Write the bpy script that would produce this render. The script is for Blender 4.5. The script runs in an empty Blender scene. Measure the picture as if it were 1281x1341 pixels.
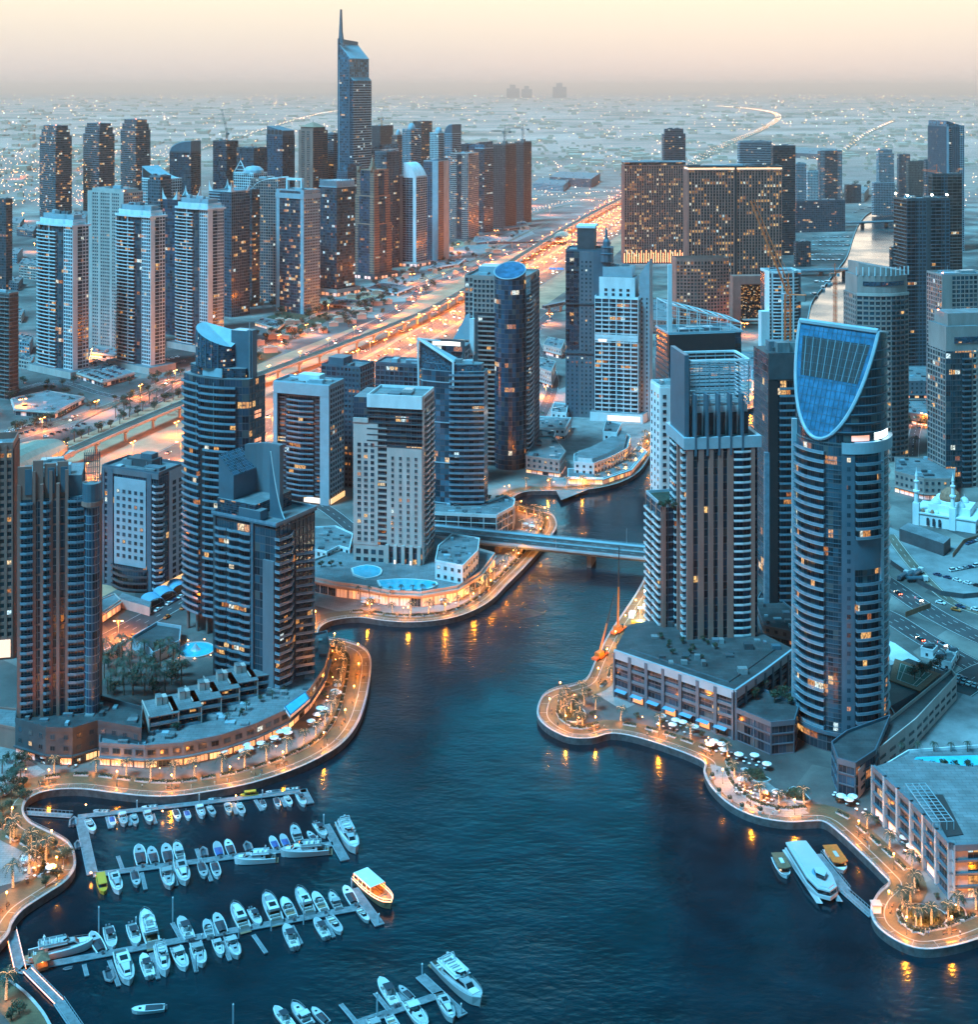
import bpy, bmesh, math, random
from math import sin, cos, pi, radians, sqrt, atan2
from mathutils import Vector, Matrix
from mathutils.geometry import tessellate_polygon
random.seed(7)
S = bpy.context.scene
COL = S.collection
IW, IH, YH, F, HC = 1281.0, 1341.0, 115.0, 1800.0, 260.0     # photo size, horizon row, focal length (px), eye height (m)
cd = bpy.data.cameras.new('camera'); cam = bpy.data.objects.new('camera', cd); COL.objects.link(cam)
cam.location = (0, 0, HC); cam.rotation_euler = (radians(90), 0, 0)
cd.sensor_fit = 'HORIZONTAL'; cd.sensor_width = 36; cd.lens = F / IW * 36
cd.shift_y = -(IH / 2 - YH) / IW
cd.clip_start = 1; cd.clip_end = 90000
S.camera = cam
w = bpy.data.worlds.new('World'); S.world = w; w.use_nodes = True
nt = w.node_tree; N = nt.nodes; LK = nt.links; N.clear()
out = N.new('ShaderNodeOutputWorld'); bg = N.new('ShaderNodeBackground'); bg2 = N.new('ShaderNodeBackground'); ad = N.new('ShaderNodeAddShader')
tc = N.new('ShaderNodeTexCoord'); sx = N.new('ShaderNodeSeparateXYZ'); LK.new(tc.outputs['Generated'], sx.inputs[0])
def ramp(nt, pts, inp, interp='LINEAR'):
 r = nt.nodes.new('ShaderNodeValToRGB'); e = r.color_ramp.elements; r.color_ramp.interpolation = interp
 while len(e) > 1: e.remove(e[-1])
 e[0].position = pts[0][0]; e[0].color = (*pts[0][1], 1)
 for p, c in pts[1:]:
  q = e.new(p); q.color = (*c, 1)
 nt.links.new(inp, r.inputs[0]); return r
glow = ramp(nt, [(0, (.44, .40, .40)), (.02, (.53, .47, .43)), (.065, (.70, .61, .47)), (.11, (1.9, 1.62, 1.3)), (.16, (2.2, 1.85, 1.5)), (.22, (.70, .98, 1.05)), (.30, (.08, .85, 1.25)), (.38, (.05, .95, 1.5)), (.47, (.012, .26, .42)), (.6, (.006, .14, .25)), (1, (.004, .12, .22))], sx.outputs['Z'])
dusk = ramp(nt, [(0, (.012, .15, .23)), (.15, (.012, .18, .28)), (.5, (.006, .15, .27)), (1, (.003, .11, .21))], sx.outputs['Z'])
my = N.new('ShaderNodeMapRange'); my.inputs[1].default_value = -.25; my.inputs[2].default_value = .75; LK.new(sx.outputs['Y'], my.inputs[0])
mx = N.new('ShaderNodeMix'); mx.data_type = 'RGBA'
LK.new(my.outputs[0], mx.inputs[0]); LK.new(dusk.outputs[0], mx.inputs[6]); LK.new(glow.outputs[0], mx.inputs[7])
LK.new(mx.outputs[2], bg.inputs[0]); bg.inputs[1].default_value = 1.0
sky = N.new('ShaderNodeTexSky'); sky.sky_type = 'NISHITA'; sky.sun_disc = False
sky.sun_elevation = radians(2); sky.sun_rotation = radians(12)
LK.new(sky.outputs[0], bg2.inputs[0]); bg2.inputs[1].default_value = .002
LK.new(bg.outputs[0], ad.inputs[0]); LK.new(bg2.outputs[0], ad.inputs[1]); LK.new(ad.outputs[0], out.inputs[0])
sl = bpy.data.lights.new('sun', 'SUN'); so = bpy.data.objects.new('sun', sl); COL.objects.link(so)
sl.energy = 5.2; sl.angle = radians(16); sl.color = (.18, .66, 1.0)
so.rotation_euler = (radians(31), 0, radians(-54))
S.view_settings.view_transform = 'Standard'; S.view_settings.look = 'None'; S.view_settings.gamma = 1; S.view_settings.exposure = 0.68
S.cycles.max_bounces = 6; S.cycles.diffuse_bounces = 2; S.cycles.glossy_bounces = 3; S.cycles.transmission_bounces = 2; S.cycles.volume_bounces = 0
S.cycles.use_denoising = True; S.cycles.caustics_reflective = False; S.cycles.caustics_refractive = False
S.cycles.sample_clamp_indirect = 3; S.cycles.use_light_tree = True; S.cycles.light_sampling_threshold = .02
def G(x, y, z=0.0):
 d = F * (HC - z) / (y - YH)
 return Vector(((x - IW / 2) * d / F, d))
def PX(y): return (y - YH) / HC         # photo px per metre at a ground row
def hgt(yb, yt): return HC * (yb - yt) / (yb - YH)
class MB:
 def __init__(s): s.v = []; s.f = []; s.m = []; s.uv = []; s.mats = []
 def mi(s, mat):
  if mat not in s.mats: s.mats.append(mat)
  return s.mats.index(mat)
 def face(s, pts, mat, uv=None):
  b = len(s.v); s.v += [tuple(p) for p in pts]; s.f.append(list(range(b, b + len(pts)))); s.m.append(s.mi(mat))
  s.uv += uv if uv else [(p[0], p[1]) if abs(pts[0][2] - pts[-1][2]) + abs(pts[0][2] - pts[1][2]) < .01 else (p[0] + p[1], p[2]) for p in pts]
 def hexa(s, p, mat):        # p: 4 bottom (ccw), 4 top
  b = len(s.v); s.v += [tuple(q) for q in p]; k = s.mi(mat)
  for f in ((3, 2, 1, 0), (4, 5, 6, 7), (0, 1, 5, 4), (1, 2, 6, 5), (2, 3, 7, 6), (3, 0, 4, 7)):
   s.f.append([b + i for i in f]); s.m.append(k)
   s.uv += [(p[i][0] + p[i][1], p[i][2]) for i in f]
 def box(s, x0, y0, z0, x1, y1, z1, mat):
  s.hexa([(x0, y0, z0), (x1, y0, z0), (x1, y1, z0), (x0, y1, z0), (x0, y0, z1), (x1, y0, z1), (x1, y1, z1), (x0, y1, z1)], mat)
 def prism(s, pts, z0, z1, mat, top=None, cell=None, bottom=False, ztop=None):
  n = len(pts); zt = ztop or (lambda x, y: z1); u = 0
  for i in range(n):
   a, b = pts[i], pts[(i + 1) % n]; L = sqrt((a[0] - b[0]) ** 2 + (a[1] - b[1]) ** 2)
   za, zb = zt(a[0], a[1]), zt(b[0], b[1])
   if cell:
    nb = max(1, round(L / cell[0])) if L > cell[0] * .6 else L / cell[0]
    uv = [(u, 0), (u + nb, 0), (u + nb, (zb - z0) / cell[1]), (u, (za - z0) / cell[1])]; u += nb
   else: uv = [(u, z0), (u + L, z0), (u + L, zb), (u, za)]; u += L
   s.face([(a[0], a[1], z0), (b[0], b[1], z0), (b[0], b[1], zb), (a[0], a[1], za)], mat, uv)
  s.cap([(p[0], p[1], zt(p[0], p[1])) for p in pts], top or mat)
  if bottom: s.cap([(p[0], p[1], z0) for p in reversed(pts)], mat)
 def cap(s, pts, mat):
  if len(pts) <= 4: s.face(pts, mat, [(p[0], p[1]) for p in pts]); return
  for t in tessellate_polygon([[Vector((p[0], p[1], 0)) for p in pts]]):
   q = [pts[i] for i in t]
   if (q[1][0] - q[0][0]) * (q[2][1] - q[0][1]) - (q[1][1] - q[0][1]) * (q[2][0] - q[0][0]) < 0: q.reverse()
   s.face(q, mat, [(p[0], p[1]) for p in q])
 def ob(s, P, t, n, u0, u1, o0, o1, z0, z1, mat):     # box in edge coordinates
  def q(u, o, z): return (P[0] + t[0] * u + n[0] * o, P[1] + t[1] * u + n[1] * o, z)
  s.hexa([q(u0, o1, z0), q(u1, o1, z0), q(u1, o0, z0), q(u0, o0, z0), q(u0, o1, z1), q(u1, o1, z1), q(u1, o0, z1), q(u0, o0, z1)], mat)
 def tube(s, a, b, r0, r1, mat, n=6, cap=True):
  a = Vector(a); b = Vector(b); d = (b - a).normalized(); x = d.orthogonal().normalized(); y = d.cross(x); k0 = len(s.v); k = s.mi(mat)
  for c, r in ((a, r0), (b, r1)):
   for i in range(n):
    an = 2 * pi * i / n; s.v.append(tuple(c + x * (r * cos(an)) + y * (r * sin(an))))
  for i in range(n):
   j = (i + 1) % n; s.f.append([k0 + i, k0 + j, k0 + n + j, k0 + n + i]); s.m.append(k); s.uv += [(i, 0), (i + 1, 0), (i + 1, 1), (i, 1)]
  if cap:
   s.f.append([k0 + n + i for i in range(n)]); s.m.append(k); s.uv += [(0, 0)] * n
   s.f.append([k0 + n - 1 - i for i in range(n)]); s.m.append(k); s.uv += [(0, 0)] * n
 def lathe(s, prof, mat, n=16, c=(0, 0, 0), squash=1):
  k0 = len(s.v); k = s.mi(mat); m = len(prof)
  for r, z in prof:
   for i in range(n):
    an = 2 * pi * i / n; s.v.append((c[0] + r * cos(an), c[1] + r * squash * sin(an), c[2] + z))
  for q in range(m - 1):
   for i in range(n):
    j = (i + 1) % n; s.f.append([k0 + q * n + i, k0 + q * n + j, k0 + (q + 1) * n + j, k0 + (q + 1) * n + i]); s.m.append(k); s.uv += [(i, q), (i + 1, q), (i + 1, q + 1), (i, q + 1)]
 def loop(s, pts, o0, o1, z0, z1, mat, closed=True):
  A, B = offset(pts, o0, closed), offset(pts, o1, closed); n = len(pts)
  for i in range(n if closed else n - 1):
   j = (i + 1) % n
   s.hexa([(*B[i], z0), (*B[j], z0), (*A[j], z0), (*A[i], z0), (*B[i], z1), (*B[j], z1), (*A[j], z1), (*A[i], z1)], mat)
 def mesh(s, name):
  me = bpy.data.meshes.new(name); me.from_pydata(s.v, [], s.f)
  for m in s.mats: me.materials.append(m)
  me.polygons.foreach_set('material_index', s.m)
  uvl = me.uv_layers.new(name='UVMap'); uvl.data.foreach_set('uv', [c for p in s.uv for c in p])
  me.update(); return me
 def build(s, name, parent=None, loc=None, smooth=False):
  me = s.mesh(name)
  if smooth: me.polygons.foreach_set('use_smooth', [True] * len(me.polygons))
  return put(name, me, parent, loc)
def put(name, me, parent=None, loc=None, rz=0, sc=None):
 o = bpy.data.objects.new(name, me); COL.objects.link(o)
 if parent: o.parent = parent
 if loc is not None: o.location = (loc[0], loc[1], loc[2] if len(loc) > 2 else 0)
 if rz: o.rotation_euler.z = rz
 if sc: o.scale = (sc,) * 3 if isinstance(sc, (int, float)) else sc
 return o
def offset(pts, d, closed=True):
 n = len(pts); R = []
 for i in range(n):
  p = Vector(pts[i][:2]); a = Vector(pts[(i - 1) % n][:2]); b = Vector(pts[(i + 1) % n][:2])
  if not closed and i == 0: a = p - (b - p)
  if not closed and i == n - 1: b = p + (p - a)
  t0 = (p - a).normalized(); t1 = (b - p).normalized(); n0 = Vector((t0.y, -t0.x)); n1 = Vector((t1.y, -t1.x))
  m = n0 + n1
  if m.length < 1e-4: m = n0
  m.normalize(); R.append(tuple(p + m * (d / max(.35, m.dot(n0)))))
 return R
def empty(name, loc, rz=0):
 o = bpy.data.objects.new(name, None); COL.objects.link(o); o.location = (loc[0], loc[1], loc[2] if len(loc) > 2 else 0); o.rotation_euler.z = rz
 o.empty_display_size = .1; return o
def tag(o, label=None, cat=None, group=None, kind=None):
 if label: o['label'] = label
 if cat: o['category'] = cat
 if group: o['group'] = group
 if kind: o['kind'] = kind
 return o
KIDS = {}
def kids(o):
 if not KIDS or len(KIDS) != KIDS.get('_n', 0): pass
 return [c for c in o.children]
PROTO = {}
def proto(root):           # remember a thing's tree (parts and sub-parts) so copies need no scene searches
 def rec(o): return (o, [rec(c) for c in o.children])
 PROTO[root.name] = rec(root); return root
USED = set()
def place(root, loc, rz=0, sc=1, label=None, group=None):
 if root.name not in USED: USED.add(root.name); r = root
 else:
  def rec(t, par):
   c = t[0].copy(); COL.objects.link(c)
   if par: c.parent = par
   for k in t[1]: rec(k, c)
   return c
  r = rec(PROTO[root.name], None)
 r.location = (loc[0], loc[1], loc[2] if len(loc) > 2 else 0); r.rotation_euler = (0, 0, rz); r.scale = (sc,) * 3 if isinstance(sc, (int, float)) else sc
 if label: r['label'] = label
 if group: r['group'] = group
 return r
def arc(cx, cy, r, a0, a1, n, ry=None):
 ry = ry or r
 return [(cx + r * cos(radians(a0 + (a1 - a0) * i / n)), cy + ry * sin(radians(a0 + (a1 - a0) * i / n))) for i in range(n + 1)]
def spline(pts, k=6):
 R = []; n = len(pts)
 for i in range(n - 1):
  p0, p1, p2, p3 = pts[max(0, i - 1)], pts[i], pts[i + 1], pts[min(n - 1, i + 2)]
  for j in range(k):
   t = j / k
   R.append(tuple(.5 * (2 * p1[c] + (p2[c] - p0[c]) * t + (2 * p0[c] - 5 * p1[c] + 4 * p2[c] - p3[c]) * t * t + (3 * p1[c] - p0[c] - 3 * p2[c] + p3[c]) * t ** 3) for c in (0, 1)))
 R.append(tuple(pts[-1][:2])); return R
def along(pts, step, start=0):
 R = []; acc = start
 for i in range(len(pts) - 1):
  a, b = Vector(pts[i][:2]), Vector(pts[i + 1][:2]); L = (b - a).length
  while acc <= L and L > 0:
   R.append((a + (b - a) * (acc / L), (b - a).normalized())); acc += step
  acc -= L
 return R
def mat(name, col, rough=.7, metal=0, noise=.25, scale=.15, emit=None, es=0, spec=.5, col2=None, streak=0, bump=0, bscale=1.0, coord='Object'):
 m = bpy.data.materials.new(name); m.use_nodes = True; t = m.node_tree; b = t.nodes['Principled BSDF']
 b.inputs['Roughness'].default_value = rough; b.inputs['Metallic'].default_value = metal; b.inputs['Specular IOR Level'].default_value = spec
 c = (*col, 1); b.inputs['Base Color'].default_value = c
 if noise or bump:
  tc = t.nodes.new('ShaderNodeTexCoord'); src = tc.outputs[coord]
  if coord == 'World': pass
  if streak:
   mp = t.nodes.new('ShaderNodeMapping'); mp.inputs['Scale'].default_value = (1, 1, streak); t.links.new(src, mp.inputs[0]); src = mp.outputs[0]
 if noise:
  nz = t.nodes.new('ShaderNodeTexNoise'); nz.inputs['Scale'].default_value = scale; nz.inputs['Detail'].default_value = 5; nz.inputs['Roughness'].default_value = .62; t.links.new(src, nz.inputs['Vector'])
  c2 = col2 or tuple(x * (1 - noise) for x in col); c1 = col if col2 else tuple(min(.9, x * (1 + noise * .5)) for x in col)
  r = ramp(t, [(.34, c2), (.64, c1)], nz.outputs[0]); t.links.new(r.outputs[0], b.inputs['Base Color'])
 if bump:
  bn = t.nodes.new('ShaderNodeTexNoise'); bn.inputs['Scale'].default_value = bscale; bn.inputs['Detail'].default_value = 3; t.links.new(src, bn.inputs['Vector'])
  bp = t.nodes.new('ShaderNodeBump'); bp.inputs['Strength'].default_value = bump; t.links.new(bn.outputs[0], bp.inputs['Height']); t.links.new(bp.outputs[0], b.inputs['Normal'])
 if emit: b.inputs['Emission Color'].default_value = (*emit, 1); b.inputs['Emission Strength'].default_value = es
 return m
def emis(name, col, s, sample=False):
 m = mat(name, (.8, .8, .8), noise=0, emit=col, es=s)
 if not sample: m.cycles.emission_sampling = 'NONE'
 return m
def glass(name, tint, lit=.03, frame=(.06, .07, .08), fw=.07, fh=.12, rough=.12, metal=0.0, var=.8, strength=1.6, cool=.06, curtain=.07):
 m = bpy.data.materials.new(name); m.use_nodes = True; t = m.node_tree; n = t.nodes; l = t.links; b = n['Principled BSDF']
 def M(op, a, bb=None, c=None):
  q = n.new('ShaderNodeMath'); q.operation = op
  for i, v in enumerate((a, bb, c)):
   if v is None: continue
   if isinstance(v, (int, float)): q.inputs[i].default_value = v
   else: l.new(v, q.inputs[i])
  return q.outputs[0]
 uv = n.new('ShaderNodeUVMap'); uv.uv_map = 'UVMap'; s = n.new('ShaderNodeSeparateXYZ'); l.new(uv.outputs[0], s.inputs[0])
 oi = n.new('ShaderNodeObjectInfo'); rnd = M('MULTIPLY', oi.outputs['Random'], 517.3)
 u, v = s.outputs[0], s.outputs[1]; fu, fv = M('FLOOR', u), M('FLOOR', v)
 cb = n.new('ShaderNodeCombineXYZ'); l.new(fu, cb.inputs[0]); l.new(fv, cb.inputs[1]); l.new(rnd, cb.inputs[2])
 w1 = n.new('ShaderNodeTexWhiteNoise'); w1.noise_dimensions = '3D'; l.new(cb.outputs[0], w1.inputs['Vector'])
 cb2 = n.new('ShaderNodeCombineXYZ'); l.new(M('FLOOR', M('ADD', M('MULTIPLY', u, .42), M('MULTIPLY', fv, .37))), cb2.inputs[0]); l.new(fv, cb2.inputs[1]); l.new(M('ADD', rnd, 31), cb2.inputs[2])
 w2 = n.new('ShaderNodeTexWhiteNoise'); w2.noise_dimensions = '3D'; l.new(cb2.outputs[0], w2.inputs['Vector'])
 ru, rv = M('FRACT', u), M('FRACT', v)
 frm = M('MAXIMUM', M('LESS_THAN', M('PINGPONG', u, .5), fw * .5), M('LESS_THAN', rv, fh))
 sub = M('LESS_THAN', M('PINGPONG', M('MULTIPLY', u, 2), .5), fw * .5)
 frm = M('MAXIMUM', frm, sub)
 tone = n.new('ShaderNodeMix'); tone.data_type = 'RGBA'; tone.inputs[6].default_value = (*[c * (1 - var) for c in tint], 1); tone.inputs[7].default_value = (*[min(1, c * (1 + var)) for c in tint], 1); l.new(w1.outputs['Value'], tone.inputs[0])
 sc = n.new('ShaderNodeSeparateColor'); l.new(w1.outputs['Color'], sc.inputs[0])
 cur = n.new('ShaderNodeMix'); cur.data_type = 'RGBA'; l.new(M('MULTIPLY', M('LESS_THAN', sc.outputs[0], curtain), .5), cur.inputs[0]); l.new(tone.outputs[2], cur.inputs[6]); cur.inputs[7].default_value = (.16, .17, .17, 1)
 fm = n.new('ShaderNodeMix'); fm.data_type = 'RGBA'; l.new(frm, fm.inputs[0]); l.new(cur.outputs[2], fm.inputs[6]); fm.inputs[7].default_value = (*frame, 1)
 l.new(fm.outputs[2], b.inputs['Base Color'])
 l.new(M('ADD', M('MULTIPLY', w1.outputs['Value'], .12), M('MULTIPLY_ADD', frm, .4, rough)), b.inputs['Roughness'])
 b.inputs['Metallic'].default_value = metal; b.inputs['Specular IOR Level'].default_value = .6
 on = M('MAXIMUM', M('LESS_THAN', w2.outputs['Value'], lit * .33), M('LESS_THAN', sc.outputs[1], lit * .28))
 nz = n.new('ShaderNodeTexNoise'); nz.inputs['Scale'].default_value = 3.1; nz.inputs['Detail'].default_value = 2; l.new(uv.outputs[0], nz.inputs['Vector'])
 inner = M('MULTIPLY', M('MULTIPLY_ADD', nz.outputs[0], 2.6, -.75), M('SUBTRACT', 1, frm)); inner = M('MAXIMUM', inner, 0)
 es = M('MULTIPLY', M('MULTIPLY', on, inner), M('MULTIPLY_ADD', sc.outputs[2], strength * .55, strength * .2))
 cr = ramp(t, [(0, (1, .30, .06)), (.45, (1, .44, .12)), (.85 - cool, (1, .60, .22)), (min(.99, 1 - cool), (.75, .9, .85)), (1, (.55, .85, 1))], w2.outputs['Color'] if False else sc.outputs[2])
 l.new(cr.outputs[0], b.inputs['Emission Color']); l.new(es, b.inputs['Emission Strength'])
 m.cycles.emission_sampling = 'NONE'
 return m
K = {}
K['white'] = mat('white_render', (.66, .72, .74), .6, noise=.18, scale=.12, streak=.3)
K['cream'] = mat('cream_stone', (.50, .42, .39), .7, noise=.18, scale=.15, streak=.3)
K['beige'] = mat('beige_stone', (.34, .255, .235), .75, noise=.2, scale=.15, streak=.3)
K['tan'] = mat('tan_stone', (.34, .15, .12), .75, noise=.2, scale=.15, streak=.3)
K['rose'] = mat('rose_stone', (.42, .22, .15), .75, noise=.18, scale=.15, streak=.3)
K['brown'] = mat('brown_stone', (.19, .10, .08), .75, noise=.2, scale=.15)
K['grey'] = mat('grey_render', (.12, .15, .175), .7, noise=.2, scale=.15, streak=.3)
K['steelgrey'] = mat('blue_grey_cladding', (.065, .12, .155), .45, noise=.15, scale=.15)
K['dgrey'] = mat('dark_grey_cladding', (.055, .07, .08), .55, noise=.25, scale=.2)
K['black'] = mat('black_metal', (.02, .023, .027), .5, noise=.2, scale=.5)
K['conc'] = mat('raw_concrete', (.17, .165, .16), .85, noise=.35, scale=.2, streak=.4)
K['dconc'] = mat('dark_concrete', (.10, .10, .105), .85, noise=.35, scale=.2)
K['panel'] = mat('light_panel', (.30, .40, .45), .4, noise=.12, scale=.2)
K['roof'] = mat('roof_screed', (.19, .22, .24), .85, noise=.45, scale=.12, bump=.2)
K['droof'] = mat('dark_roof', (.06, .07, .08), .85, noise=.5, scale=.2)
K['metal'] = mat('galvanised_metal', (.45, .48, .50), .35, metal=.6, noise=.15, scale=.8)
K['balc'] = mat('balcony_front', (.16, .25, .31), .25, noise=.25, scale=.4)
K['balcw'] = mat('white_balcony_front', (.62, .66, .68), .45, noise=.15, scale=.4)
K['balcd'] = mat('dark_balcony_front', (.10, .14, .17), .3, noise=.3, scale=.4)
K['red'] = mat('red_crane_paint', (.8, .14, .04), .5, noise=.2, scale=1)
K['orange'] = mat('orange_paint', (.62, .16, .03), .5, noise=.15, scale=1)
K['blue'] = mat('blue_glazing_panel', (.04, .15, .26), .16, noise=.45, scale=.22, spec=.7)
K['tile'] = mat('terracotta_tile', (.34, .16, .10), .8, noise=.25, scale=.8)
K['wood'] = mat('teak_planks', (.20, .12, .07), .7, noise=.3, scale=1.5)
K['awning'] = mat('blue_awning', (.10, .30, .45), .7, noise=.1, scale=.5)
K['cloth'] = mat('white_canvas', (.70, .74, .76), .8, noise=.1, scale=.5)
K['trunk'] = mat('palm_bark', (.14, .10, .07), .9, noise=.4, scale=3)
K['frond'] = mat('palm_frond', (.030, .055, .035), .6, noise=.4, scale=.7)
K['leaf'] = mat('leaf', (.022, .045, .026), .65, noise=.5, scale=.35)
K['leaf2'] = mat('lighter_leaf', (.05, .085, .04), .65, noise=.5, scale=.35)
K['soil'] = mat('planting_bed', (.035, .045, .03), .95, noise=.6, scale=.8, bump=.6, bscale=2)
K['pool'] = mat('pool_water', (.05, .45, .60), .08, noise=.2, scale=.3)
K['warm'] = emis('warm_shop_light', (1, .30, .05), .75)
K['warm2'] = emis('yellow_window_and_wash_glow', (1, .52, .15), .8)
K['amber'] = emis('amber_lamp', (1, .30, .045), 22)
K['ambers'] = emis('amber_string_and_wash_glow', (1, .26, .03), 4.5)
K['bulb'] = emis('white_bulb', (1, .80, .52), 45)
K['palm_glow'] = emis('fairy_light_and_rib_glow', (1, .50, .18), 2.6)
K['redl'] = emis('red_beacon', (1, .16, .04), 25)
K['coolw'] = emis('cool_white_light', (.75, .95, 1), 3)
K['head'] = emis('headlight', (1, .82, .55), 14)
K['tail'] = emis('tail_light', (1, .10, .02), 10)
K['screen'] = emis('glowing_roof_screen', (1, .74, .42), 1.05)
K['g_dark'] = glass('dark_glazing', (.012, .035, .055), lit=.075)
K['g_navy'] = glass('navy_glazing', (.014, .05, .085), lit=.05, rough=.08)
K['g_teal'] = glass('teal_glazing', (.03, .11, .16), lit=.04, rough=.08, metal=.25)
K['g_blue'] = glass('pale_blue_glazing', (.06, .17, .24), lit=.03, metal=.3, rough=.1)
K['g_home'] = glass('apartment_glazing', (.018, .05, .07), lit=.085, curtain=.1)
K['g_lit'] = glass('busy_glazing', (.018, .04, .055), lit=.17, curtain=.1)
K['g_off'] = glass('office_glazing', (.014, .05, .075), lit=.09, cool=.5, fw=.05)
K['g_cons'] = glass('unfinished_shell', (.02, .022, .026), lit=.012, rough=.6, var=.6, frame=(.10, .10, .11), fh=.2)
K['g_mall'] = glass('brown_glazing', (.018, .018, .02), lit=.34, strength=1.5, cool=.011)
K['g_fine'] = glass('fine_grid_glazing', (.012, .045, .075), lit=.02, frame=(.16, .22, .26), fw=.10, fh=.12)
hb = MB(); hb.box(-46000, -1500, -30, 46000, 76000, 425, None) if 0 else None
hm = bpy.data.materials.new('haze'); hm.use_nodes = True; t = hm.node_tree; t.nodes.clear()
ho = t.nodes.new('ShaderNodeOutputMaterial'); pv = t.nodes.new('ShaderNodeVolumePrincipled'); t.links.new(pv.outputs[0], ho.inputs['Volume'])
pv.inputs['Color'].default_value = (1, .83, .77, 1); pv.inputs['Density'].default_value = 4.4e-5; pv.inputs['Anisotropy'].default_value = .82
hb = MB(); hb.box(-46000, -1500, -30, 46000, 76000, 425, hm); tag(hb.build('haze'), kind='stuff')
# ================================================================== GROUND, WATER, ROADS
SH = [(-60, 1262), (-12, 1246), (3, 1233), (12, 1222), (16, 1210), (30, 1192), (58, 1173), (84, 1156), (97, 1140), (99, 1125), (94, 1108), (80, 1097), (60, 1087), (42, 1078), (33, 1068), (31, 1057), (38, 1046), (55, 1038),
      (80, 1034), (110, 1034), (150, 1039), (190, 1043), (230, 1043), (280, 1036), (330, 1026), (380, 1010), (420, 992), (450, 972), (470, 945), (481, 910), (486, 875), (484, 858), (474, 848), (455, 841), (436, 838),
      (420, 834), (417, 826), (424, 818), (440, 812), (470, 809), (510, 814), (550, 815), (590, 810), (620, 800), (645, 785), (665, 765), (690, 740), (712, 715), (727, 695), (729, 684), (722, 674), (700, 668),
      (680, 662), (672, 653), (690, 644), (740, 643), (780, 640), (815, 631), (838, 617), (850, 600), (858, 588), (862, 574), (880, 563), (915, 552), (950, 543), (985, 535), (1012, 524), (1030, 505), (1040, 480),
      (1050, 450), (1058, 420), (1064, 395), (1082, 372), (1098, 352), (1110, 335), (1118, 310), (1126, 292), (1140, 278), (1170, 266), (1230, 262), (1232, 270), (1195, 280), (1180, 290), (1178, 302), (1186, 325),
      (1190, 360), (1188, 400), (1160, 450), (1120, 500), (1080, 560), (1040, 620), (1010, 680), (990, 705), (930, 715), (872, 722), (856, 738), (835, 775), (815, 805), (795, 835), (780, 865), (768, 890), (750, 898),
      (728, 903), (711, 912), (704, 928), (706, 942), (720, 955), (745, 966), (775, 967), (800, 961), (830, 965), (870, 977), (905, 990), (923, 1000), (922, 1012), (932, 1032), (957, 1055), (990, 1070), (1030, 1077), (1062, 1076),
      (1080, 1077), (1100, 1092), (1130, 1120), (1155, 1145), (1164, 1157), (1152, 1168), (1143, 1182), (1141, 1198), (1150, 1215), (1175, 1233), (1205, 1243), (1240, 1241), (1281, 1230), (1340, 1205)]
ZW = -2.4
shore_px = spline(SH, 4)
shore = [tuple(G(x, y)) for x, y in shore_px]
lowleft = spline([(90, 1400), (66, 1341), (48, 1314), (26, 1293), (2, 1280), (-60, 1268)], 4)
hole = shore + [tuple(G(x, y)) for x, y in [(1700, 1205), (1700, 1800), (120, 1800)]] + [tuple(G(x, y)) for x, y in lowleft[:-1]]
area = sum(hole[i][0] * hole[(i + 1) % len(hole)][1] - hole[(i + 1) % len(hole)][0] * hole[i][1] for i in range(len(hole)))
OUT = [(-45000, -400), (45000, -400), (45000, 75000), (-45000, 75000)]
HL = hole[::-1] if area > 0 else hole
m_ground = bpy.data.materials.new('city_ground'); m_ground.use_nodes = True
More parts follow.
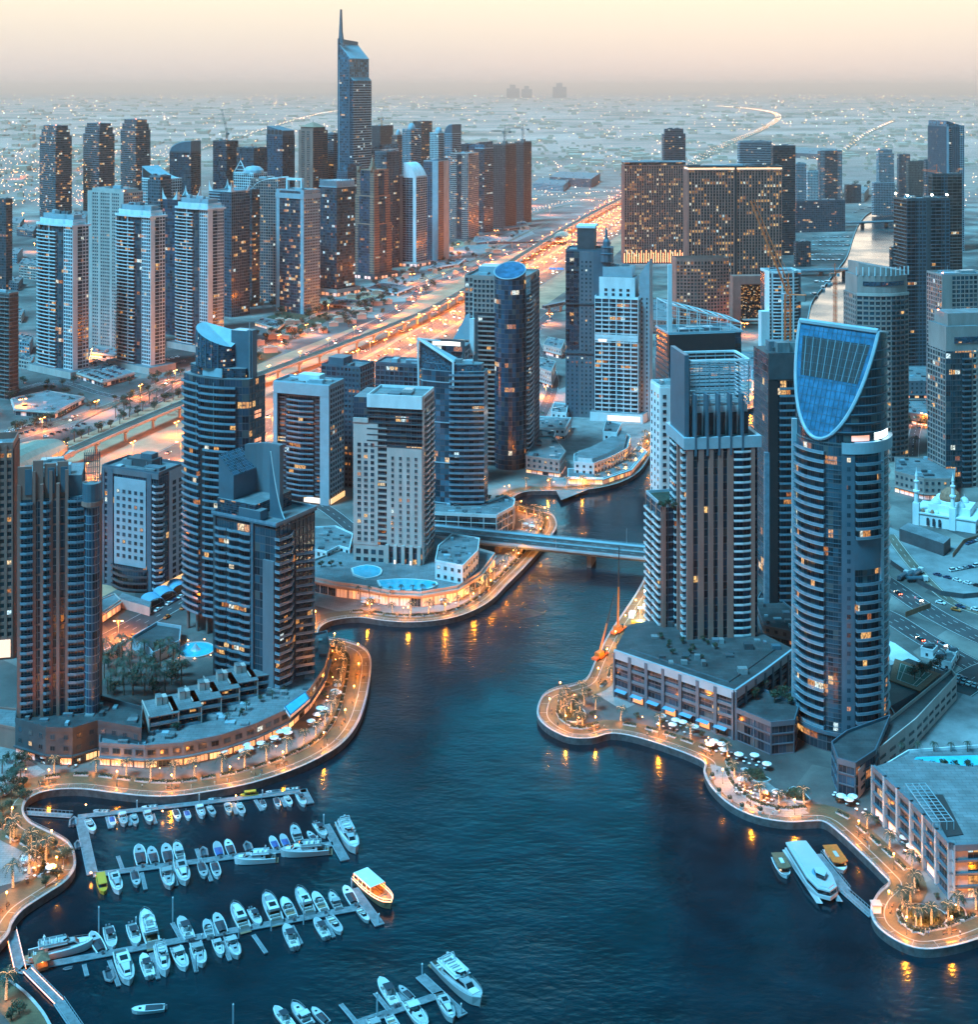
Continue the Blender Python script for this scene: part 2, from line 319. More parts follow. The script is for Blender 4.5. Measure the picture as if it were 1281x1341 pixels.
def ground_mat(m):
 t = m.node_tree; n = t.nodes; l = t.links; b = n['Principled BSDF']; b.inputs['Roughness'].default_value = .9; b.inputs['Specular IOR Level'].default_value = .2
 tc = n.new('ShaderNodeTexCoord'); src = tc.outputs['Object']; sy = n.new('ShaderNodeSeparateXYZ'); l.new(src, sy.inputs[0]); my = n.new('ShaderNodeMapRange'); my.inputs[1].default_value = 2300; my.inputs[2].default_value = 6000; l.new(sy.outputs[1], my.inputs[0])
 def nz(s, det=5, rough=.6):
  q = n.new('ShaderNodeTexNoise'); q.inputs['Scale'].default_value = s; q.inputs['Detail'].default_value = det; q.inputs['Roughness'].default_value = rough; l.new(src, q.inputs['Vector']); return q.outputs[0]
 a = ramp(t, [(.30, (.05, .05, .055)), (.44, (.13, .13, .13)), (.55, (.24, .235, .23)), (.72, (.38, .37, .36))], nz(.012, 8, .65))
 vo = n.new('ShaderNodeTexVoronoi'); vo.inputs['Scale'].default_value = .016; l.new(src, vo.inputs['Vector'])
 v2 = n.new('ShaderNodeSeparateColor'); l.new(vo.outputs['Color'], v2.inputs[0])
 c = ramp(t, [(0, (.5, .5, .5)), (.5, (.85, .83, .8)), (1, (1.1, 1.06, 1.0))], v2.outputs[0])
 mx = n.new('ShaderNodeMix'); mx.data_type = 'RGBA'; mx.blend_type = 'MULTIPLY'; mx.inputs[0].default_value = 1; l.new(a.outputs[0], mx.inputs[6]); l.new(c.outputs[0], mx.inputs[7])
 big = ramp(t, [(.40, (.55, .55, .56)), (.5, (1, 1, 1)), (.62, (1.25, 1.15, 1.0))], nz(.0009, 6, .6))
 m2 = n.new('ShaderNodeMix'); m2.data_type = 'RGBA'; m2.blend_type = 'MULTIPLY'; m2.inputs[0].default_value = 1; l.new(mx.outputs[2], m2.inputs[6]); l.new(big.outputs[0], m2.inputs[7])
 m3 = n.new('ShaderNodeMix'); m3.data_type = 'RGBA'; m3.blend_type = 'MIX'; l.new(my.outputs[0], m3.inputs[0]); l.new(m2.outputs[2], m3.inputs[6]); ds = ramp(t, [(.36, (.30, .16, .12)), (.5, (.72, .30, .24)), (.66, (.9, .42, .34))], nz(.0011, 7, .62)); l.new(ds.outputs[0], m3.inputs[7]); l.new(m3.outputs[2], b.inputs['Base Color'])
ground_mat(m_ground)
tris = tessellate_polygon([[Vector((*p, 0)) for p in OUT], [Vector((*p, 0)) for p in HL]])
allp = OUT + HL
mb = MB()
for t in tris:
 q = [(*allp[i], 0) for i in t]
 if (q[1][0] - q[0][0]) * (q[2][1] - q[0][1]) - (q[1][1] - q[0][1]) * (q[2][0] - q[0][0]) < 0: q.reverse()
 mb.face(q, m_ground)
tag(mb.build('ground'), kind='structure')
K['quay'] = mat('quay_wall', (.07, .075, .08), .8, noise=.5, scale=.5, bump=.3)
K['coping'] = mat('coping_stone', (.42, .44, .45), .7, noise=.2, scale=.6)
sgn = 1 if area > 0 else -1
def quay(pts):
 mb = MB()
 for i in range(len(pts) - 1):
  a, b = pts[i], pts[i + 1]
  mb.face([(*a, -6), (*b, -6), (*b, .3), (*a, .3)], K['quay'])
 A = offset(pts, 0, False); B = offset(pts, sgn * .7, False); C_ = offset(pts, -sgn * .12, False)
 for i in range(len(pts) - 1):
  mb.hexa([(*C_[i], .16), (*C_[i + 1], .16), (*B[i + 1], .16), (*B[i], .16), (*C_[i], .36), (*C_[i + 1], .36), (*B[i + 1], .36), (*B[i], .36)], K['coping'])
 return mb
tag(quay(shore).build('quay_wall'), 'dark stone quay wall with pale coping round the marina basin', 'quay wall', kind='structure')
tag(quay([tuple(G(x, y)) for x, y in lowleft][::-1] if False else [tuple(G(x, y)) for x, y in lowleft]).build('quay_wall'), kind='structure')
m_w = bpy.data.materials.new('marina_water'); m_w.use_nodes = True
def water_mat(m):
 t = m.node_tree; n = t.nodes; l = t.links; b = n['Principled BSDF']
 tc = n.new('ShaderNodeTexCoord'); src = tc.outputs['Object']
 def nz(s, det, mapscale=(1, 1, 1)):
  mp = n.new('ShaderNodeMapping'); mp.inputs['Scale'].default_value = mapscale; mp.inputs['Rotation'].default_value = (0, 0, .4); l.new(src, mp.inputs[0])
  q = n.new('ShaderNodeTexNoise'); q.inputs['Scale'].default_value = s; q.inputs['Detail'].default_value = det; l.new(mp.outputs[0], q.inputs['Vector']); return q.outputs[0]
 a = nz(.30, 2, (1, 1.8, 1)); c = nz(.06, 3, (1, 1.5, 1)); patch = nz(.010, 4)
 ad = n.new('ShaderNodeMath'); ad.operation = 'MULTIPLY_ADD'; l.new(c, ad.inputs[0]); ad.inputs[1].default_value = 2.2; l.new(a, ad.inputs[2])
 bp = n.new('ShaderNodeBump'); bp.inputs['Distance'].default_value = .55
 st = ramp(t, [(.38, (.10, .10, .10)), (.62, (.5, .5, .5))], patch); sy = n.new('ShaderNodeSeparateXYZ'); l.new(src, sy.inputs[0]); my = n.new('ShaderNodeMapRange'); my.inputs[1].default_value = 850; my.inputs[2].default_value = 1500; my.inputs[3].default_value = 1; my.inputs[4].default_value = .08; l.new(sy.outputs[1], my.inputs[0]); mu = n.new('ShaderNodeMath'); mu.operation = 'MULTIPLY'; l.new(st.outputs[0], mu.inputs[0]); l.new(my.outputs[0], mu.inputs[1]); l.new(mu.outputs[0], bp.inputs['Strength'])
 l.new(ad.outputs[0], bp.inputs['Height']); l.new(bp.outputs[0], b.inputs['Normal'])
 rg = ramp(t, [(.40, (.13, .13, .13)), (.62, (.28, .28, .28))], patch); l.new(rg.outputs[0], b.inputs['Roughness'])
 cc = ramp(t, [(.3, (.0001, .006, .010)), (.7, (.0003, .017, .026))], c); l.new(cc.outputs[0], b.inputs['Base Color'])
 b.inputs['IOR'].default_value = 1.40; b.inputs['Specular IOR Level'].default_value = .6; b.inputs['Specular Tint'].default_value = (.5, .95, 1, 1)
water_mat(m_w)
mb = MB(); mb.face([(-900, 150, ZW), (900, 150, ZW), (1300, 3200, ZW), (-900, 3200, ZW)], m_w); tag(mb.build('water'), kind='structure')
def pave(name, c1, c2, scale):
 m = bpy.data.materials.new(name); m.use_nodes = True; t = m.node_tree; n = t.nodes; l = t.links; b = n['Principled BSDF']; b.inputs['Roughness'].default_value = .62
 tc = n.new('ShaderNodeTexCoord'); br = n.new('ShaderNodeTexBrick'); br.inputs['Scale'].default_value = scale; br.inputs['Mortar Size'].default_value = .012
 br.inputs['Color1'].default_value = (*c1, 1); br.inputs['Color2'].default_value = (*c2, 1); br.inputs['Mortar'].default_value = (*[x * .5 for x in c1], 1)
 l.new(tc.outputs['Object'], br.inputs['Vector'])
 nz = n.new('ShaderNodeTexNoise'); nz.inputs['Scale'].default_value = .12; nz.inputs['Detail'].default_value = 6; l.new(tc.outputs['Object'], nz.inputs['Vector'])
 r = ramp(t, [(.3, (.6, .6, .6)), (.7, (1.15, 1.15, 1.15))], nz.outputs[0]); mx = n.new('ShaderNodeMix'); mx.data_type = 'RGBA'; mx.blend_type = 'MULTIPLY'; mx.inputs[0].default_value = 1
 l.new(br.outputs[0], mx.inputs[6]); l.new(r.outputs[0], mx.inputs[7]); l.new(mx.outputs[2], b.inputs['Base Color']); return m
K['brick'] = pave('promenade_paving', (.17, .115, .06), (.13, .09, .048), .35)
K['slab'] = pave('plaza_slabs', (.30, .29, .28), (.25, .25, .25), .2)
K['roof'] = pave('roof_screed', (.20, .225, .24), (.15, .175, .19), .13); K['droof'] = pave('dark_roof', (.07, .08, .085), (.045, .052, .058), .15)
K['asph'] = mat('asphalt', (.055, .055, .06), .8, noise=.35, scale=.08)
K['asph2'] = mat('worn_asphalt', (.15, .115, .085), .8, noise=.35, scale=.05)
K['sand'] = mat('sand', (.46, .27, .17), .95, noise=.35, scale=.03, bump=.3, bscale=.4)
K['sandb'] = mat('grey_sand', (.22, .235, .24), .95, noise=.45, scale=.05, bump=.5, bscale=.3)
K['line'] = mat('road_paint', (.75, .75, .72), .6, noise=.1)
K['lawn'] = mat('lawn', (.03, .05, .025), .95, noise=.5, scale=.2)
def strip(pts, w0, w1, z, m, name=None, uvless=True, mb=None):
 A = offset(pts, w0, False); B = offset(pts, w1, False); q = mb or MB()
 for i in range(len(pts) - 1):
  f = [(*A[i], z), (*B[i], z), (*B[i + 1], z), (*A[i + 1], z)]
  nrm = (f[1][0] - f[0][0]) * (f[2][1] - f[0][1]) - (f[1][1] - f[0][1]) * (f[2][0] - f[0][0])
  if nrm < 0: f.reverse()
  q.face(f, m, [(p[0], p[1]) for p in f])
 if mb: return q
 return tag(q.build(name), kind='structure')
def sect(i0, i1): return [shore[i] for i in range(i0 * 4, min(i1 * 4 + 1, len(shore)))]
ix = lambda x, y: min(range(len(SH)), key=lambda i: (SH[i][0] - x) ** 2 + (SH[i][1] - y) ** 2)
PROM = {'left': sect(ix(-60, 1262), ix(417, 826)), 'island': sect(ix(417, 826), ix(680, 662)), 'north': sect(ix(672, 653), ix(1040, 480)), 'right': sect(ix(872, 722), ix(1340, 1205))}
PW = {'left': 13, 'island': 10, 'north': 10, 'right': 12}
K['strip'] = mat('pale_paving_band', (.42, .40, .37), .7, noise=.15, scale=.4)
for k, p in PROM.items():
 strip(p, sgn * .7, sgn * PW[k], .05, K['brick'], 'promenade')
 q = strip(p, sgn * 3.9, sgn * 4.2, .06, K['strip'], mb=MB())
 for pt, d in along(p, 9, 3):
  nn = Vector((d.y, -d.x)) * sgn
  a = pt + nn * .8; b = pt + nn * 3.9; t_ = d * .1
  q.face([(*(a - t_), .06), (*(a + t_), .06), (*(b + t_), .06), (*(b - t_), .06)], K['strip'])
 tag(q.build('paving_band'), kind='structure')
strip([tuple(G(x, y)) for x, y in lowleft], -.7 * sgn * -1, 9 * sgn, .05, K['brick'], 'promenade')
def railing(pts, label, off=.45, h=1.15, step=2.4, cat='railing', grp='steel railings along the quay'):
 r = empty('railing', (0, 0)); mb = MB()
 P2 = offset(pts, sgn * off, False)
 for z0, z1 in ((h - .07, h), (.55, .6), (.85, .88)):
  A = offset(P2, .04, False); B = offset(P2, -.04, False)
  for i in range(len(P2) - 1): mb.hexa([(*A[i], z0 + .3), (*A[i + 1], z0 + .3), (*B[i + 1], z0 + .3), (*B[i], z0 + .3), (*A[i], z1 + .3), (*A[i + 1], z1 + .3), (*B[i + 1], z1 + .3), (*B[i], z1 + .3)], K['metal'])
 mb.build('rail', r); mb = MB()
 for p, d in along(P2, step): mb.box(p.x - .05, p.y - .05, .3, p.x + .05, p.y + .05, h + .3, K['metal'])
 tag(mb.build('post', r), kind='stuff'); tag(r, label, cat, grp)
for k, l in (('left', 'steel railing round the left bulge of the promenade beside the moored boats'), ('island', 'steel railing on the curved quay below the cream hotel tower'), ('north', 'steel railing on the far curved quay in front of the white terrace houses'), ('right', 'steel railing along the right bank past the round planter')):
 railing(PROM[k], l)
def pxs(pts, z=0): return [tuple(G(x, y, z)) for x, y in pts]
def sheet(pts, z, m, name, hz=0):
 mb = MB(); q = pxs(pts, hz)
 a = sum(q[i][0] * q[(i + 1) % len(q)][1] - q[(i + 1) % len(q)][0] * q[i][1] for i in range(len(q)))
 if a < 0: q.reverse()
 mb.cap([(*p, z) for p in q], m); return tag(mb.build(name), kind='structure')
def road(pts, w, name='road', z=.05, m=None, lanes=2, smooth=True, kerb=False):
 p = pxs(spline(pts, 5) if smooth and len(pts) > 2 else pts)
 strip(p, -w / 2, w / 2, z, m or K['asph'], name)
 mk = MB()
 for e in (-w / 2 + .5, w / 2 - .7): strip(p, e, e + .22, z + .02, K['line'], mb=mk)
 for ln in range(1, lanes):
  o = -w / 2 + w * ln / lanes
  for pt, d in along(p, 9):
   n_ = Vector((-d.y, d.x)); c = pt + n_ * -o
   mk.face([(*(c - d * 1.6 - n_ * .1), z + .02), (*(c + d * 1.6 - n_ * .1), z + .02), (*(c + d * 1.6 + n_ * .1), z + .02), (*(c - d * 1.6 + n_ * .1), z + .02)], K['line'])
 tag(mk.build('road_marking'), kind='structure')
 return p
HWY = [(-160, 853), (190, 650), (720, 342), (835, 275)]
sheet([(-200, 700), (240, 515), (500, 415), (760, 287), (830, 245), (880, 262), (800, 340), (600, 480), (250, 720), (-200, 960)], .03, K['sand'], 'sand_verge')
hw = road(HWY, 30, 'highway', .06, K['asph2'], 6, False)
A_ = pxs(HWY)
hwl = offset(A_, 34, False); hwr = offset(A_, -34, False)
for e in (-31, 31):
 p = offset(A_, e, False); strip(p, -13, 13, .06, K['asph2'], 'highway')
 mk = MB()
 for o in (-12, 12): strip(p, o, o + .25, .08, K['line'], mb=mk)
 tag(mk.build('road_marking'), kind='structure')
acc = road([(330, 500), (410, 462), (478, 430), (535, 398), (556, 375), (602, 360), (642, 341), (713, 314), (790, 270), (830, 245)], 14, 'road', .09, K['asph'], 3)
fr = road([(-60, 600), (60, 560), (150, 530), (245, 490), (330, 462), (420, 428)], 16, 'road', .07, K['asph2'], 3)
road([(0, 520), (70, 500), (130, 515), (190, 528), (215, 518), (260, 488)], 9, 'road', .08, K['asph'], 2)
road([(330, 462), (380, 430), (440, 402), (520, 383), (600, 352), (650, 325), (720, 290)], 8, 'road', .08, K['asph2'], 2)
road([(700, 560), (725, 500), (700, 440), (735, 400), (790, 372)], 11, 'road', .07, K['asph'], 2)
road([(100, 858), (160, 828), (250, 778), (300, 750)], 15, 'road', .07, K['asph'], 3)
road([(380, 700), (440, 702), (500, 700), (570, 694)], 16, 'road', .07, K['asph'], 3)
road([(380, 640), (430, 668), (470, 700)], 10, 'road', .08, K['asph'], 2)
far_r = road([(700, 262), (760, 258), (830, 252), (900, 236)], 16, 'road', .1, K['asph2'], 3)
far_r2 = road([(690, 284), (750, 268), (820, 270), (880, 262)], 14, 'road', .12, K['asph2'], 3)
FAR = road([(835, 275), (850, 262), (905, 217), (955, 190), (1000, 170), (1018, 158), (1015, 150), (985, 144), (940, 140)], 40, 'highway', .3, K['asph2'], 3)
FAR2 = road([(1060, 262), (1090, 215), (1130, 180), (1170, 160)], 20, 'road', .3, K['asph2'], 2)
FAR3 = road([(0, 196), (130, 200), (230, 205), (420, 150), (560, 140)], 25, 'road', .3, K['asph2'], 2)
rr1 = road([(1120, 735), (1175, 772), (1230, 808), (1300, 842), (1380, 870)], 14, 'highway', .10, K['asph'], 4)
rr2 = road([(1120, 790), (1165, 808), (1220, 842), (1300, 885), (1380, 920)], 14, 'highway', .08, K['asph'], 4)
road([(1165, 700), (1200, 745), (1250, 790), (1330, 815)], 7, 'road', .12, K['asph2'], 2)
road([(1195, 600), (1200, 560), (1220, 520), (1215, 480)], 9, 'road', .07, K['asph'], 2)
road([(1250, 905), (1290, 880), (1350, 860)], 16, 'road', .14, K['asph'], 2)
sheet([(1165, 690), (1230, 720), (1300, 700), (1400, 700), (1400, 815), (1281, 800), (1220, 770), (1165, 735)], .04, K['sandb'], 'sand_lot')
sheet([(1165, 945), (1255, 905), (1400, 880), (1400, 1010), (1165, 1000)], .05, K['sandb'], 'sand_lot')
sheet([(735, 655), (700, 590), (705, 520), (760, 500), (860, 520), (865, 560), (850, 595), (820, 622)], .035, K['slab'], 'plaza')
sheet([(820, 800), (850, 745), (890, 735), (880, 900), (815, 930), (775, 905)], .035, K['slab'], 'plaza')
sheet([(400, 790), (440, 760), (560, 770), (640, 740), (700, 700), (640, 770), (590, 800), (500, 806), (440, 800)], .035, K['slab'], 'plaza')
sheet([(-80, 900), (-80, 1180), (40, 1150), (60, 1110), (10, 1070), (20, 1030), (60, 1010), (30, 990)], .035, K['slab'], 'plaza')
sheet([(930, 1000), (1000, 1020), (1060, 1065), (1030, 1070), (990, 1064), (957, 1048), (936, 1027)], .07, K['slab'], 'quay_terrace')
for i, q in enumerate([[(350, 415), (400, 400), (440, 412), (400, 440), (350, 436)], [(300, 470), (345, 455), (370, 462), (310, 490)]]): sheet(q, .05, K['lawn'], 'lawn')
sheet([(60, 500), (115, 480), (130, 492), (75, 512)], .09, K['asph'], 'car_park')
sheet([(88, 487), (150, 505), (178, 490), (120, 470)], .10, K['asph'], 'car_park')
sheet([(10, 560), (60, 545), (70, 555), (10, 575)], .09, K['asph2'], 'car_park')
sheet([(370, 405), (470, 398), (600, 350), (640, 330), (600, 315), (480, 380), (420, 395)], .045, K['sand'], 'sand_lot')
sheet([(440, 392), (505, 385), (560, 360), (620, 342), (700, 306), (690, 298), (600, 325)], .055, K['slab'], 'car_park')
# ================================================================== TOWERS
class Tower:
 def __init__(s, label, px, th, fh=3.4, bay=3.4, D=None, group=None, name='tower', cat='tower', W=None, z0=0):
  xl, xc, xr, yt, yb = px; s.th = radians(th); s.fh = fh; s.bay = bay; s.pxs = px; s.sc = PX(yb)
  C = G(xc, yb); kl = (xl - IW / 2) / F; kr = (xr - IW / 2) / F; t = s.th
  s.W = W or max(4, (C.x - kl * C.y) / (cos(t) + kl * sin(t)))
  dn = sin(t) - kr * cos(t); Lb = (kr * C.y - C.x) / dn if abs(dn) > .02 else 99
  s.D = D or (Lb if 4 < Lb < 130 else min(max(s.W, 14), 28))
  s.H = hgt(yb, yt)
  X = Vector((cos(t), -sin(t))); Y = Vector((sin(t), cos(t)))
  c = C - X * s.W / 2 + Y * s.D / 2
  s.root = empty(name, (c.x, c.y, z0), -t); tag(s.root, label, cat, group)
  s.mbs = {}; s.nb = 0; s.nw = 0; s.yb = yb; s.near = s.sc > 1.25; s.C = C
 def mb(s, part='wall'):
  return s.mbs.setdefault(part, MB())
 def z(s, y): return hgt(s.yb, y)
 def rect(s, i=0, j=None):
  j = i if j is None else j; w, d = s.W / 2 - i, s.D / 2 - j; return [(-w, -d), (w, -d), (w, d), (-w, d)]
 def core(s, poly, z0, z1, g, top='roof', part='glazing', ztop=None):
  s.mb(part).prism(poly, z0, z1, K[g], top=K[top], cell=(s.bay, s.fh), ztop=ztop)
 def done(s):
  for k, m in s.mbs.items():
   if m.f: m.build(k.split('|')[0], s.root)
  return s.root
 def e(s, P, Q, a=0, b=1):
  P = Vector(P[:2]); Q = Vector(Q[:2]); t = (Q - P); L = t.length; t = t / L; return P + t * (L * a), t, Vector((t.y, -t.x)), L * (b - a)
 def grid(s, P, Q, z0, z1, wall='white', pw=.6, pd=.35, sh=.9, sd=.25, a=0, b=1, bay=None, fh=None, part='wall'):
  P, t, n, L = s.e(P, Q, a, b); bay = bay or s.bay; fh = fh or s.fh; m = s.mb(part); nb = max(1, round(L / bay)); w = K[wall]
  if pw:
   for i in range(nb + 1):
    u = L * i / nb; m.ob(P, t, n, max(0, u - pw / 2), min(L, u + pw / 2), -.05, pd, z0, z1, w)
  if sh:
   k = 0
   while z0 + k * fh + sh * .5 < z1:
    za = z0 + k * fh - sh * .5; m.ob(P, t, n, 0, L, -.05, sd, max(z0, za), min(z1, za + sh), w); k += 1
 def solid(s, P, Q, z0, z1, wall='white', d=.4, a=0, b=1, part='wall'):
  P, t, n, L = s.e(P, Q, a, b); s.mb(part).ob(P, t, n, 0, L, -.1, d, z0, z1, K[wall])
 def balc(s, pts, z0, z1, depth=1.4, front='balc', slab='grey', h=1.05, fh=None, gap=1, start=0, ph=.12, posts=0):
  fh = fh or s.fh; k = start; zs = []
  while z0 + (k + .35) * fh < z1: zs.append(z0 + k * fh); k += gap
  def draw(m, z):
   m.loop(pts, -.1, depth, z - .15, z + .12, K[slab], False)
   m.loop(pts, depth - ph, depth + .04, z + .12, z + h, K[front], False)
   A = offset(pts, 0, False); B = offset(pts, depth, False)
   for i in (0, len(pts) - 1):
    v = Vector(B[i]) - Vector(A[i]); n_ = Vector((v.y, -v.x)).normalized() * .06
    m.hexa([(*(Vector(A[i]) - n_), z), (*(Vector(B[i]) - n_), z), (*(Vector(B[i]) + n_), z), (*(Vector(A[i]) + n_), z)] + [(*(Vector(A[i]) - n_), z + h), (*(Vector(B[i]) - n_), z + h), (*(Vector(B[i]) + n_), z + h), (*(Vector(A[i]) + n_), z + h)], K[front])
  if s.near and s.nb + len(zs) <= 100:
   m = MB(); draw(m, 0); me = m.mesh('balcony')
   for z in zs: put('balcony', me, s.root, (0, 0, z))
   s.nb += len(zs)
  else:
   for z in zs: draw(s.mb('balconies'), z)
 def balcs(s, P, Q, z0, z1, n, depth=1.4, fill=.8, a=0, b=1, **k):
  P0, t, nn, L = s.e(P, Q, a, b)
  for i in range(n):
   c = L * (i + .5) / n; hw = L / n * fill / 2; s.balc([tuple(P0 + t * (c - hw)), tuple(P0 + t * (c + hw))], z0, z1, depth, **k)
 def windows(s, P, Q, z0, cols, rows, w, h, dz, wall='white', g='g_home', a=0, b=1, cap=100, skip=None, frame=None, out=.42):
  P, t, n, L = s.e(P, Q, a, b); key = 'windows'; rot = atan2(t.y, t.x)
  m = MB(); fr = K[frame or 'dgrey']
  m.face([(-w / 2, -.03, 0), (w / 2, -.03, 0), (w / 2, -.03, h), (-w / 2, -.03, h)], K[g], [(0.02, 0.1), (1, .1), (1, 1), (0.02, 1)])
  for q in ((-w / 2 - .08, -.09, -.1, -w / 2 + .06, .02, h + .06), (w / 2 - .06, -.09, -.1, w / 2 + .08, .02, h + .06), (-w / 2, -.09, h - .06, w / 2, .02, h + .06), (-w / 2 - .1, -.16, -.14, w / 2 + .1, .02, .02), (-.04, -.07, 0, .04, .01, h)): m.box(*q, fr)
  me = m.mesh('window')
  for j in range(rows):
   for i in range(cols):
    if skip and skip(i, j): continue
    p = P + t * (L * (i + .5) / cols) + n * out; z = z0 + j * dz
    if s.near and s.nw < cap: put('window', me, s.root, (p.x, p.y, z), rot); s.nw += 1
    else:
     mm = s.mb('window_field')
     q = [p - t * w / 2, p + t * w / 2]; mm.face([(*q[0], z), (*q[1], z), (*q[1], z + h), (*q[0], z + h)], K[g], [(i + .02, j + .1), (i + .98, j + .1), (i + .98, j + .98), (i + .02, j + .98)])
     mm.ob(p, t, n, -w / 2 - .1, w / 2 + .1, 0, .1, z - .14, z, fr)
 def parapet(s, poly, z, h=1.2, w='white', t=.3): s.mb('parapet').loop(poly, -t, .12, z - .3, z + h, K[w])
 def plant(s, poly, z, n=7, seed=0, w='panel', hmax=3.2):
  rr = random.Random(hash(s.root['label']) % 999 if 0 else len(s.root['label']) * 7 + seed); xs = [p[0] for p in poly]; ys = [p[1] for p in poly]; x0, x1, y0, y1 = min(xs), max(xs), min(ys), max(ys)
  for i in range(n):
   a, b = rr.uniform(1.5, (x1 - x0) * .26 + 1.5), rr.uniform(1.5, (y1 - y0) * .26 + 1.5); cx = rr.uniform(x0 * .6, x1 * .6); cy = rr.uniform(y0 * .6, y1 * .6)
   h = rr.uniform(.8, hmax); s.mb(f'rooftop_unit|{i}' if s.near else 'roof_plant').box(cx - a / 2, cy - b / 2, z, cx + a / 2, cy + b / 2, z + h + i * .013, K[rr.choice([w, 'roof', 'grey', 'metal'])])
  for i in range(3):
   cx = rr.uniform(x0 * .5, x1 * .5); cy = rr.uniform(y0 * .5, y1 * .5); s.mb(f'roof_pole|{i}' if s.near else 'roof_plant').tube((cx, cy, z), (cx, cy, z + hmax * rr.uniform(1, 2)), .12, .08, K['metal'], 5)
 def beacon(s, x, y, z):
  m = MB(); m.tube((0, 0, -.8), (0, 0, 0), .1, .1, K['metal'], 5); m.lathe([(0, 0), (.45, .1), (.45, .6), (0, .75)], K['redl'], 6); m.build('beacon', s.root, (x, y, z + .8))
def skin(T, P, Q, z0, z1, spec, glass=None):
 for a, b, st, wl in spec:
  if st == 'grid': T.grid(P, Q, z0, z1, wl, a=a, b=b)
  elif st == 'fine': T.grid(P, Q, z0, z1, wl, .9, .3, 1.6, .3, a=a, b=b, bay=T.bay * .8)
  elif st == 'rib': T.grid(P, Q, z0, z1, wl, 1.3, .8, .35, .15, a=a, b=b)
  elif st == 'band': T.grid(P, Q, z0, z1, wl, 0, 0, 1.15, .7, a=a, b=b)
  elif st == 'thin': T.grid(P, Q, z0, z1, wl, .18, .15, .25, .12, a=a, b=b)
  elif st == 'vert': T.grid(P, Q, z0, z1, wl, .5, .4, 0, 0, a=a, b=b)
  elif st == 'open': T.grid(P, Q, z0, z1, wl, .35, .2, .4, 1.1, a=a, b=b, bay=T.bay * 1.6)
  elif st == 'solid': T.solid(P, Q, z0, z1, wl, a=a, b=b)
  elif st.startswith('balc'):
   n = int(st[4:] or 1); T.balcs(P, Q, z0, z1, n, 1.3, .82, a, b, front=wl, slab='grey')
def simple(label, px, th, Fs, Rs, g='g_home', wall='white', fh=3.4, bay=3.4, top=None, tiers=None, roof='roof', par=1.3, D=None, group=None, plant=6, pod=None, beacon=False, name='tower', cat='tower', Ls=None, W=None):
 T = Tower(label, px, th, fh, bay, D, group, name, cat, W); H = T.H
 tiers = tiers or [(0, 1, 0, 0)]
 for f0, f1, i, j in tiers:
  z0, z1 = H * f0, H * f1; R = T.rect(i, j); T.core(R, z0, z1, g, roof)
  for sp, (p, q) in ((Fs, (0, 1)), (Rs, (1, 2)), (Ls or (Fs if px[1] < 700 else Fs), (3, 0))):
   if sp: skin(T, R[p], R[q], z0, z1, sp)
  T.parapet(R, z1, par, wall)
 if plant: T.plant(R, H, plant)
 if pod:
  ph, pw_, pm = pod; Pd = T.rect(-pw_); T.mb('podium').prism(Pd, 0, ph, K[pm], K['roof']); T.mb('podium').loop(Pd, -.3, .1, ph, ph + 1, K[pm])
  m = T.mb('podium_light')
  for p, q in ((0, 1), (1, 2)):
   P, t, n, L = T.e(Pd[p], Pd[q]); k = max(2, int(L / 6))
   for i in range(k): m.ob(P, t, n, L * (i + .15) / k, L * (i + .85) / k, 0, .15, .6, min(ph - 1, 4.2), K['warm'] if i % 3 != 1 else K['g_home'])
 if top: top(T, R, H)
 if beacon: T.beacon(T.W / 2 - 1, -T.D / 2 + 1, H + par)
 T.done(); return T
W1 = [(0, 1, 'grid', 'white')]; WH = 'white'
JL = 'towers of the cluster beyond the highway'
def crown_arch(T, R, H):      # quarter arch frame
 m = T.mb('arch_crown'); w = T.W
 for y in (-T.D / 2 + .5, T.D / 2 - .5):
  pr = None
  for i in range(13):
   a = pi - pi / 2 * i / 12; p = (w / 2 + (w - 1) * cos(a), y, H - 14 + 16 * sin(a))
   if pr: m.tube(pr, p, .8, .8, K['white'], 5)
   pr = p
  m.tube((w / 2 - .8, y, H - 8), (w / 2 - .8, y, H + 3), .8, .8, K['white'], 5)
 for i in range(0, 13, 2):
  a = pi - pi / 2 * i / 12; x, z = w / 2 + (w - 1) * cos(a), H - 14 + 16 * sin(a); m.tube((x, -T.D / 2 + .5, z), (x, T.D / 2 - .5, z), .5, .5, K['white'], 4)
def crown_horns(T, R, H):     # four curved sail horns at the corners
 for sx in (-1, 1):
  for sy in (-1, 1):
   m = T.mb(f'corner_horn|{sx}{sy}')
   pts = [(0, 0), (7, 0), (4.2, 2.5), (2, 5.5), (.6, 10), (0, 12)]
   x0, y0 = sx * (T.W / 2 + .3), sy * (T.D / 2 + .3)
   for ax in (0, 1):
    q = [(x0 - sx * a * (1 - ax), y0 - sy * a * ax, H + z) for a, z in pts]; off = (0, -sy * .5, 0) if ax == 0 else (-sx * .5, 0, 0)
    q2 = [(p[0] + off[0], p[1] + off[1], p[2]) for p in q]
    m.face(q, K['white']); m.face(q2[::-1], K['white'])
    for i in range(len(q)): m.face([q[i], q[(i + 1) % len(q)], q2[(i + 1) % len(q)], q2[i]], K['white'])
def crown_pyr(T, R, H):
 w, d = T.W / 2, T.D / 2; m = T.mb('pyramid_roof'); T.mb('upper_drum').prism(T.rect(2.5), H, H + 6, K['tan'], K['roof']); a = T.rect(1.2)
 for i in range(4): m.face([(*a[i], H + 6), (*a[(i + 1) % 4], H + 6), (0, 0, H + 14)], K['rose'])
 m.tube((0, 0, H + 13), (0, 0, H + 18), .4, .1, K['dgrey'])
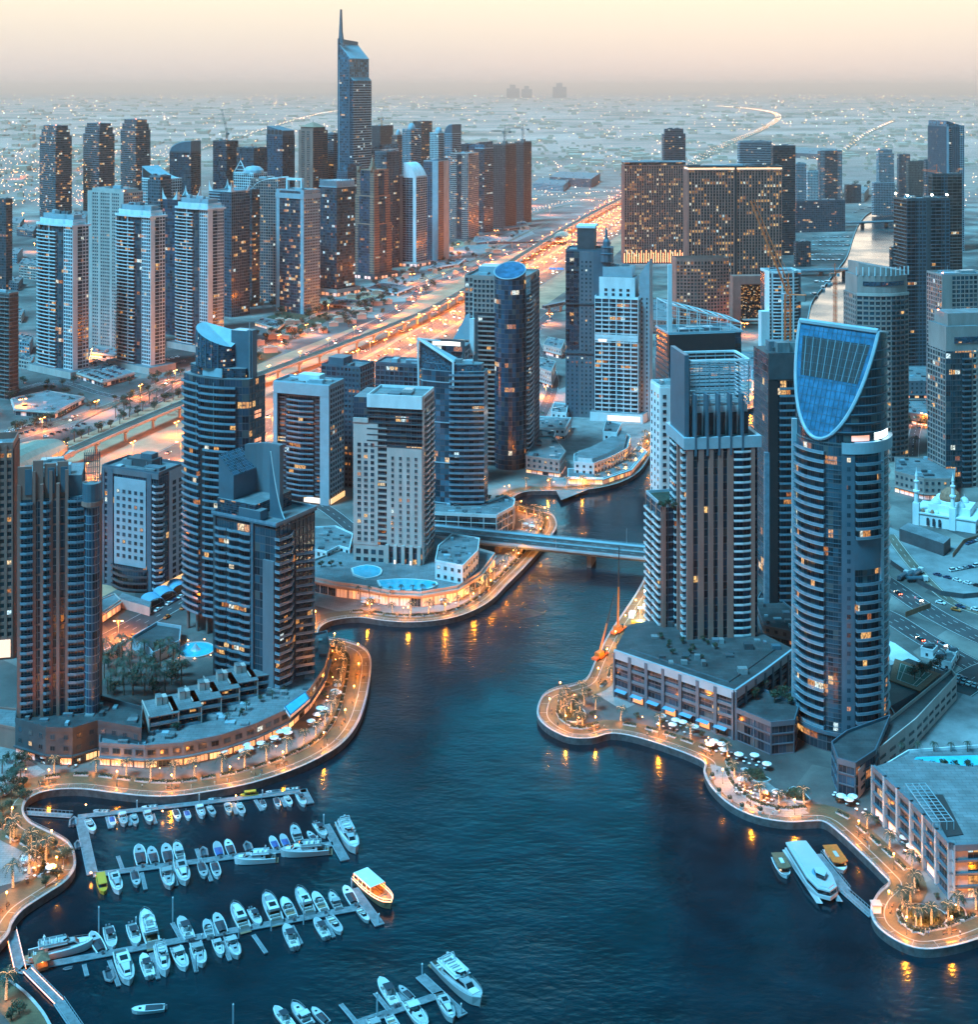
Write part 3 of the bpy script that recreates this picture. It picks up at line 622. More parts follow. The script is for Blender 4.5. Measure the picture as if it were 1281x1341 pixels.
def crown_lantern(T, R, H):
 T.mb('lantern').lathe([(5, H), (5, H + 4), (3.4, H + 4.2), (3.4, H + 9), (2.2, H + 9.5), (2, H + 14), (.9, H + 16), (.3, H + 22), (0, H + 22)], K['rose'], 10)
 for sx in (-1, 1): T.mb(f'turret|{sx}').box(sx * T.W * .3 - 2.5, -T.D / 2 + .5, H, sx * T.W * .3 + 2.5, -T.D / 2 + 4, H + 5, K['rose'])
def crown_slant(lo, hi, wall='steelgrey', glz='g_blue', ax=0):
 def f(T, R, H):
  w, d = T.W / 2, T.D / 2; T.core(T.rect(.4), H, H, glz, 'panel', 'crown', ztop=lambda x, y: H + lo + (hi - lo) * ((x + w) / (2 * w) if ax == 0 else (y + d) / (2 * d)))
 return f
def crown_sail(T, R, H):
 w, d = T.W / 2, T.D / 2; m = T.mb('sail_roof'); N_ = 10; pr = None
 for i in range(N_ + 1):
  u = i / N_; x = -w + 2 * w * u; z = H + 14 * (1 - u) ** 1.8 + 1
  if pr: m.hexa([(pr[0], -d, pr[1] - .8), (x, -d, z - .8), (x, d, z - .8), (pr[0], d, pr[1] - .8), (pr[0], -d, pr[1]), (x, -d, z), (x, d, z), (pr[0], d, pr[1])], K['panel'])
  pr = (x, z)
 m.box(-w, -d, H, -w + .8, d, H + 14, K['panel'])
def crown_dome(T, R, H): T.mb('dome').lathe([(T.W * .36, H), (T.W * .36, H + 3), (T.W * .33, H + 6), (T.W * .25, H + 9), (T.W * .12, H + 11), (0, H + 11.6)], K['panel'], 14)
def crown_crane(T, R, H): pass
def crown_frame(T, R, H):
 m = T.mb('crown_frame'); w, d = T.W / 2 - .4, T.D / 2 - .4; h = 8
 for x in (-w, w):
  for y in (-d, d): m.box(x - .4, y - .4, H, x + .4, y + .4, H + h, K['white'])
 m.box(-w - .4, -d - .4, H + h, w + .4, -d + .4, H + h + 1.2, K['white']); m.box(-w - .4, d - .4, H + h, w + .4, d + .4, H + h + 1.2, K['white'])
 m.box(-w - .4, -d + .4, H + h, -w + .4, d - .4, H + h + 1.2, K['white']); m.box(w - .4, -d + .4, H + h, w + .4, d - .4, H + h + 1.2, K['white']); T.plant(R, H, 5, 3)
def crown_curve(T, R, H):      # quarter-round fin like a sail edge
 w, d = T.W / 2, T.D / 2; N_ = 10; top = lambda x: H + 18 * sqrt(max(0, 1 - ((w - x) / (2 * w)) ** 2)) - 0
 pts = [(-w + 2 * w * i / N_) for i in range(N_ + 1)]; m = T.mb('curved_crown')
 for i in range(N_):
  a, b = pts[i], pts[i + 1]; za, zb = top(a), top(b)
  m.hexa([(a, -d, H), (b, -d, H), (b, d, H), (a, d, H), (a, -d, za), (b, -d, zb), (b, d, zb), (a, d, za)], K['steelgrey'])
  m.hexa([(a, -d - .5, za - 1), (b, -d - .5, zb - 1), (b, -d, zb - 1), (a, -d, za - 1), (a, -d - .5, za + .6), (b, -d - .5, zb + .6), (b, -d, zb + .6), (a, -d, za + .6)], K['panel'])
def crown_towercrane(hh=10, col='conc'):
 def f(T, R, H):
  m = T.mb('column_stub')
  for i in range(4):
   for j in range(3): x = -T.W / 2 + 1 + (T.W - 2) * i / 3; y = -T.D / 2 + 1 + (T.D - 2) * j / 2; m.box(x - .4, y - .4, H, x + .4, y + .4, H + 3, K['conc'])
  m.box(-3, -3, H, 4, 3, H + 6, K['conc'])
 return f
def tower_crane(x, y, z, h, jib, back, ang, label, col='red', tilt=0, s=1.0):
 r = empty('tower_crane', (x, y, z), radians(ang)); tag(r, label, 'crane', 'tower cranes on the building sites')
 c = K[col]; m = MB(); w = .9 * s
 for a, b in ((-w, -w), (w, -w), (w, w), (-w, w)): m.tube((a, b, 0), (a, b, h), .22 * s, .22 * s, c, 4)
 k = int(h / (3 * s)); 
 for i in range(k):
  z0 = h * i / k; z1 = h * (i + 1) / k; m.tube((-w, -w, z0), (w, -w, z1), .12 * s, .12 * s, c, 3); m.tube((w, -w, z0), (w, w, z1), .12 * s, .12 * s, c, 3); m.tube((w, w, z0), (-w, w, z1), .12 * s, .12 * s, c, 3)
 m.build('mast', r)
 m = MB(); t = radians(tilt); n = int(jib / (3 * s)); J = lambda u, o, v: (u * cos(t) - v * sin(t), o, h + u * sin(t) + v * cos(t))
 for o in (-.8 * s, .8 * s): m.tube(J(0, o, 0), J(jib, o, 0), .2 * s, .16 * s, c, 4)
 m.tube(J(0, 0, 1.6 * s), J(jib, 0, 1.2 * s), .2 * s, .14 * s, c, 4)
 for i in range(n):
  u0, u1 = jib * i / n, jib * (i + .5) / n; m.tube(J(u0, -.8 * s, 0), J(u1, 0, 1.5 * s), .1 * s, .1 * s, c, 3); m.tube(J(u1, 0, 1.5 * s), J(jib * (i + 1) / n, .8 * s, 0), .1 * s, .1 * s, c, 3)
 m.build('jib', r)
 m = MB(); m.box(-back, -.7 * s, h - .2, 0, .7 * s, h + .2, c); m.box(-back, -1.2 * s, h - 2 * s, -back + 3 * s, 1.2 * s, h - .2, K['conc']); m.build('counter_jib', r)
 m = MB(); m.tube((0, 0, h), (-.5, 0, h + 7 * s), .35 * s, .2 * s, c, 4); m.tube((-.5, 0, h + 7 * s), J(jib * .6, 0, 1.4 * s), .09, .09, c, 3); m.tube((-.5, 0, h + 7 * s), (-back, 0, h), .09, .09, c, 3); m.box(.6 * s, -1.9 * s, h - 2.2 * s, 2.4 * s, -.8 * s, h, K['panel']); m.build('cab_and_apex', r)
 return r
G1 = lambda w: [(0, 1, 'grid', w)]
BB = lambda w: [(0, 1, 'band', w)]
for lab, px in (('leftmost of the three dark banded towers standing together at the far left', (52, 73, 94, 166, 300)), ('middle one of the three dark banded towers at the far left', (109, 130, 150, 163, 298)), ('rightmost of the three dark banded towers at the far left', (158, 178, 197, 158, 292))):
 simple(lab, px, 44, BB('grey'), BB('grey'), 'g_lit', 'grey', group='three dark banded towers', tiers=[(0, .9, 0, 0), (.9, .96, 2.5, 2.5), (.96, 1, 5, 5)], beacon=True, fh=4)
simple('dark tower with a quarter-round curved top behind the pale cluster', (222, 250, 263, 200, 330), 20, [(0, 1, 'thin', 'dgrey')], BB('dgrey'), 'g_dark', 'dgrey', top=crown_curve)
simple('dark flat-topped tower with a slender crane beside the curved dark tower', (279, 297, 312, 186, 330), 40, [(0, 1, 'thin', 'dgrey')], [(0, 1, 'thin', 'dgrey')], 'g_dark', 'dgrey')
simple('low dark glass block left of the blue arcade-topped tower', (310, 332, 350, 195, 340), 35, [(0, 1, 'thin', 'dgrey')], [(0, 1, 'thin', 'dgrey')], 'g_dark', 'dgrey')
def crown_arcade(T, R, H):
 m = T.mb('arcade_crown'); w, d = T.W / 2 - 1, T.D / 2 - 1
 m.prism(T.rect(.5), H, H, K['steelgrey'], ztop=lambda x, y: H + 8 + 7 * (1 - (x + w) / (2 * w)))
 for i in range(4):
  x = -w + 2 * w * (i + .5) / 4; m.tube((x, -d - .7, H + 1), (x, -d - .4, H + 1), 0.1, .1, K['white']); m.box(x - w * .2, -d - .9, H + .5, x + w * .2, -d - .5, H + 6, K['black'])
  m.tube((x, -d - 1.0, H + 6), (x, -d - .5, H + 6), w * .2, w * .2, K['black'], 12)
simple('blue glass tower with an arcade of arches under its slanted crown', (349, 370, 386, 178, 325), 38, [(0, 1, 'thin', 'steelgrey')], [(0, 1, 'thin', 'steelgrey')], 'g_navy', 'steelgrey', top=crown_arcade)
simple('brown stone tower with a small pyramid roof left of the needle tower', (391, 410, 429, 172, 330), 42, [(0, .2, 'solid', 'tan'), (.2, .42, 'fine', 'tan'), (.42, .58, 'solid', 'tan'), (.58, .8, 'fine', 'tan'), (.8, 1, 'solid', 'tan')], [(0, 1, 'fine', 'tan')], 'g_dark', 'tan', top=crown_pyr)
simple('narrow grey tower between the pyramid-roofed tower and the needle tower', (428, 437, 445, 176, 325), 35, BB('grey'), BB('grey'), 'g_home', 'grey')
T = Tower('tallest tower of all, blue glass with stepped slanted top and long needle spire', (443, 462, 487, 106, 330), 30, 3.9, 3.2, name='skyscraper', cat='skyscraper')
zA, zB, zC, zD = T.z(106), T.z(57), T.z(12), T.z(250); w, d = T.W / 2, T.D / 2; x0 = T.W * .28
lft = [(-w, -d), (w * .6, -d), (w * .6, d), (-w, d)]; T.core(lft, 0, zB, 'g_blue', 'panel', ztop=lambda x, y: zB - (x + w) / (w * 1.6) * 24)
rgt = [(w * .6 + .02, -d + 1), (w, -d + 1), (w, d - 1), (w * .6 + .02, d - 1)]; T.core(rgt, 0, zA, 'g_off', 'panel', 'wing_glazing', ztop=lambda x, y: zA + 6 - (x - w * .6) / (w * .4) * 6)
skin(T, lft[0], lft[1], 0, zB - 26, [(0, .1, 'solid', 'panel'), (.1, .9, 'band', 'steelgrey'), (.9, 1, 'solid', 'steelgrey')]); skin(T, rgt[0], rgt[1], 0, zA - 2, [(0, 1, 'band', 'steelgrey')]); skin(T, rgt[1], rgt[2], 0, zA - 4, [(0, 1, 'band', 'panel')])
T.mb('fin').hexa([(-w - .6, -d - 1, 0), (-w + 1.2, -d - 1, 0), (-w + 1.2, d, 0), (-w - .6, d, 0), (-w - .6, -d - 1, zB + 8), (-w + 1.2, -d - 1, zB + 8), (-w + 1.2, d, zB + 4), (-w - .6, d, zB + 4)], K['steelgrey'])
q = T.mb('spire'); sp = [(-w - .4, 0, zB + 2), (-w * .35, 0, zB - 4), (-w * .62, 0, zB + (zC - zB) * .35), (-w * .72, 0, zC), (-w * .8, 0, zC), (-w * .95, 0, zB + (zC - zB) * .4)]
for y0, y1, f in ((-d + 1, -d + 5, 1),):
 q.face([(x, y0, z) for x, _, z in sp], K['steelgrey']); q.face([(x, y1, z) for x, _, z in sp][::-1], K['steelgrey'])
 for i in range(6): a, b = sp[i], sp[(i + 1) % 6]; q.face([(a[0], y0, a[2]), (a[0], y1, a[2]), (b[0], y1, b[2]), (b[0], y0, b[2])], K['steelgrey'])
T.done()
simple('tower with a swept white sail roof in front of the three banded towers', (186, 217, 238, 236, 405), 35, [(0, .25, 'grid', 'white'), (.25, .6, 'thin', 'steelgrey'), (.6, 1, 'grid', 'white')], [(0, 1, 'grid', 'white')], 'g_home', 'white', top=crown_sail)
simple('dark slab tower with pale horn crown behind the ribbed white tower', (213, 232, 262, 262, 440), 32, [(0, 1, 'thin', 'dgrey')], BB('dgrey'), 'g_navy', 'dgrey', top=crown_horns, plant=0)
simple('grey tower with curved white horns at its roof corners', (274, 303, 327, 252, 416), 35, [(0, .5, 'band', 'panel'), (.5, 1, 'grid', 'steelgrey')], [(0, 1, 'thin', 'panel')], 'g_home', 'panel', top=crown_horns, plant=0)
def crown_A(T, R, H):
 m = T.mb('a_frame'); w, d = T.W / 2, T.D / 2; p = (-w * .3, -d, H + 16); m.tube((-w, -d, H), p, .8, .6, K['white'], 5); m.tube((w * .3, -d, H), p, .8, .6, K['white'], 5)
 for k in (.3, .6): m.tube((-w + w * .7 * k, -d, H + 16 * k), (w * .3 - w * .6 * k, -d, H + 16 * k), .4, .4, K['white'], 4)
 m.tube((-w * .3, -d, H + 15), (-w * .3, -d, H + 24), .3, .1, K['metal'], 4)
 T.mb('dome').lathe([(w * .8, H), (w * .75, H + 4), (w * .5, H + 8), (0, H + 9.5)], K['panel'], 12, c=(w * .3, 0, 0))
simple('white tower with an A-shaped frame and glass dome on its roof', (306, 332, 350, 228, 385), 35, G1('white'), G1('white'), 'g_home', 'white', top=crown_A, plant=0)
simple('tan grid tower with a quarter-circle arch over its roof', (329, 364, 378, 236, 396), 22, G1('beige'), [(0, 1, 'grid', 'panel')], 'g_home', 'beige', top=crown_arch)
def crown_portal(T, R, H):
 m = T.mb('roof_portal'); w = T.W / 2
 for x in (-w * .8, w * .25): m.box(x, -2, H, x + 2, 2, H + 11, K['white'])
 m.box(-w * .8, -2, H + 11, w * .25 + 2, 2, H + 13.5, K['white']); T.mb('crown_band').prism(T.rect(-.8), H - 9, H - 3, K['panel'], K['roof'], bottom=True)
simple('dark glass tower with grey sides and an open white portal on the roof', (362, 398, 419, 251, 412), 36, [(0, .12, 'solid', 'panel'), (.12, .88, 'thin', 'steelgrey'), (.88, 1, 'solid', 'panel')], [(0, 1, 'fine', 'panel')], 'g_lit', 'panel', top=crown_portal)
def crown_slats(T, R, H):
 m = T.mb('crown_slats'); w, d = T.W / 2, T.D / 2
 for i in range(12): x = -w + 2 * w * (i + .5) / 12; m.box(x - .4, -d - .2, H, x + .4, -d + .4, H + 10, K['panel'])
 for i in range(8): y = -d + 2 * d * (i + .5) / 8; m.box(w - .4, y - .4, H, w + .2, y + .4, H + 10, K['panel'])
 m.box(-w + 1, -d + 1, H, w - 1, d - 1, H + 8, K['panel'])
simple('dark blue office tower with a slatted grey crown', (418, 441, 465, 246, 388), 38, [(0, 1, 'thin', 'dgrey')], [(0, 1, 'thin', 'dgrey')], 'g_off', 'panel', top=crown_slats, pod=(8, 5, 'cream'))
simple('rose stone tower with three dark glass panels and a lantern spire', (463, 490, 513, 224, 366), 38, [(0, .22, 'fine', 'rose'), (.22, .78, 'thin', 'dgrey'), (.78, 1, 'fine', 'rose')], [(0, .3, 'fine', 'rose'), (.3, .7, 'thin', 'dgrey'), (.7, 1, 'fine', 'rose')], 'g_navy', 'rose', tiers=[(0, .5, 0, 0), (.5, .76, 1.6, 1.6), (.76, 1, 3, 3)], top=crown_lantern, plant=0, pod=(7, 6, 'dgrey'))
simple('grey ribbed tower just right of the rose stone tower', (491, 506, 523, 200, 352), 36, [(0, .5, 'grid', 'grey'), (.5, 1, 'thin', 'dgrey')], G1('grey'), 'g_home', 'grey')
def crown_blade(T, R, H):
 w, d = T.W / 2, T.D / 2; m = T.mb('blade_crown'); N_ = 8; f = lambda u: H + 20 * (1 - u ** 2.2); 
 for i in range(N_):
  a, b = i / N_, (i + 1) / N_; xa, xb = -w * .2 + 1.2 * w * a, -w * .2 + 1.2 * w * b
  m.hexa([(xa, -d - .6, H - 2), (xb, -d - .6, H - 2), (xb, d, H - 2), (xa, d, H - 2), (xa, -d - .6, f(a)), (xb, -d - .6, f(b)), (xb, d, f(b)), (xa, d, f(a))], K['white'])
simple('white framed dark glass tower with a curved blade roof', (518, 545, 559, 232, 350), 28, [(0, .35, 'solid', 'panel'), (.35, .85, 'open', 'panel'), (.85, 1, 'solid', 'white')], [(0, 1, 'open', 'white')], 'g_navy', 'white', top=crown_blade, plant=0, pod=(6, 4, 'cream'))
simple('slim tower with pale orange fins on its right side', (555, 574, 588, 212, 342), 28, [(0, .6, 'grid', 'steelgrey'), (.6, 1, 'solid', 'panel')], [(0, .5, 'fine', 'rose'), (.5, 1, 'solid', 'cream')], 'g_navy', 'panel', top=crown_slant(0, 4))
simple('cream grid tower with bright rooftop lamps and a dark central strip', (590, 613, 627, 202, 314), 24, [(0, .35, 'grid', 'cream'), (.35, .65, 'thin', 'dgrey'), (.65, 1, 'grid', 'cream')], G1('cream'), 'g_lit', 'cream')
simple('blue rounded glass tower right of the cream grid tower', (622, 634, 646, 195, 305), 35, [(0, 1, 'band', 'dgrey')], BB('grey'), 'g_off', 'panel', top=crown_slant(8, 0, ax=1))
t1 = simple('unfinished dark concrete tower carrying the left one of two cranes', (646, 662, 676, 190, 300), 32, [(0, 1, 'open', 'conc')], [(0, 1, 'open', 'conc')], 'g_cons', 'conc', top=crown_towercrane(), plant=0)
t2 = simple('unfinished dark concrete tower carrying the right one of two cranes', (674, 686, 696, 187, 292), 32, [(0, 1, 'open', 'conc')], [(0, 1, 'open', 'conc')], 'g_cons', 'conc', top=crown_towercrane(), plant=0)
tower_crane(t1.root.location.x, t1.root.location.y, t1.H, 24, 26, 12, 185, 'dark tower crane on the left unfinished concrete tower', 'dgrey', s=1.6)
tower_crane(t2.root.location.x, t2.root.location.y, t2.H, 26, 30, 12, 176, 'dark tower crane on the right unfinished concrete tower', 'dgrey', s=1.6)
for lab, px, th, w_, g_, cr in (
 ('stone and glass tower with an orange crane right of the needle tower', (487, 498, 515, 166, 285), 32, 'dgrey', 'g_cons', None),
 ('pale domed banded tower behind the blade-roofed tower', (527, 538, 551, 170, 300), 32, 'panel', 'g_home', crown_dome),
 ('brown flat-topped tower standing furthest back in the cluster', (541, 552, 566, 160, 290), 35, 'brown', 'g_dark', None),
 ('white ribbed tower with tall arched crown behind the orange-finned tower', (563, 574, 586, 175, 296), 35, 'white', 'g_home', crown_dome),
 ('blue tower topped by a half-round sail behind the cream grid tower', (582, 592, 604, 176, 298), 35, 'panel', 'g_off', crown_curve),
 ('dark low tower behind the unfinished towers', (604, 612, 622, 190, 292), 35, 'dgrey', 'g_home', None),
 ('blue framed tower with slanted roof behind the rounded glass tower', (614, 628, 646, 192, 293), 30, 'steelgrey', 'g_navy', crown_slant(0, 8)),
 ('small brown domed tower beside the pale domed banded tower', (513, 520, 530, 178, 292), 35, 'tan', 'g_home', crown_dome),
 ('blue slanted-roof tower tucked behind the slatted crown tower', (441, 455, 474, 226, 345), 32, 'steelgrey', 'g_off', crown_slant(2, 12)),
 ('white low tower with stepped white roof right of the needle tower', (482, 500, 522, 197, 325), 34, 'white', 'g_off', crown_slant(0, 9)),
 ('grey tower standing behind the pale grid tower pair at the left', (196, 210, 224, 232, 420), 34, 'grey', 'g_home', None),
 ('dark tower with gold lit windows right of the horned grey tower', (318, 330, 340, 250, 402), 34, 'dgrey', 'g_lit', None),
 ('small dark tower behind the leftmost round white tower', (0, 8, 16, 262, 380), 30, 'dgrey', 'g_home', None)):
 simple(lab, px, th, [(0, 1, 'grid', w_)], BB(w_), g_, w_, top=cr, plant=0 if cr else 5)
o_ = G(500, 285); tower_crane(o_.x, o_.y, hgt(285, 166), 16, 22, 8, 10, 'orange tower crane right of the needle tower', 'orange', s=1.5)
o_ = G(297, 330); tower_crane(o_.x, o_.y, hgt(330, 186), 14, 42, 6, 125, 'slender luffing crane over the dark flat-topped tower', 'dgrey', 62, s=1.3)
def roundtower(label, px, crown=True, seed=1):
 T = Tower(label, px, 38, 3.3, 3.0, group='pale curved balcony towers'); w, d = T.W / 2, T.D / 2; H = T.H
 P = [(-w, d)] + [(-w + (w * 1.5) * .5 * (1 - cos(pi * i / 10)) * 1.0, -d - sin(pi * i / 10) * 0 - (2.5 * sin(pi * i / 10))) for i in range(11)] + [(w, -d), (w, d)]
 T.core(P, 0, H, 'g_home'); cur = P[1:9]
 T.balc(cur, 3.3, H - 4, 1.5, front='balcw'); T.balc([P[-3], (w * .98, -d)], 3.3, H, .5, front='balcw') if 0 else None
 skin(T, P[11], P[12], 0, H, [(0, 1, 'grid', 'white')]); skin(T, P[12], P[13], 0, H + 3, [(0, .3, 'solid', 'white'), (.3, .62, 'open', 'white'), (.62, 1, 'grid', 'white')])
 for k in (.12, .38, .66): T.mb('strip').box(P[3][0] + w * k, -d - 3.4, 3, P[3][0] + w * k + .9, -d + 1, H, K['dgrey' if k < .5 else 'white'])
 T.mb('crown').prism(offset(P, -1.6), H, H + 5, K['white'], K['roof']); T.mb('crown').loop(P, .3, 1.6, H - 1.2, H + .6, K['white']); T.mb('crown').prism(offset(P, -4.2), H + 5, H + 9, K['panel'], K['roof']); T.plant(offset(P, -5), H + 9, 5, seed)
 T.mb('podium').prism(offset(T.rect(-5), 2), 0, 6, K['cream'], K['roof'])
 T.done(); return T
roundtower('white rounded balcony tower, leftmost of the three pale ones beyond the highway', (50, 95, 116, 296, 494))
roundtower('white rounded tower with dark slot and lit orange windows, middle of the three pale ones', (153, 197, 216, 284, 488), seed=4)
roundtower('white ribbed rounded tower, rightmost of the three pale ones beyond the highway', (231, 272, 293, 274, 462), seed=9)
def crown_steps(T, R, H): T.mb('crown').prism(T.rect(3), H, H + 4, K['cream'], K['roof']); T.plant(T.rect(5), H + 4, 5)
simple('wide cream tower of thin vertical ribs behind the pale rounded towers', (115, 162, 187, 254, 462), 32, [(0, .13, 'solid', 'cream'), (.13, .3, 'fine', 'cream'), (.3, .36, 'solid', 'cream'), (.36, .62, 'fine', 'cream'), (.62, .68, 'solid', 'cream'), (.68, .88, 'fine', 'cream'), (.88, 1, 'solid', 'cream')], [(0, 1, 'fine', 'cream')], 'g_home', 'cream', top=crown_steps, beacon=True)
simple('unfinished concrete frame tower cut by the left edge of the photo', (-30, 12, 24, 386, 524), 30, [(0, 1, 'open', 'conc')], [(0, 1, 'open', 'conc')], 'g_cons', 'conc', plant=3)
def brownhotel(label, px, th, mats, D, top_l=None):
 T = Tower(label, px, th, 3.6, 3.6, W=D, name='hotel', cat='hotel'); H = T.H; R = T.rect(); T.core(R, 0, H, 'g_mall', 'droof')
 for a, b in ((0, 1), (3, 0), (1, 2)): T.grid(R[a], R[b], 0, H - 5, mats, 1.5, .9, .5, .2)
 T.mb('cornice').loop(R, -1, 1.2, H - 5, H - 4, K[mats]); T.mb('cornice').loop(R, -1, 1.0, H, H + 1.2, K['panel' if top_l is None else 'dgrey'])
 if top_l: T.mb('lit_cornice').loop(R, .02, .3, H - 3.2, H - 1, K['warm2'])
 T.plant(R, H, 9, 2, hmax=2.5); return T
T = brownhotel('left wing of the wide brown hotel with lit gold ribs at its base', (815, 818, 898, 213, 346), 86, 'tan', 24); H = T.H
for i in range(17):
 pass
R = T.rect(); P, t, n, L = T.e(R[1], R[2])
for i in range(int(L / 3.6) + 1): T.mb('rib_light_wash').ob(P, t, n, i * 3.6 - .35, i * 3.6 + .35, .92, 1.0, 2, 20 if i % 2 else 16, K['ambers'])  # glowing strips put the uplight on the ribs into their faces
T.done()
T = brownhotel('right wing of the wide brown hotel with a glowing roof line', (898, 902, 1024, 219, 400), 86, 'tan', 24, True)
T.mb('centre_joint').box(T.W / 2 - 1, -1, 0, T.W / 2 + 1.2, 1.5, T.H, K['black']); T.done()
T = Tower('low curved brown annexe of the wide hotel', (882, 886, 955, 342, 436), 84, 3.6, 3.4, W=20, name='hotel_annexe', cat='hotel annexe'); w, d = T.W / 2, T.D / 2
P = [(-w, -d), (w, -d)] + [(w + 5 * sin(pi * i / 8), -d + 2 * d * i / 8) for i in range(1, 8)] + [(w, d), (-w, d)]
T.core(P, 0, T.H, 'g_mall', 'droof')
for i in range(1, len(P) - 2): T.grid(P[i], P[i + 1], 0, T.H, 'tan', 1.4, .6, 1.3, .4)
T.solid(P[0], P[1], 0, T.H, 'tan'); T.parapet(P, T.H, 3, 'tan'); T.done()
T = Tower('brown stone gateway block with a tall lit opening beside the hotel annexe', (955, 960, 1010, 362, 425), 86, 4, 5, W=16, name='gateway', cat='gateway'); w, d = T.W / 2, T.D / 2; H = T.H; m = T.mb('wall')
m.box(w - 14, -d, 0, w, -d + 9, H, K['tan']); m.box(w - 14, d - 8, 0, w, d, H, K['tan']); m.box(w - 14, -d + 9, H - 9, w, d - 8, H, K['tan']); m.box(w - 16, -d, 0, w - 14.02, d, H * .8, K['tan'])
T.mb('opening_light').box(w - 13.9, -d + 9.02, 0, w - 13.5, d - 8.02, H - 12, K['g_mall']); plight(T.root, (w - 6, 0, 8), 60000, (1, .4, .08)) if 'plight' in globals() else None; T.mb('entrance_canopy').box(w, -d + 10, 5, w + 9, d - 9, 6, K['cream']); T.done()
simple('rounded grey glass tower behind the left wing of the brown hotel', (867, 870, 898, 170, 300), 72, BB('grey'), BB('grey'), 'g_home', 'grey', tiers=[(0, .95, 0, 0), (.95, 1, 3, 3)])
simple('low wide blue glass office block behind the hotel roof', (966, 969, 1011, 186, 290), 75, BB('panel'), BB('panel'), 'g_off', 'panel')
simple('near-black slab tower right of the brown hotel', (1010, 1013, 1042, 192, 335), 80, BB('dgrey'), BB('dgrey'), 'g_dark', 'dgrey')
simple('square blue grey apartment tower above the far boat basin', (1071, 1074, 1103, 198, 268), 76, BB('steelgrey'), [(0, .2, 'grid', 'panel'), (.2, .8, 'band', 'steelgrey'), (.8, 1, 'grid', 'panel')], 'g_lit', 'panel', beacon=False)
simple('slim pale tower with a bright rooftop lamp beside the far channel', (1148, 1151, 1171, 197, 262), 76, G1('panel'), G1('panel'), 'g_home', 'panel', tiers=[(0, .92, 0, 0), (.92, 1, 3, 3)], beacon=True)
for lab, px, w_, g_ in (('grey blue apartment tower with low pale annexe at the far channel', (1142, 1145, 1172, 240, 282), 'panel', 'g_home'),
 ('long low grey apartment block above the far boat basin', (1040, 1043, 1107, 264, 305), 'steelgrey', 'g_home'),
 ('pale apartment tower left of the square blue grey tower', (1040, 1043, 1056, 215, 275), 'panel', 'g_home'),
 ('second pale apartment tower behind the long low block', (1056, 1058, 1072, 225, 272), 'white', 'g_home'),
 ('low grey block beside the far planted park', (1106, 1109, 1128, 243, 266), 'grey', 'g_home'),
 ('mid-height grey tower right of the slim pale tower', (1175, 1178, 1192, 203, 270), 'grey', 'g_home'),
 ('unfinished grey tower with a yellow working platform', (1187, 1190, 1212, 212, 285), 'conc', 'g_cons'),
 ('blocky grey tower with a turquoise top floor', (1210, 1213, 1240, 210, 290), 'grey', 'g_home'),
 ('grey tower with dark blue box roof behind the tall right edge tower', (1217, 1220, 1246, 193, 275), 'steelgrey', 'g_home'),
 ('small dark block at the foot of the far boat basin', (1040, 1043, 1062, 318, 350), 'dgrey', 'g_home'),
 ('terraced dark club house on the right bank of the far channel', (1165, 1168, 1186, 325, 356), 'dgrey', 'g_lit')):
 simple(lab, px, 78, BB(w_), G1(w_), g_, w_, plant=4, D=None)
T = simple('tall dark ribbed tower with spotlit parapet at the right edge', (1236, 1240, 1300, 166, 330), 80, [(0, 1, 'rib', 'steelgrey')], [(0, .12, 'solid', 'panel'), (.12, .3, 'open', 'panel'), (.3, .7, 'rib', 'steelgrey'), (.7, 1, 'grid', 'panel')], 'g_dark', 'steelgrey', D=30, W=60, top=crown_slant(9, 0, ax=1))
simple('dark unfinished tower rising behind the floodlit one', (1216, 1221, 1300, 230, 440), 80, [(0, 1, 'open', 'dconc')], [(0, .3, 'open', 'conc'), (.3, .5, 'grid', 'steelgrey'), (.5, 1, 'open', 'conc')], 'g_cons', 'dgrey', D=34, plant=2)
T = simple('dark unfinished tower with four floodlights on its roof edge', (1183, 1188, 1244, 262, 486), 80, [(0, 1, 'open', 'dconc')], [(0, .2, 'open', 'steelgrey'), (.2, .45, 'grid', 'steelgrey'), (.45, .55, 'solid', 'dgrey'), (.55, .8, 'open', 'grey'), (.8, 1, 'grid', 'steelgrey')], 'g_cons', 'dgrey', D=None, W=26, plant=3)
for fx, fy in ((-.9, -.95), (.9, -.95), (.9, .2), (.9, .9)):
 m = MB(); m.tube((0, 0, 0), (0, 0, 2.5), .15, .1, K['metal'], 5); m.lathe([(0, 2.4), (.9, 2.5), (.9, 3.6), (0, 3.8)], K['bulb'], 8); m.build('floodlight', T.root, (T.W / 2 * fx, T.D / 2 * fy, T.H + 1))
o_ = G(1235, 440); tower_crane(o_.x, o_.y + 20, 60, 110, 30, 10, 100, 'rust-red crane mast between the two unfinished towers at the right', 'red', s=1.2)
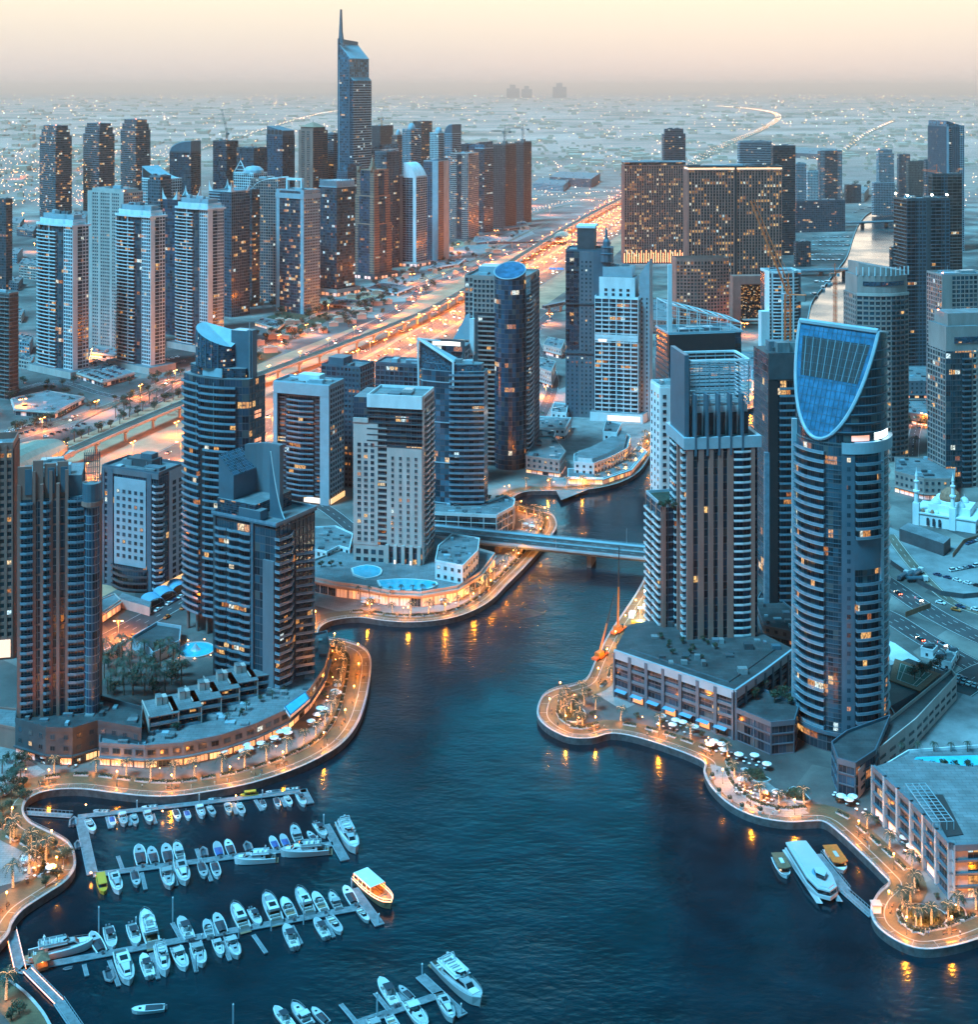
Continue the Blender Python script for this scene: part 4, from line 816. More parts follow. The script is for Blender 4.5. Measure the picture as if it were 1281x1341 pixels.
def curved_beige(label, px, pool=True):
 T = Tower(label, px, 82, 3.5, 3.3, D=None, W=26); w, d = T.W / 2, T.D / 2; H = T.H
 P = [(-w, -d), (w * .7, -d)] + [(w * .7 + w * .45 * sin(pi * (i / 10)), -d + 2 * d * i / 10) for i in range(1, 11)] + [(-w, d)]
 T.core(P, 0, H - 22, 'g_home'); cur = P[1:12]
 for i in range(1, 11): T.grid(P[i], P[i + 1], 0, H - 22, 'beige', .9, .4, 1.2, .4)
 T.grid(P[0], P[1], 0, H - 22, 'beige', 1.2, .4, 1.3, .4)
 T.mb('upper_wall').prism(offset(P, -.6), H - 22, H - 9, K['beige'], K['roof']); T.mb('upper_wall').prism(offset(P, -2), H - 9, H, K['beige'], K['roof'], ztop=lambda x, y: H - (y + d) / (2 * d) * 7)
 T.mb('band_window').loop(cur[1:-1], -.4, -.3, H - 16, H - 13, K['g_navy'], False); T.mb('upper_wall').loop(cur, .2, .7, H - 23, H - 21, K['cream'], False)
 for i in range(11): a = cur[i]; T.mb('ribs').box(a[0] - .3, a[1] - .3, H - 9, a[0] + .1, a[1] + .3, H - 3, K['white'])
 T.balc(cur[6:10], 3, H - 24, 1.0, front='balcd', gap=1); T.done(); return T
curved_beige('curved beige tower with slanted wall crown left of the floodlit unfinished tower', (1121, 1125, 1193, 345, 606))
T = simple('beige stepped tower with red corner beacons at the right edge, further one', (1229, 1234, 1330, 362, 560), 80, [(0, 1, 'grid', 'beige')], [(0, .2, 'solid', 'beige'), (.2, 1, 'grid', 'beige')], 'g_home', 'beige', D=40, W=24, beacon=True)
T = Tower('beige tower with a square grid of balconies at the right edge, nearer one', (1234, 1239, 1345, 412, 640), 80, 3.5, 3.3, D=36, W=24); R = T.rect(); H = T.H
T.core(R, 0, H - 24, 'g_lit'); T.grid(R[1], R[2], 0, H - 24, 'beige', 1.0, .8, 1.1, .8, a=.5, b=1); T.grid(R[1], R[2], 0, H - 24, 'dgrey', .3, .3, .5, .3, a=.12, b=.3); T.balcs(R[1], R[2], 3, H - 26, 1, a=.3, b=.5, front='balcd'); T.grid(R[0], R[1], 0, H - 24, 'beige')
T.mb('upper_wall').prism(T.rect(.3), H - 24, H - 8, K['beige'], K['roof']); T.mb('upper_wall').prism(T.rect(3), H - 8, H, K['beige'], K['roof']); T.mb('band_window').ob(Vector(R[1]), Vector((0, 1)), Vector((1, 0)), 6, T.D - 4, -.3, .1, H - 19, H - 15, K['g_navy']); T.beacon(0, -T.D / 2 + 1, H); T.done()
# ================================================================== FRONT TOWERS
T = Tower('tan ribbed tower with round blue glass bay and balconies, front left on the promenade', (22, 127, 131, 640, 975), -12, 3.25, 2.6, D=22); w, d = T.W / 2, T.D / 2; H = T.H; U = lambda f: -w + 2 * w * f
T.core([(-w, -d + 1.2), (w, -d + 1.2), (w, d), (-w, d)], 0, H - 3, 'g_fine')
seg = [(0, .05), (.19, .23), (.29, .33), (.40, .44), (.49, .53), (.60, .64), (.83, .87), (.96, 1)]
for i, (a, b) in enumerate(seg): T.mb('pier').ob(Vector((-w, -d + 1.2)), Vector((1, 0)), Vector((0, -1)), 2 * w * a, 2 * w * b, -.2, 1.6 if i in (2, 4) else .9, 0, H + (8 if i in (1, 3, 5) else 3), K['tan'])
for a, b in ((.05, .19), (.33, .40), (.64, .83)): T.balc([(U(a), -d + 1.2), (U((a + b) / 2), -d + .8), (U(b), -d + 1.2)], 12, H - 3, 1.5, front='balc', slab='grey')
for a, b in ((.23, .29), (.44, .49), (.53, .60), (.87, .96)):
 T.grid((-w, -d + 1.2), (w, -d + 1.2), 10, H, 'tan', .3, .5, .7, .45, a=a, b=b, bay=2.6, fh=9.75)
bay = [(U(.83) + 2.5 - 2.9 * cos(pi * i / 8) + .6, -d + 1.2 - 3.4 * sin(pi * i / 8)) for i in range(9)]
T.core(bay, 0, H - 6, 'g_fine', part='round_bay'); T.mb('round_crown').prism(offset(bay, .7), H - 6, H + 2.5, K['steelgrey'], K['roof']); T.mb('round_crown').loop(bay, .9, 1.2, H - 6.3, H - 4.5, K['tan'])
for i, (a, b, h_) in enumerate(((.0, .19, 10), (.19, .33, 12), (.33, .49, 10.5), (.49, .64, 11))): T.mb('crown_wall').box(U(a) + .2, -d + .6 + i * .4, H - 3, U(b) - .2, -d + 1.6 + i * .4, H + h_, K['tan'])
for i, a in enumerate((.10, .38, .54)): T.mb('crown_panel').box(U(a), -d + .3 + i * .4, H - 1, U(a) + 2.6, -d + .8 + i * .4, H + 9, K['steelgrey'])
T.mb('roof_deck').prism([(U(.02), -d + 3), (U(.8), -d + 3), (U(.8), d), (U(.02), d)], H - 3, H + 5, K['grey'], K['roof']); T.plant([(U(.1), -d + 3), (U(.75), d)], H + 5, 12, 5, hmax=4)
m = T.mb('roof_lattice')
for i in range(8):
 x = U(.80) + i * w * .055
 for j in range(2): m.box(x, d - 8 + j * 4, H - 3, x + .2, d - 7.7 + j * 4, H + 11, K['dgrey'])
for k in range(5): m.box(U(.8), d - 8, H + k * 2.4, U(1), d - 7.8, H + .25 + k * 2.4, K['dgrey'])
for i in range(7): T.grid((w, -d + 2), (w, d), 8, H, 'tan', 1.2, .6, 1.4, .3) if i == 0 else None
T.done()
T = Tower('tan tower mostly hidden behind the front left ribbed tower, lit yellow at its foot', (-60, 17, 22, 588, 862), -12, 3.25, 3.2, D=20); R = T.rect(); T.core(R, 0, T.H, 'g_lit'); T.grid(R[0], R[1], 0, T.H + 2, 'tan', 1.3, .6, 1.3, .4); T.grid(R[1], R[2], 0, T.H, 'tan', 1.3, .6, 1.3, .4); T.mb('foot_light').ob(Vector(R[0]), Vector((1, 0)), Vector((0, -1)), T.W * .6, T.W - 1, .65, .8, 1, 9, K['warm2']); T.parapet(R, T.H, 3, 'tan'); T.plant(R, T.H, 5); T.done()
T = Tower('white and grey apartment block with a square field of punched windows beside the side street', (134, 208, 241, 622, 778), 24, 3.3, 3.2); w, d = T.W / 2, T.D / 2; H = T.H; R = T.rect(); T.core(R, 0, H, 'g_dark')
T.solid(R[0], R[1], 12, H - 4, 'panel', a=.22, b=.78); T.solid(R[0], R[1], H - 2.4, H + .5, 'grey'); T.windows(R[0], R[1], 16, 5, 10, 1.7, 1.6, (H - 24) / 10, a=.24, b=.76)
for a, b in ((0, .05), (.11, .2), (.8, .88)): T.solid(R[0], R[1], 0, H, 'steelgrey', .6, a, b)
T.grid(R[0], R[1], 0, H, 'grey', .3, .3, 1.1, .4, a=0, b=.2)
cv = [(w * -.6 + w * 1.2 * i / 8, -d - 3.4 * sin(pi * i / 8)) for i in range(9)]; T.balc(cv, 1, 14, 1.6, front='dgrey', slab='dgrey')
rc = [(w - 3.4, -d), (w - 1, -d - .8), (w + .8, -d + 1), (w, -d + 3.4)]; T.balc(rc, 2, H - 2, .9, front='panel', slab='grey')
T.solid(R[1], R[2], 0, H, 'panel', .5, .38, .98); T.windows(R[1], R[2], 4, 2, int((H - 6) / 3.3), 2.6, 1.9, 3.3, a=.45, b=.95, cap=90, out=.56)
T.parapet(R, H, 1.4, 'steelgrey'); T.mb('roof_house').box(-w * .5, -d * .2, H, w * .4, d * .6, H + 4, K['dgrey']); T.mb('roof_house').box(-w * .1, 0, H + 4.01, w * .3, d * .5, H + 6.5, K['steelgrey']); T.plant(R, H, 6); T.mb('entrance_light').ob(Vector(R[1]), Vector((0, 1)), Vector((1, 0)), 1, T.D * .9, .6, .9, 2.5, 4.5, K['warm2']); T.done()
T = Tower('tall dark tower with curved glass balconies and a sliced drum on its roof', (241, 326, 347, 497, 838), 26, 3.4, 2.8); w, d = T.W / 2, T.D / 2; H = T.H
ft = [(-w + 2 * w * i / 14, -d - 5.5 * sin(pi * i / 14) ** .8) for i in range(15)]
P = [(-w, d)] + ft + [(w, d)]; T.core(P, 10, H, 'g_dark'); T.mb('column').prism(offset(P, -5), 0, 10, K['dgrey'])
for i in range(6): x = -w + 2 * w * (i + .5) / 6; T.mb('column').tube((x, -d - 2.5 * sin(pi * (i + .5) / 6), 0), (x, -d - 2.5 * sin(pi * (i + .5) / 6), 10), .8, .8, K['conc'], 8)
zc = T.z(585); T.balc(ft[:6], 10, H - 2, 1.3, front='balc', slab='grey'); T.balc(ft[6:14], 10, zc, 1.5, front='balc', slab='grey'); T.balc(ft[5:13], zc, H - 3, 1.4, front='balc', slab='grey')
for i in (4, 8): T.mb('mullion').box(ft[i][0], ft[i][1] - .5, zc, ft[i][0] + .35, ft[i][1] + .3, H - 2, K['metal'])
T.mb('slot').box(ft[5][0] + .3, ft[5][1] - .3, 10, ft[6][0] - .1, ft[6][1] + 1, zc, K['black']); T.grid((w, -d), (w, d), 10, H, 'dgrey', .2, .15, .5, .15)
T.mb('lit_flat').ob(Vector((w, -d)), Vector((0, 1)), Vector((1, 0)), T.D * .35, T.D * .75, .02, .05, T.z(551), T.z(541), K['warm']); T.mb('lit_flat').ob(Vector((w, -d)), Vector((0, 1)), Vector((1, 0)), T.D * .35, T.D * .75, .02, .05, T.z(588), T.z(578), K['warm'])
T.mb('penthouse').prism(offset(ft + [(w * .9, d * .6), (-w * .9, d * .6)], -2.6), H, H + 4.5, K['g_dark'], K['roof']); T.mb('penthouse_panel').box(-w * .25, -d - 4.2, H + .4, w * .35, -d - 3.8, H + 4.6, K['panel'])
dr = arc(-w * .1, 0, w * .62, 180, 330, 10) + [(w * .55, d * .5), (-w * .7, d * .4)]; H2 = T.z(432)
T.mb('drum').prism(dr, H + 4.5, H2, K['g_navy'], K['panel'], ztop=lambda x, y: H2 - 9.5 * max(0, (x + w * .72) / (w * 1.2)) * (1 if y < 0 else .4))
for p in dr[1:9]: T.mb('drum_rib').box(p[0] - .2, p[1] - .2, H + 4.5, p[0] + .2, p[1] + .2, H2 - 9 * max(0, (p[0] + w * .72) / (w * 1.2)) - .2, K['steelgrey'])
T.mb('drum_wall').prism([(w * .35, -d * .55), (w * .82, -d * .45), (w * .82, d * .5), (w * .35, d * .5)], H + 1, H2 - 1.5, K['steelgrey'], K['panel']); T.mb('drum_wall').prism([(w * .82, -d * .5), (w * .98, -d * .5), (w * .98, d * .1), (w * .82, d * .1)], H, H2 - 1, K['steelgrey'], K['roof'])
T.mb('mast').tube((w * .92, -d * .6, H), (w * .92, -d * .6, T.z(424)), .35, .2, K['metal'], 5); T.plant([(-w * .5, -d * .4), (w * .5, d * .5)], H + 4.5, 4); T.done()
T = Tower('dark stepped tower with a sweeping concrete sail on its roof, standing by the left point', (280, 361, 412, 690, 930), 30, 3.4, 2.8); w, d = T.W / 2, T.D / 2; H = T.H; R = T.rect(); T.core(R, 7, H, 'g_home'); T.mb('column').prism(T.rect(4), 0, 7, K['dgrey'])
for x in (-w + 1, -w * .3, w * .4, w - 1): T.mb('column').tube((x, -d + 1, 0), (x, -d + 1, 7), .7, .7, K['conc'], 8); T.mb('column').tube((w - 1, x * d / w, 0), (w - 1, x * d / w, 7), .7, .7, K['conc'], 8)
T.mb('soffit').prism(T.rect(-.6), 6.4, 7.2, K['panel'], bottom=True)
T.solid(R[0], R[1], 7, T.z(735), 'grey', 1.0, .82, .99); T.solid(R[0], R[1], 7, H, 'steelgrey', .8, .62, .66); T.solid(R[0], R[1], 7, H + 2, 'dgrey', .5, 0, .04)
for a, b in ((.05, .22), (.25, .42), (.44, .61)): T.balc([(-w + 2 * w * a, -d), (-w + w * (a + b), -d - .6), (-w + 2 * w * b, -d)], 10, H - 3, 1.2, front='balc', slab='grey')
T.balc([(w, -d + .4), (w + 1.8, -d + .3), (w + 2.6, -d + T.D * .22), (w, -d + T.D * .40)], 10, H - 2, 1.0, front='balc', slab='panel'); T.balc([(w, -d + T.D * .5), (w + 4.5, -d + T.D * .72), (w, -d + T.D * .95)], 10, H - 14, 1.0, front='balc', slab='panel')
T.grid(R[1], R[2], 7, H, 'dgrey', .3, .2, .4, .2); T.mb('roof_terrace').prism(T.rect(-.8), H, H + .7, K['steelgrey'], K['roof'], bottom=True); T.mb('roof_terrace').loop(T.rect(-.8), -.2, 0, H + .7, H + 1.8, K['balc'])
T.mb('penthouse').prism([(-w + 1, -d + 1), (w * .3, -d + 1), (w * .3, d - 1), (-w + 1, d - 1)], H + .7, H + 7, K['g_dark'], K['roof']); T.mb('penthouse').prism([(-w * .2, -d + .3), (w * .5, -d + .3), (w * .5, -d + 5), (-w * .2, -d + 5)], H + .7, H + 5, K['steelgrey'], K['roof'])
zt = T.z(598); T.mb('slatted_box').prism([(-w + 1, -d + 2), (-w * .45, -d + 2), (-w * .45, d * .3), (-w + 1, d * .3)], H + 7, zt, K['steelgrey'], K['g_fine'], ztop=lambda x, y: zt - 4 - 9 * (x + w - 1) / (w * .55))
m = T.mb('sail_wall'); cu = [(-w * .72 + w * 1.15 * i / 8, d * .1 + 3.5 * sin(pi * i / 8)) for i in range(9)]
for i in range(8):
 a, b = cu[i], cu[i + 1]; za, zb = zt - 2 + i * .25, zt - 2 + (i + 1) * .25
 m.hexa([(a[0], a[1], H), (b[0], b[1], H), (b[0], b[1] + 2.5, H), (a[0], a[1] + 2.5, H), (a[0], a[1], za), (b[0], b[1], zb), (b[0], b[1] + 2.5, zb), (a[0], a[1] + 2.5, za)], K['grey'])
m = T.mb('sail_fin'); pr = None
for i in range(13):
 u = i / 12; x = w * .43 + (w * .6) * u; z = H + (zt - H) * (1 - u) ** 2.1 - 1
 if pr: m.hexa([(pr[0], -d * .4, H - 1), (x, -d * .4, H - 1), (x, -d * .4 + 1, H - 1), (pr[0], -d * .4 + 1, H - 1), (pr[0], -d * .4, pr[1]), (x, -d * .4, z), (x, -d * .4 + 1, z), (pr[0], -d * .4 + 1, pr[1])], K['steelgrey']); m.tube((pr[0], -d * .4 + .5, pr[1]), (x, -d * .4 + .5, z), .35, .35, K['white'], 5)
 pr = (x, z)
T.plant([(-w * .2, -d * .6), (w * .8, d * .4)], H + .8, 5, hmax=2); T.done()
T = Tower('pale framed block with a dark recessed balcony field, lit at its foot', (359, 432, 450, 507, 662), 20, 3.3, 3.2); w, d = T.W / 2, T.D / 2; H = T.H; R = T.rect(); T.core([(-w, -d + 1.5), (w, -d + 1.5), (w, d), (-w, d)], 0, H, 'g_dark')
T.solid(R[0], R[1], H - 6, H + 1, 'panel', 1.4); T.solid(R[0], R[1], 0, H - 6, 'panel', 1.2, 0, .07); T.solid(R[0], R[1], 0, H - 6, 'panel', 1.2, .84, 1)
T.balc([(-w * .55, -d + 1.4), (0, -d - .6), (w * .4, -d + 1.2)], 4, H - 7, 1.3, front='balc'); T.balc([(-w * .84, -d + 1.5), (-w * .58, -d + 1.5)], 5, H - 7, .9, front='steelgrey'); T.balc([(w * .46, -d + 1.5), (w * .66, -d + 1.5)], 5, H - 7, .9, front='steelgrey')
T.grid(R[1], R[2], 0, H, 'panel', .8, .35, 1.2, .3); T.mb('mullion').box(w * .84, -d - .1, 0, w * .88, -d + .3, H, K['steelgrey']); T.parapet(R, H, 1.5, 'panel'); T.plant(R, H, 7); T.mb('roof_house').box(-w * .3, -d * .3, H, w * .45, d * .5, H + 5, K['white'])
m = T.mb('foot_light'); m.ob(Vector(R[1]), Vector((0, 1)), Vector((1, 0)), 0, T.D, .5, 1, .8, 4, K['warm2']); m.ob(Vector(R[0]), Vector((1, 0)), Vector((0, -1)), T.W * .55, T.W, .5, 1, .8, 4, K['warm2']); T.done()
simple('blue grey gridded tower close behind the pale framed block', (421, 471, 490, 483, 640), 22, [(0, .4, 'grid', 'steelgrey'), (.4, 1, 'fine', 'steelgrey')], [(0, 1, 'grid', 'panel')], 'g_dark', 'steelgrey', top=lambda T, R, H: T.mb('roof_house').box(-T.W * .4, -T.D * .3, H, 0, T.D * .3, H + 5, K['steelgrey']))
T = Tower('cream stone hotel tower with dark glass top and floodlit foot columns, by the bridge', (463, 553, 568, 524, 757), 12, 3.15, 3.0); w, d = T.W / 2, T.D / 2; H = T.H; R = T.rect(); U = lambda f: -w + 2 * w * f
T.core(T.rect(.02), 0, H, 'g_dark'); z1_, z2_ = T.z(557), T.z(588); zb = T.z(718)
T.solid(R[0], R[1], zb, z1_, 'cream', .5, 0, .36); T.solid(R[0], R[1], zb, z2_, 'cream', .5, .49, 1)
nr = int((z2_ - zb - 3) / 3.15); T.windows(R[0], R[1], zb + 2, 3, nr + 2, 2.0, 1.9, 3.15, a=.04, b=.33, g='g_lit', frame='cream', out=.56, cap=34 + 0); T.windows(R[0], R[1], zb + 2, 4, nr, 1.5, 1.9, 3.15, a=.52, b=.97, g='g_lit', frame='cream', out=.56, cap=100)
T.balc([(U(.365), -d), (U(.485), -d)], zb + 2, z1_, .5, front='cream', slab='beige', fh=3.15); T.grid(R[0], R[1], z2_, H - 5, 'dgrey', .15, .15, .7, .6, a=.2, b=1, fh=3.15)
T.solid(R[0], R[1], z1_, H - 12, 'steelgrey', .1, .02, .2) if 0 else None
T.solid(R[0], R[1], H - 5, H + 2, 'white', .7, .2, 1); T.solid(R[0], R[1], z1_, z1_ + 2.4, 'cream', .9, 0, .22); T.solid(R[1], R[2], 0, H + 2, 'cream', .5, 0, .12); T.grid(R[1], R[2], 0, H, 'cream', .5, .4, 1.2, .3, a=.12); T.balc([(w, -d + T.D * .2), (w, -d + T.D * .5)], zb, H - 6, 1.4, front='balcw', fh=3.15); T.balc([(w, -d + T.D * .6), (w, -d + T.D * .9)], zb, H - 6, 1.4, front='balcw', fh=3.15)
T.solid(R[0], R[1], 0, zb, 'cream', .3, 0, .5); T.windows(R[0], R[1], 2, 4, 3, 2.6, 2.6, 4.4, a=.02, b=.46, g='g_lit', frame='cream', out=.36, cap=0)
for i in range(5):
 x = U(.50 + i * .115); T.mb(f'column|{i}').box(x - .9, -d - 1.4, 0, x + .9, -d + .2, zb + 1, K['cream']); T.mb(f'column_light_wash|{i}').box(x - .5, -d - 1.62, .3, x + .5, -d - 1.42, 7 + (i % 2) * 2, K['warm2'])  # glowing slab on each column face stands in for floodlight on stone
T.mb('roof_slab').prism([(-w + w * .42, -d), (w, -d), (w, d), (-w * .58, d)], H, H + .4, K['roof']); T.parapet([(-w + w * .42, -d), (w, -d), (w, d), (-w * .58, d)], H, 1.8, 'white'); T.plant([(-w * .4, -d), (w, d)], H + .4, 4, hmax=1.4); T.done()
simple('low wide blue block tucked between the hotel and the curved glass tower', (492, 560, 570, 480, 612), 16, [(0, 1, 'grid', 'steelgrey')], [(0, 1, 'grid', 'steelgrey')], 'g_lit', 'steelgrey', D=20)
T = Tower('curved dark blue glass tower with a white angular frame over its roof edge', (548, 634, 639, 487, 690), 12, 3.4, 2.6); w, d = T.W / 2, T.D / 2; H = T.H; zt = T.z(455)
ft = [(-w, -d + 3)] + [(-w + 2 * w * i / 14, -d - 4 * sin(pi * i / 14)) for i in range(1, 15)]; P = [(-w, d)] + ft + [(w, d)]; T.core(P, 0, H, 'g_teal')
for i in range(8): T.mb('band').loop(ft[:9], 0, .3, H * 0 + i * 0 + 3.4 * (i * 7 + 4), 3.4 * (i * 7 + 4) + .6, K['panel'], False) if 3.4 * (i * 7 + 5) < H else None
T.balc(ft[7:15], 8, H, 1.5, front='balc', slab='panel'); T.balc(ft[0:4], 8, H - 8, .9, front='balcd'); T.mb('penthouse').prism(offset(P, -2), H, H + 4, K['g_teal'], K['roof'])
T.mb('slant_top').prism([(-w, -d + 3), (w * .1, -d - 3), (w * .1, d), (-w, d)], H, H + 12, K['g_teal'], K['panel'], ztop=lambda x, y: H + 16 - 11 * (x + w) / (1.1 * w))
m = T.mb('white_frame'); a = (-w - .6, -d + 1.5, H + 18); b = (w * .12, -d - 4.6, H + 6); m.tube(a, b, .7, .7, K['white'], 4); m.tube(a, (-w - .4, -d + 2, H - 14), .7, .7, K['white'], 4); m.tube(b, (w * .12, -d - 4.6, H - 10), .7, .7, K['white'], 4); m.tube(a, (-w * .4, d * .2, H + 16), .6, .6, K['white'], 4); T.plant([(w * .2, -d * .5), (w, d)], H + 4, 4); T.done()
T = Tower('slim tower top carrying a glowing curved screen and a stepped white fin', (560, 609, 622, 450, 640), 12, 3.4, 3, D=16); w, d = T.W / 2, T.D / 2; H = T.H; R = T.rect(); T.core(R, 0, H - 2, 'g_dark'); cv = [(-w + 2 * w * i / 8, -d + 2.5 * sin(pi * i / 8)) for i in range(9)]
T.mb('screen_frame').loop(cv, .02, .6, H - 13, H + 2, K['dgrey'], False); q = T.mb('screen')
for i in range(1, 7): q.face([(cv[i][0], cv[i][1] - .75, H - 11.5), (cv[i + 1][0], cv[i + 1][1] - .75, H - 11.5), (cv[i + 1][0], cv[i + 1][1] - .75, H + .6), (cv[i][0], cv[i][1] - .75, H + .6)], K['screen'])
T.mb('fin').hexa([(w * .1, d - 2, H), (w, d - 2, H), (w, d, H), (w * .1, d, H), (w * .8, d - 2, H + 16), (w, d - 2, H + 17), (w, d, H + 17), (w * .8, d, H + 16)], K['panel']); T.mb('fin').box(w, d - 3, H - 10, w + 3, d, H + 14, K['white']); T.mb('mast').tube((w + 2, d, H), (w + 2, d, H + 32), .3, .15, K['white'], 5); T.grid(R[1], R[2], 0, H - 2, 'panel', .5, .3, 1, .3); T.done()
T = Tower('beige balcony tower joined to a black glass cylinder with a slanted round top', (609, 689, 706, 366, 613), 14, 3.3, 3.2); w, d = T.W / 2, T.D / 2; H = T.H; R = T.rect(); U = lambda f: -w + 2 * w * f; T.core(R, 0, H, 'g_home')
T.grid(R[0], R[1], 0, H, 'beige', .9, .5, 1.1, .4, a=0, b=.14); T.balcs(R[0], R[1], 3, T.z(412), 1, 1.2, .98, .22, .55, front='beige', slab='beige'); T.solid(R[0], R[1], 0, T.z(412), 'dgrey', .1, .14, .22); T.grid(R[0], R[1], T.z(412), H, 'beige', .9, .5, 1.1, .4, a=.14, b=.55); T.grid(R[0], R[1], 0, H, 'grey', .2, .2, .3, .2, a=.55)
cy = arc(U(.73), -d + 2, T.W * .25, 0, 360, 26)[:-1]; H2 = T.z(347); R_ = T.W * .25
T.mb('cylinder').prism(cy, 0, H2, K['g_navy'], K['blue'], cell=(2.6, 3.3), ztop=lambda x, y: H2 - 4.5 + 4.5 * (y - (-d + 2)) / R_)
m = T.mb('cylinder_rim')
for i in range(26):
 a, b = cy[i], cy[(i + 1) % 26]; f = lambda p: H2 - 4.5 + 4.5 * (p[1] - (-d + 2)) / R_; m.tube((*a, f(a)), (*b, f(b)), .45, .45, K['panel'], 5)
T.balc([(w + .1, -d + 1), (w + 1.2, -d + 3), (w + .6, -d + T.D * .45)], 3, H - 10, 1.2, front='panel', slab='grey'); T.grid(R[1], R[2], 0, H, 'grey', .9, .4, 1.2, .4, a=.4); T.parapet(R, H, 1.6, 'beige'); T.plant([(-w, -d), (w * .1, d)], H, 7); T.mb('roof_house').box(-w * .8, 0, H, -w * .1, d * .8, H + 5, K['panel']); T.done()
T = Tower('grey tower with a dark roof box and a little spired turret, behind the white tower', (741, 800, 812, 330, 548), 10, 3.3, 3.3, D=26); w, d = T.W / 2, T.D / 2; H = T.H; R = T.rect(); T.core(R, 0, H, 'g_dark')
T.solid(R[0], R[1], 0, T.z(460), 'steelgrey', .5, 0, .3); T.solid(R[0], R[1], 0, H, 'grey', .5, .3, .62); T.grid(R[0], R[1], 0, T.z(400), 'steelgrey', .5, .6, .5, .5, a=.62); T.solid(R[0], R[1], T.z(400), H, 'steelgrey', .5, .62, 1); T.windows(R[0], R[1], 3, 3, int(H / 3.3) - 2, 1.2, 1.5, 3.3, a=.0, b=.3, cap=0, out=.56); T.windows(R[0], R[1], 3, 3, int(H / 3.3) - 2, 1.4, 1.5, 3.3, a=.32, b=.6, cap=0, out=.56)
T.mb('ledge').loop(R, .5, 1.1, T.z(400), T.z(400) + 1, K['dgrey']); T.mb('ledge').loop(R, .5, 1.1, T.z(465), T.z(465) + 1, K['dgrey']); T.mb('roof_box').box(-w * .5, -d + 2, H, w * .25, d - 4, T.z(298), K['dgrey']); T.mb('roof_box').box(-w * .55, -d + 1.5, T.z(300), w * .3, d - 3, T.z(298) + .5, K['white'])
T.mb('turret').lathe([(5, H - 8), (5, H - 2), (5.6, H - 1.6), (4.2, H - 1), (4.2, H + 3), (4.7, H + 3.4), (3, H + 4), (2.8, H + 8), (1.6, H + 10), (1.2, H + 13), (.2, H + 20)], K['steelgrey'], 10, c=(w * .8, -d + 2, 0)); T.parapet(R, H, 1.4, 'steelgrey'); T.done()
T = Tower('white tower with gridded terraces and a pointed side wing, above the white terrace houses', (779, 836, 853, 392, 553), 14, 3.4, 3.4, D=26); w, d = T.W / 2, T.D / 2; H = T.H; R = T.rect(); T.core(R, 0, H, 'g_home'); U = lambda f: -w + 2 * w * f
T.grid(R[0], R[1], 0, H, 'white', .8, .6, .5, .6, bay=5.4); T.balcs(R[0], R[1], 3, H - 3, 2, .9, .9, .02, .4, front='balcw', slab='white'); T.balcs(R[0], R[1], 3, H - 3, 2, .9, .9, .6, .98, front='balcw', slab='white'); T.solid(R[0], R[1], T.z(448), T.z(440), 'white', .9); T.balcs(R[1], R[2], 3, H + 2, 3, 1.0, .8, front='balcw', slab='white'); T.grid(R[1], R[2], 0, H, 'white', .6, .5, .9, .4)
T.mb('lit_floor').ob(Vector(R[0]), Vector((1, 0)), Vector((0, -1)), 3, T.W * .28, .9, 1.0, T.z(451) + 1, T.z(446), K['warm2']); T.mb('upper_block').prism(T.rect(3), H, T.z(365), K['white'], K['roof']); T.mb('upper_block').prism(T.rect(5.5), T.z(365), T.z(352), K['panel'], K['roof']); T.windows((U(.16), -d + 3), (U(.84), -d + 3), H + 1.5, 4, 2, 2.4, 2, 3.6, cap=0, out=.05)
T.mb('side_wing').prism([(w + .2, -d + 5), (w + 8, -d + 6), (w + 8, d), (w + .2, d)], 0, T.z(345), K['panel'], K['white'], ztop=lambda x, y: T.z(362) + 12 * (x - w) / 8); T.windows((w + .2, -d + 5), (w + 8, -d + 6), 6, 2, int(H / 3.4) - 1, 1.3, 1.6, 3.4, cap=0, out=.05)
T.parapet(R, H, 1.4, 'white'); T.plant(T.rect(6), T.z(352), 5, hmax=2); T.mb('podium').prism([(-w - 3, -d - 4), (w + 4, -d - 4), (w + 12, d), (-w - 3, d)], 0, 7, K['white'], K['roof']); T.mb('podium_light').ob(Vector((-w - 3, -d - 4)), Vector((1, 0)), Vector((0, -1)), T.W * .4, T.W + 5, 0, .2, 1, 5, K['warm2']); T.done()
T = Tower('black and white layered tower crowned by a slanted open steel frame and tall mast', (871, 876, 971, 438, 655), 80, 3.6, 4, W=26); w, d = T.W / 2, T.D / 2; H = T.H; R = T.rect(); T.core(R, 0, H, 'g_dark', 'roof')
T.grid(R[0], R[1], 0, H, 'dgrey', 0, 0, 1, .5); rr = random.Random(3)
for k in range(int(H / 3.6)):
 a = rr.uniform(0, .3); T.mb('band').ob(Vector(R[1]), Vector((0, 1)), Vector((1, 0)), T.D * a, T.D * rr.uniform(.5, 1), .1, .8 + rr.random() * .6, k * 3.6, k * 3.6 + rr.choice([.5, 1.1, 1.1]), K[rr.choice(['panel', 'balcw', 'dgrey', 'grey'])])
T.mb('black_box').prism([(w - 2, -d - .5), (w + 2, -d - .5), (w + 2, d - 5), (w - 2, d - 5)], H - 14, H, K['black'], K['roof'], bottom=True); T.mb('roof_edge').loop(T.rect(-.8), -.4, 0, H, H + 1.3, K['panel'])
m = T.mb('slanted_frame'); hh = lambda y: H + 19 - 13 * (y + d) / T.D
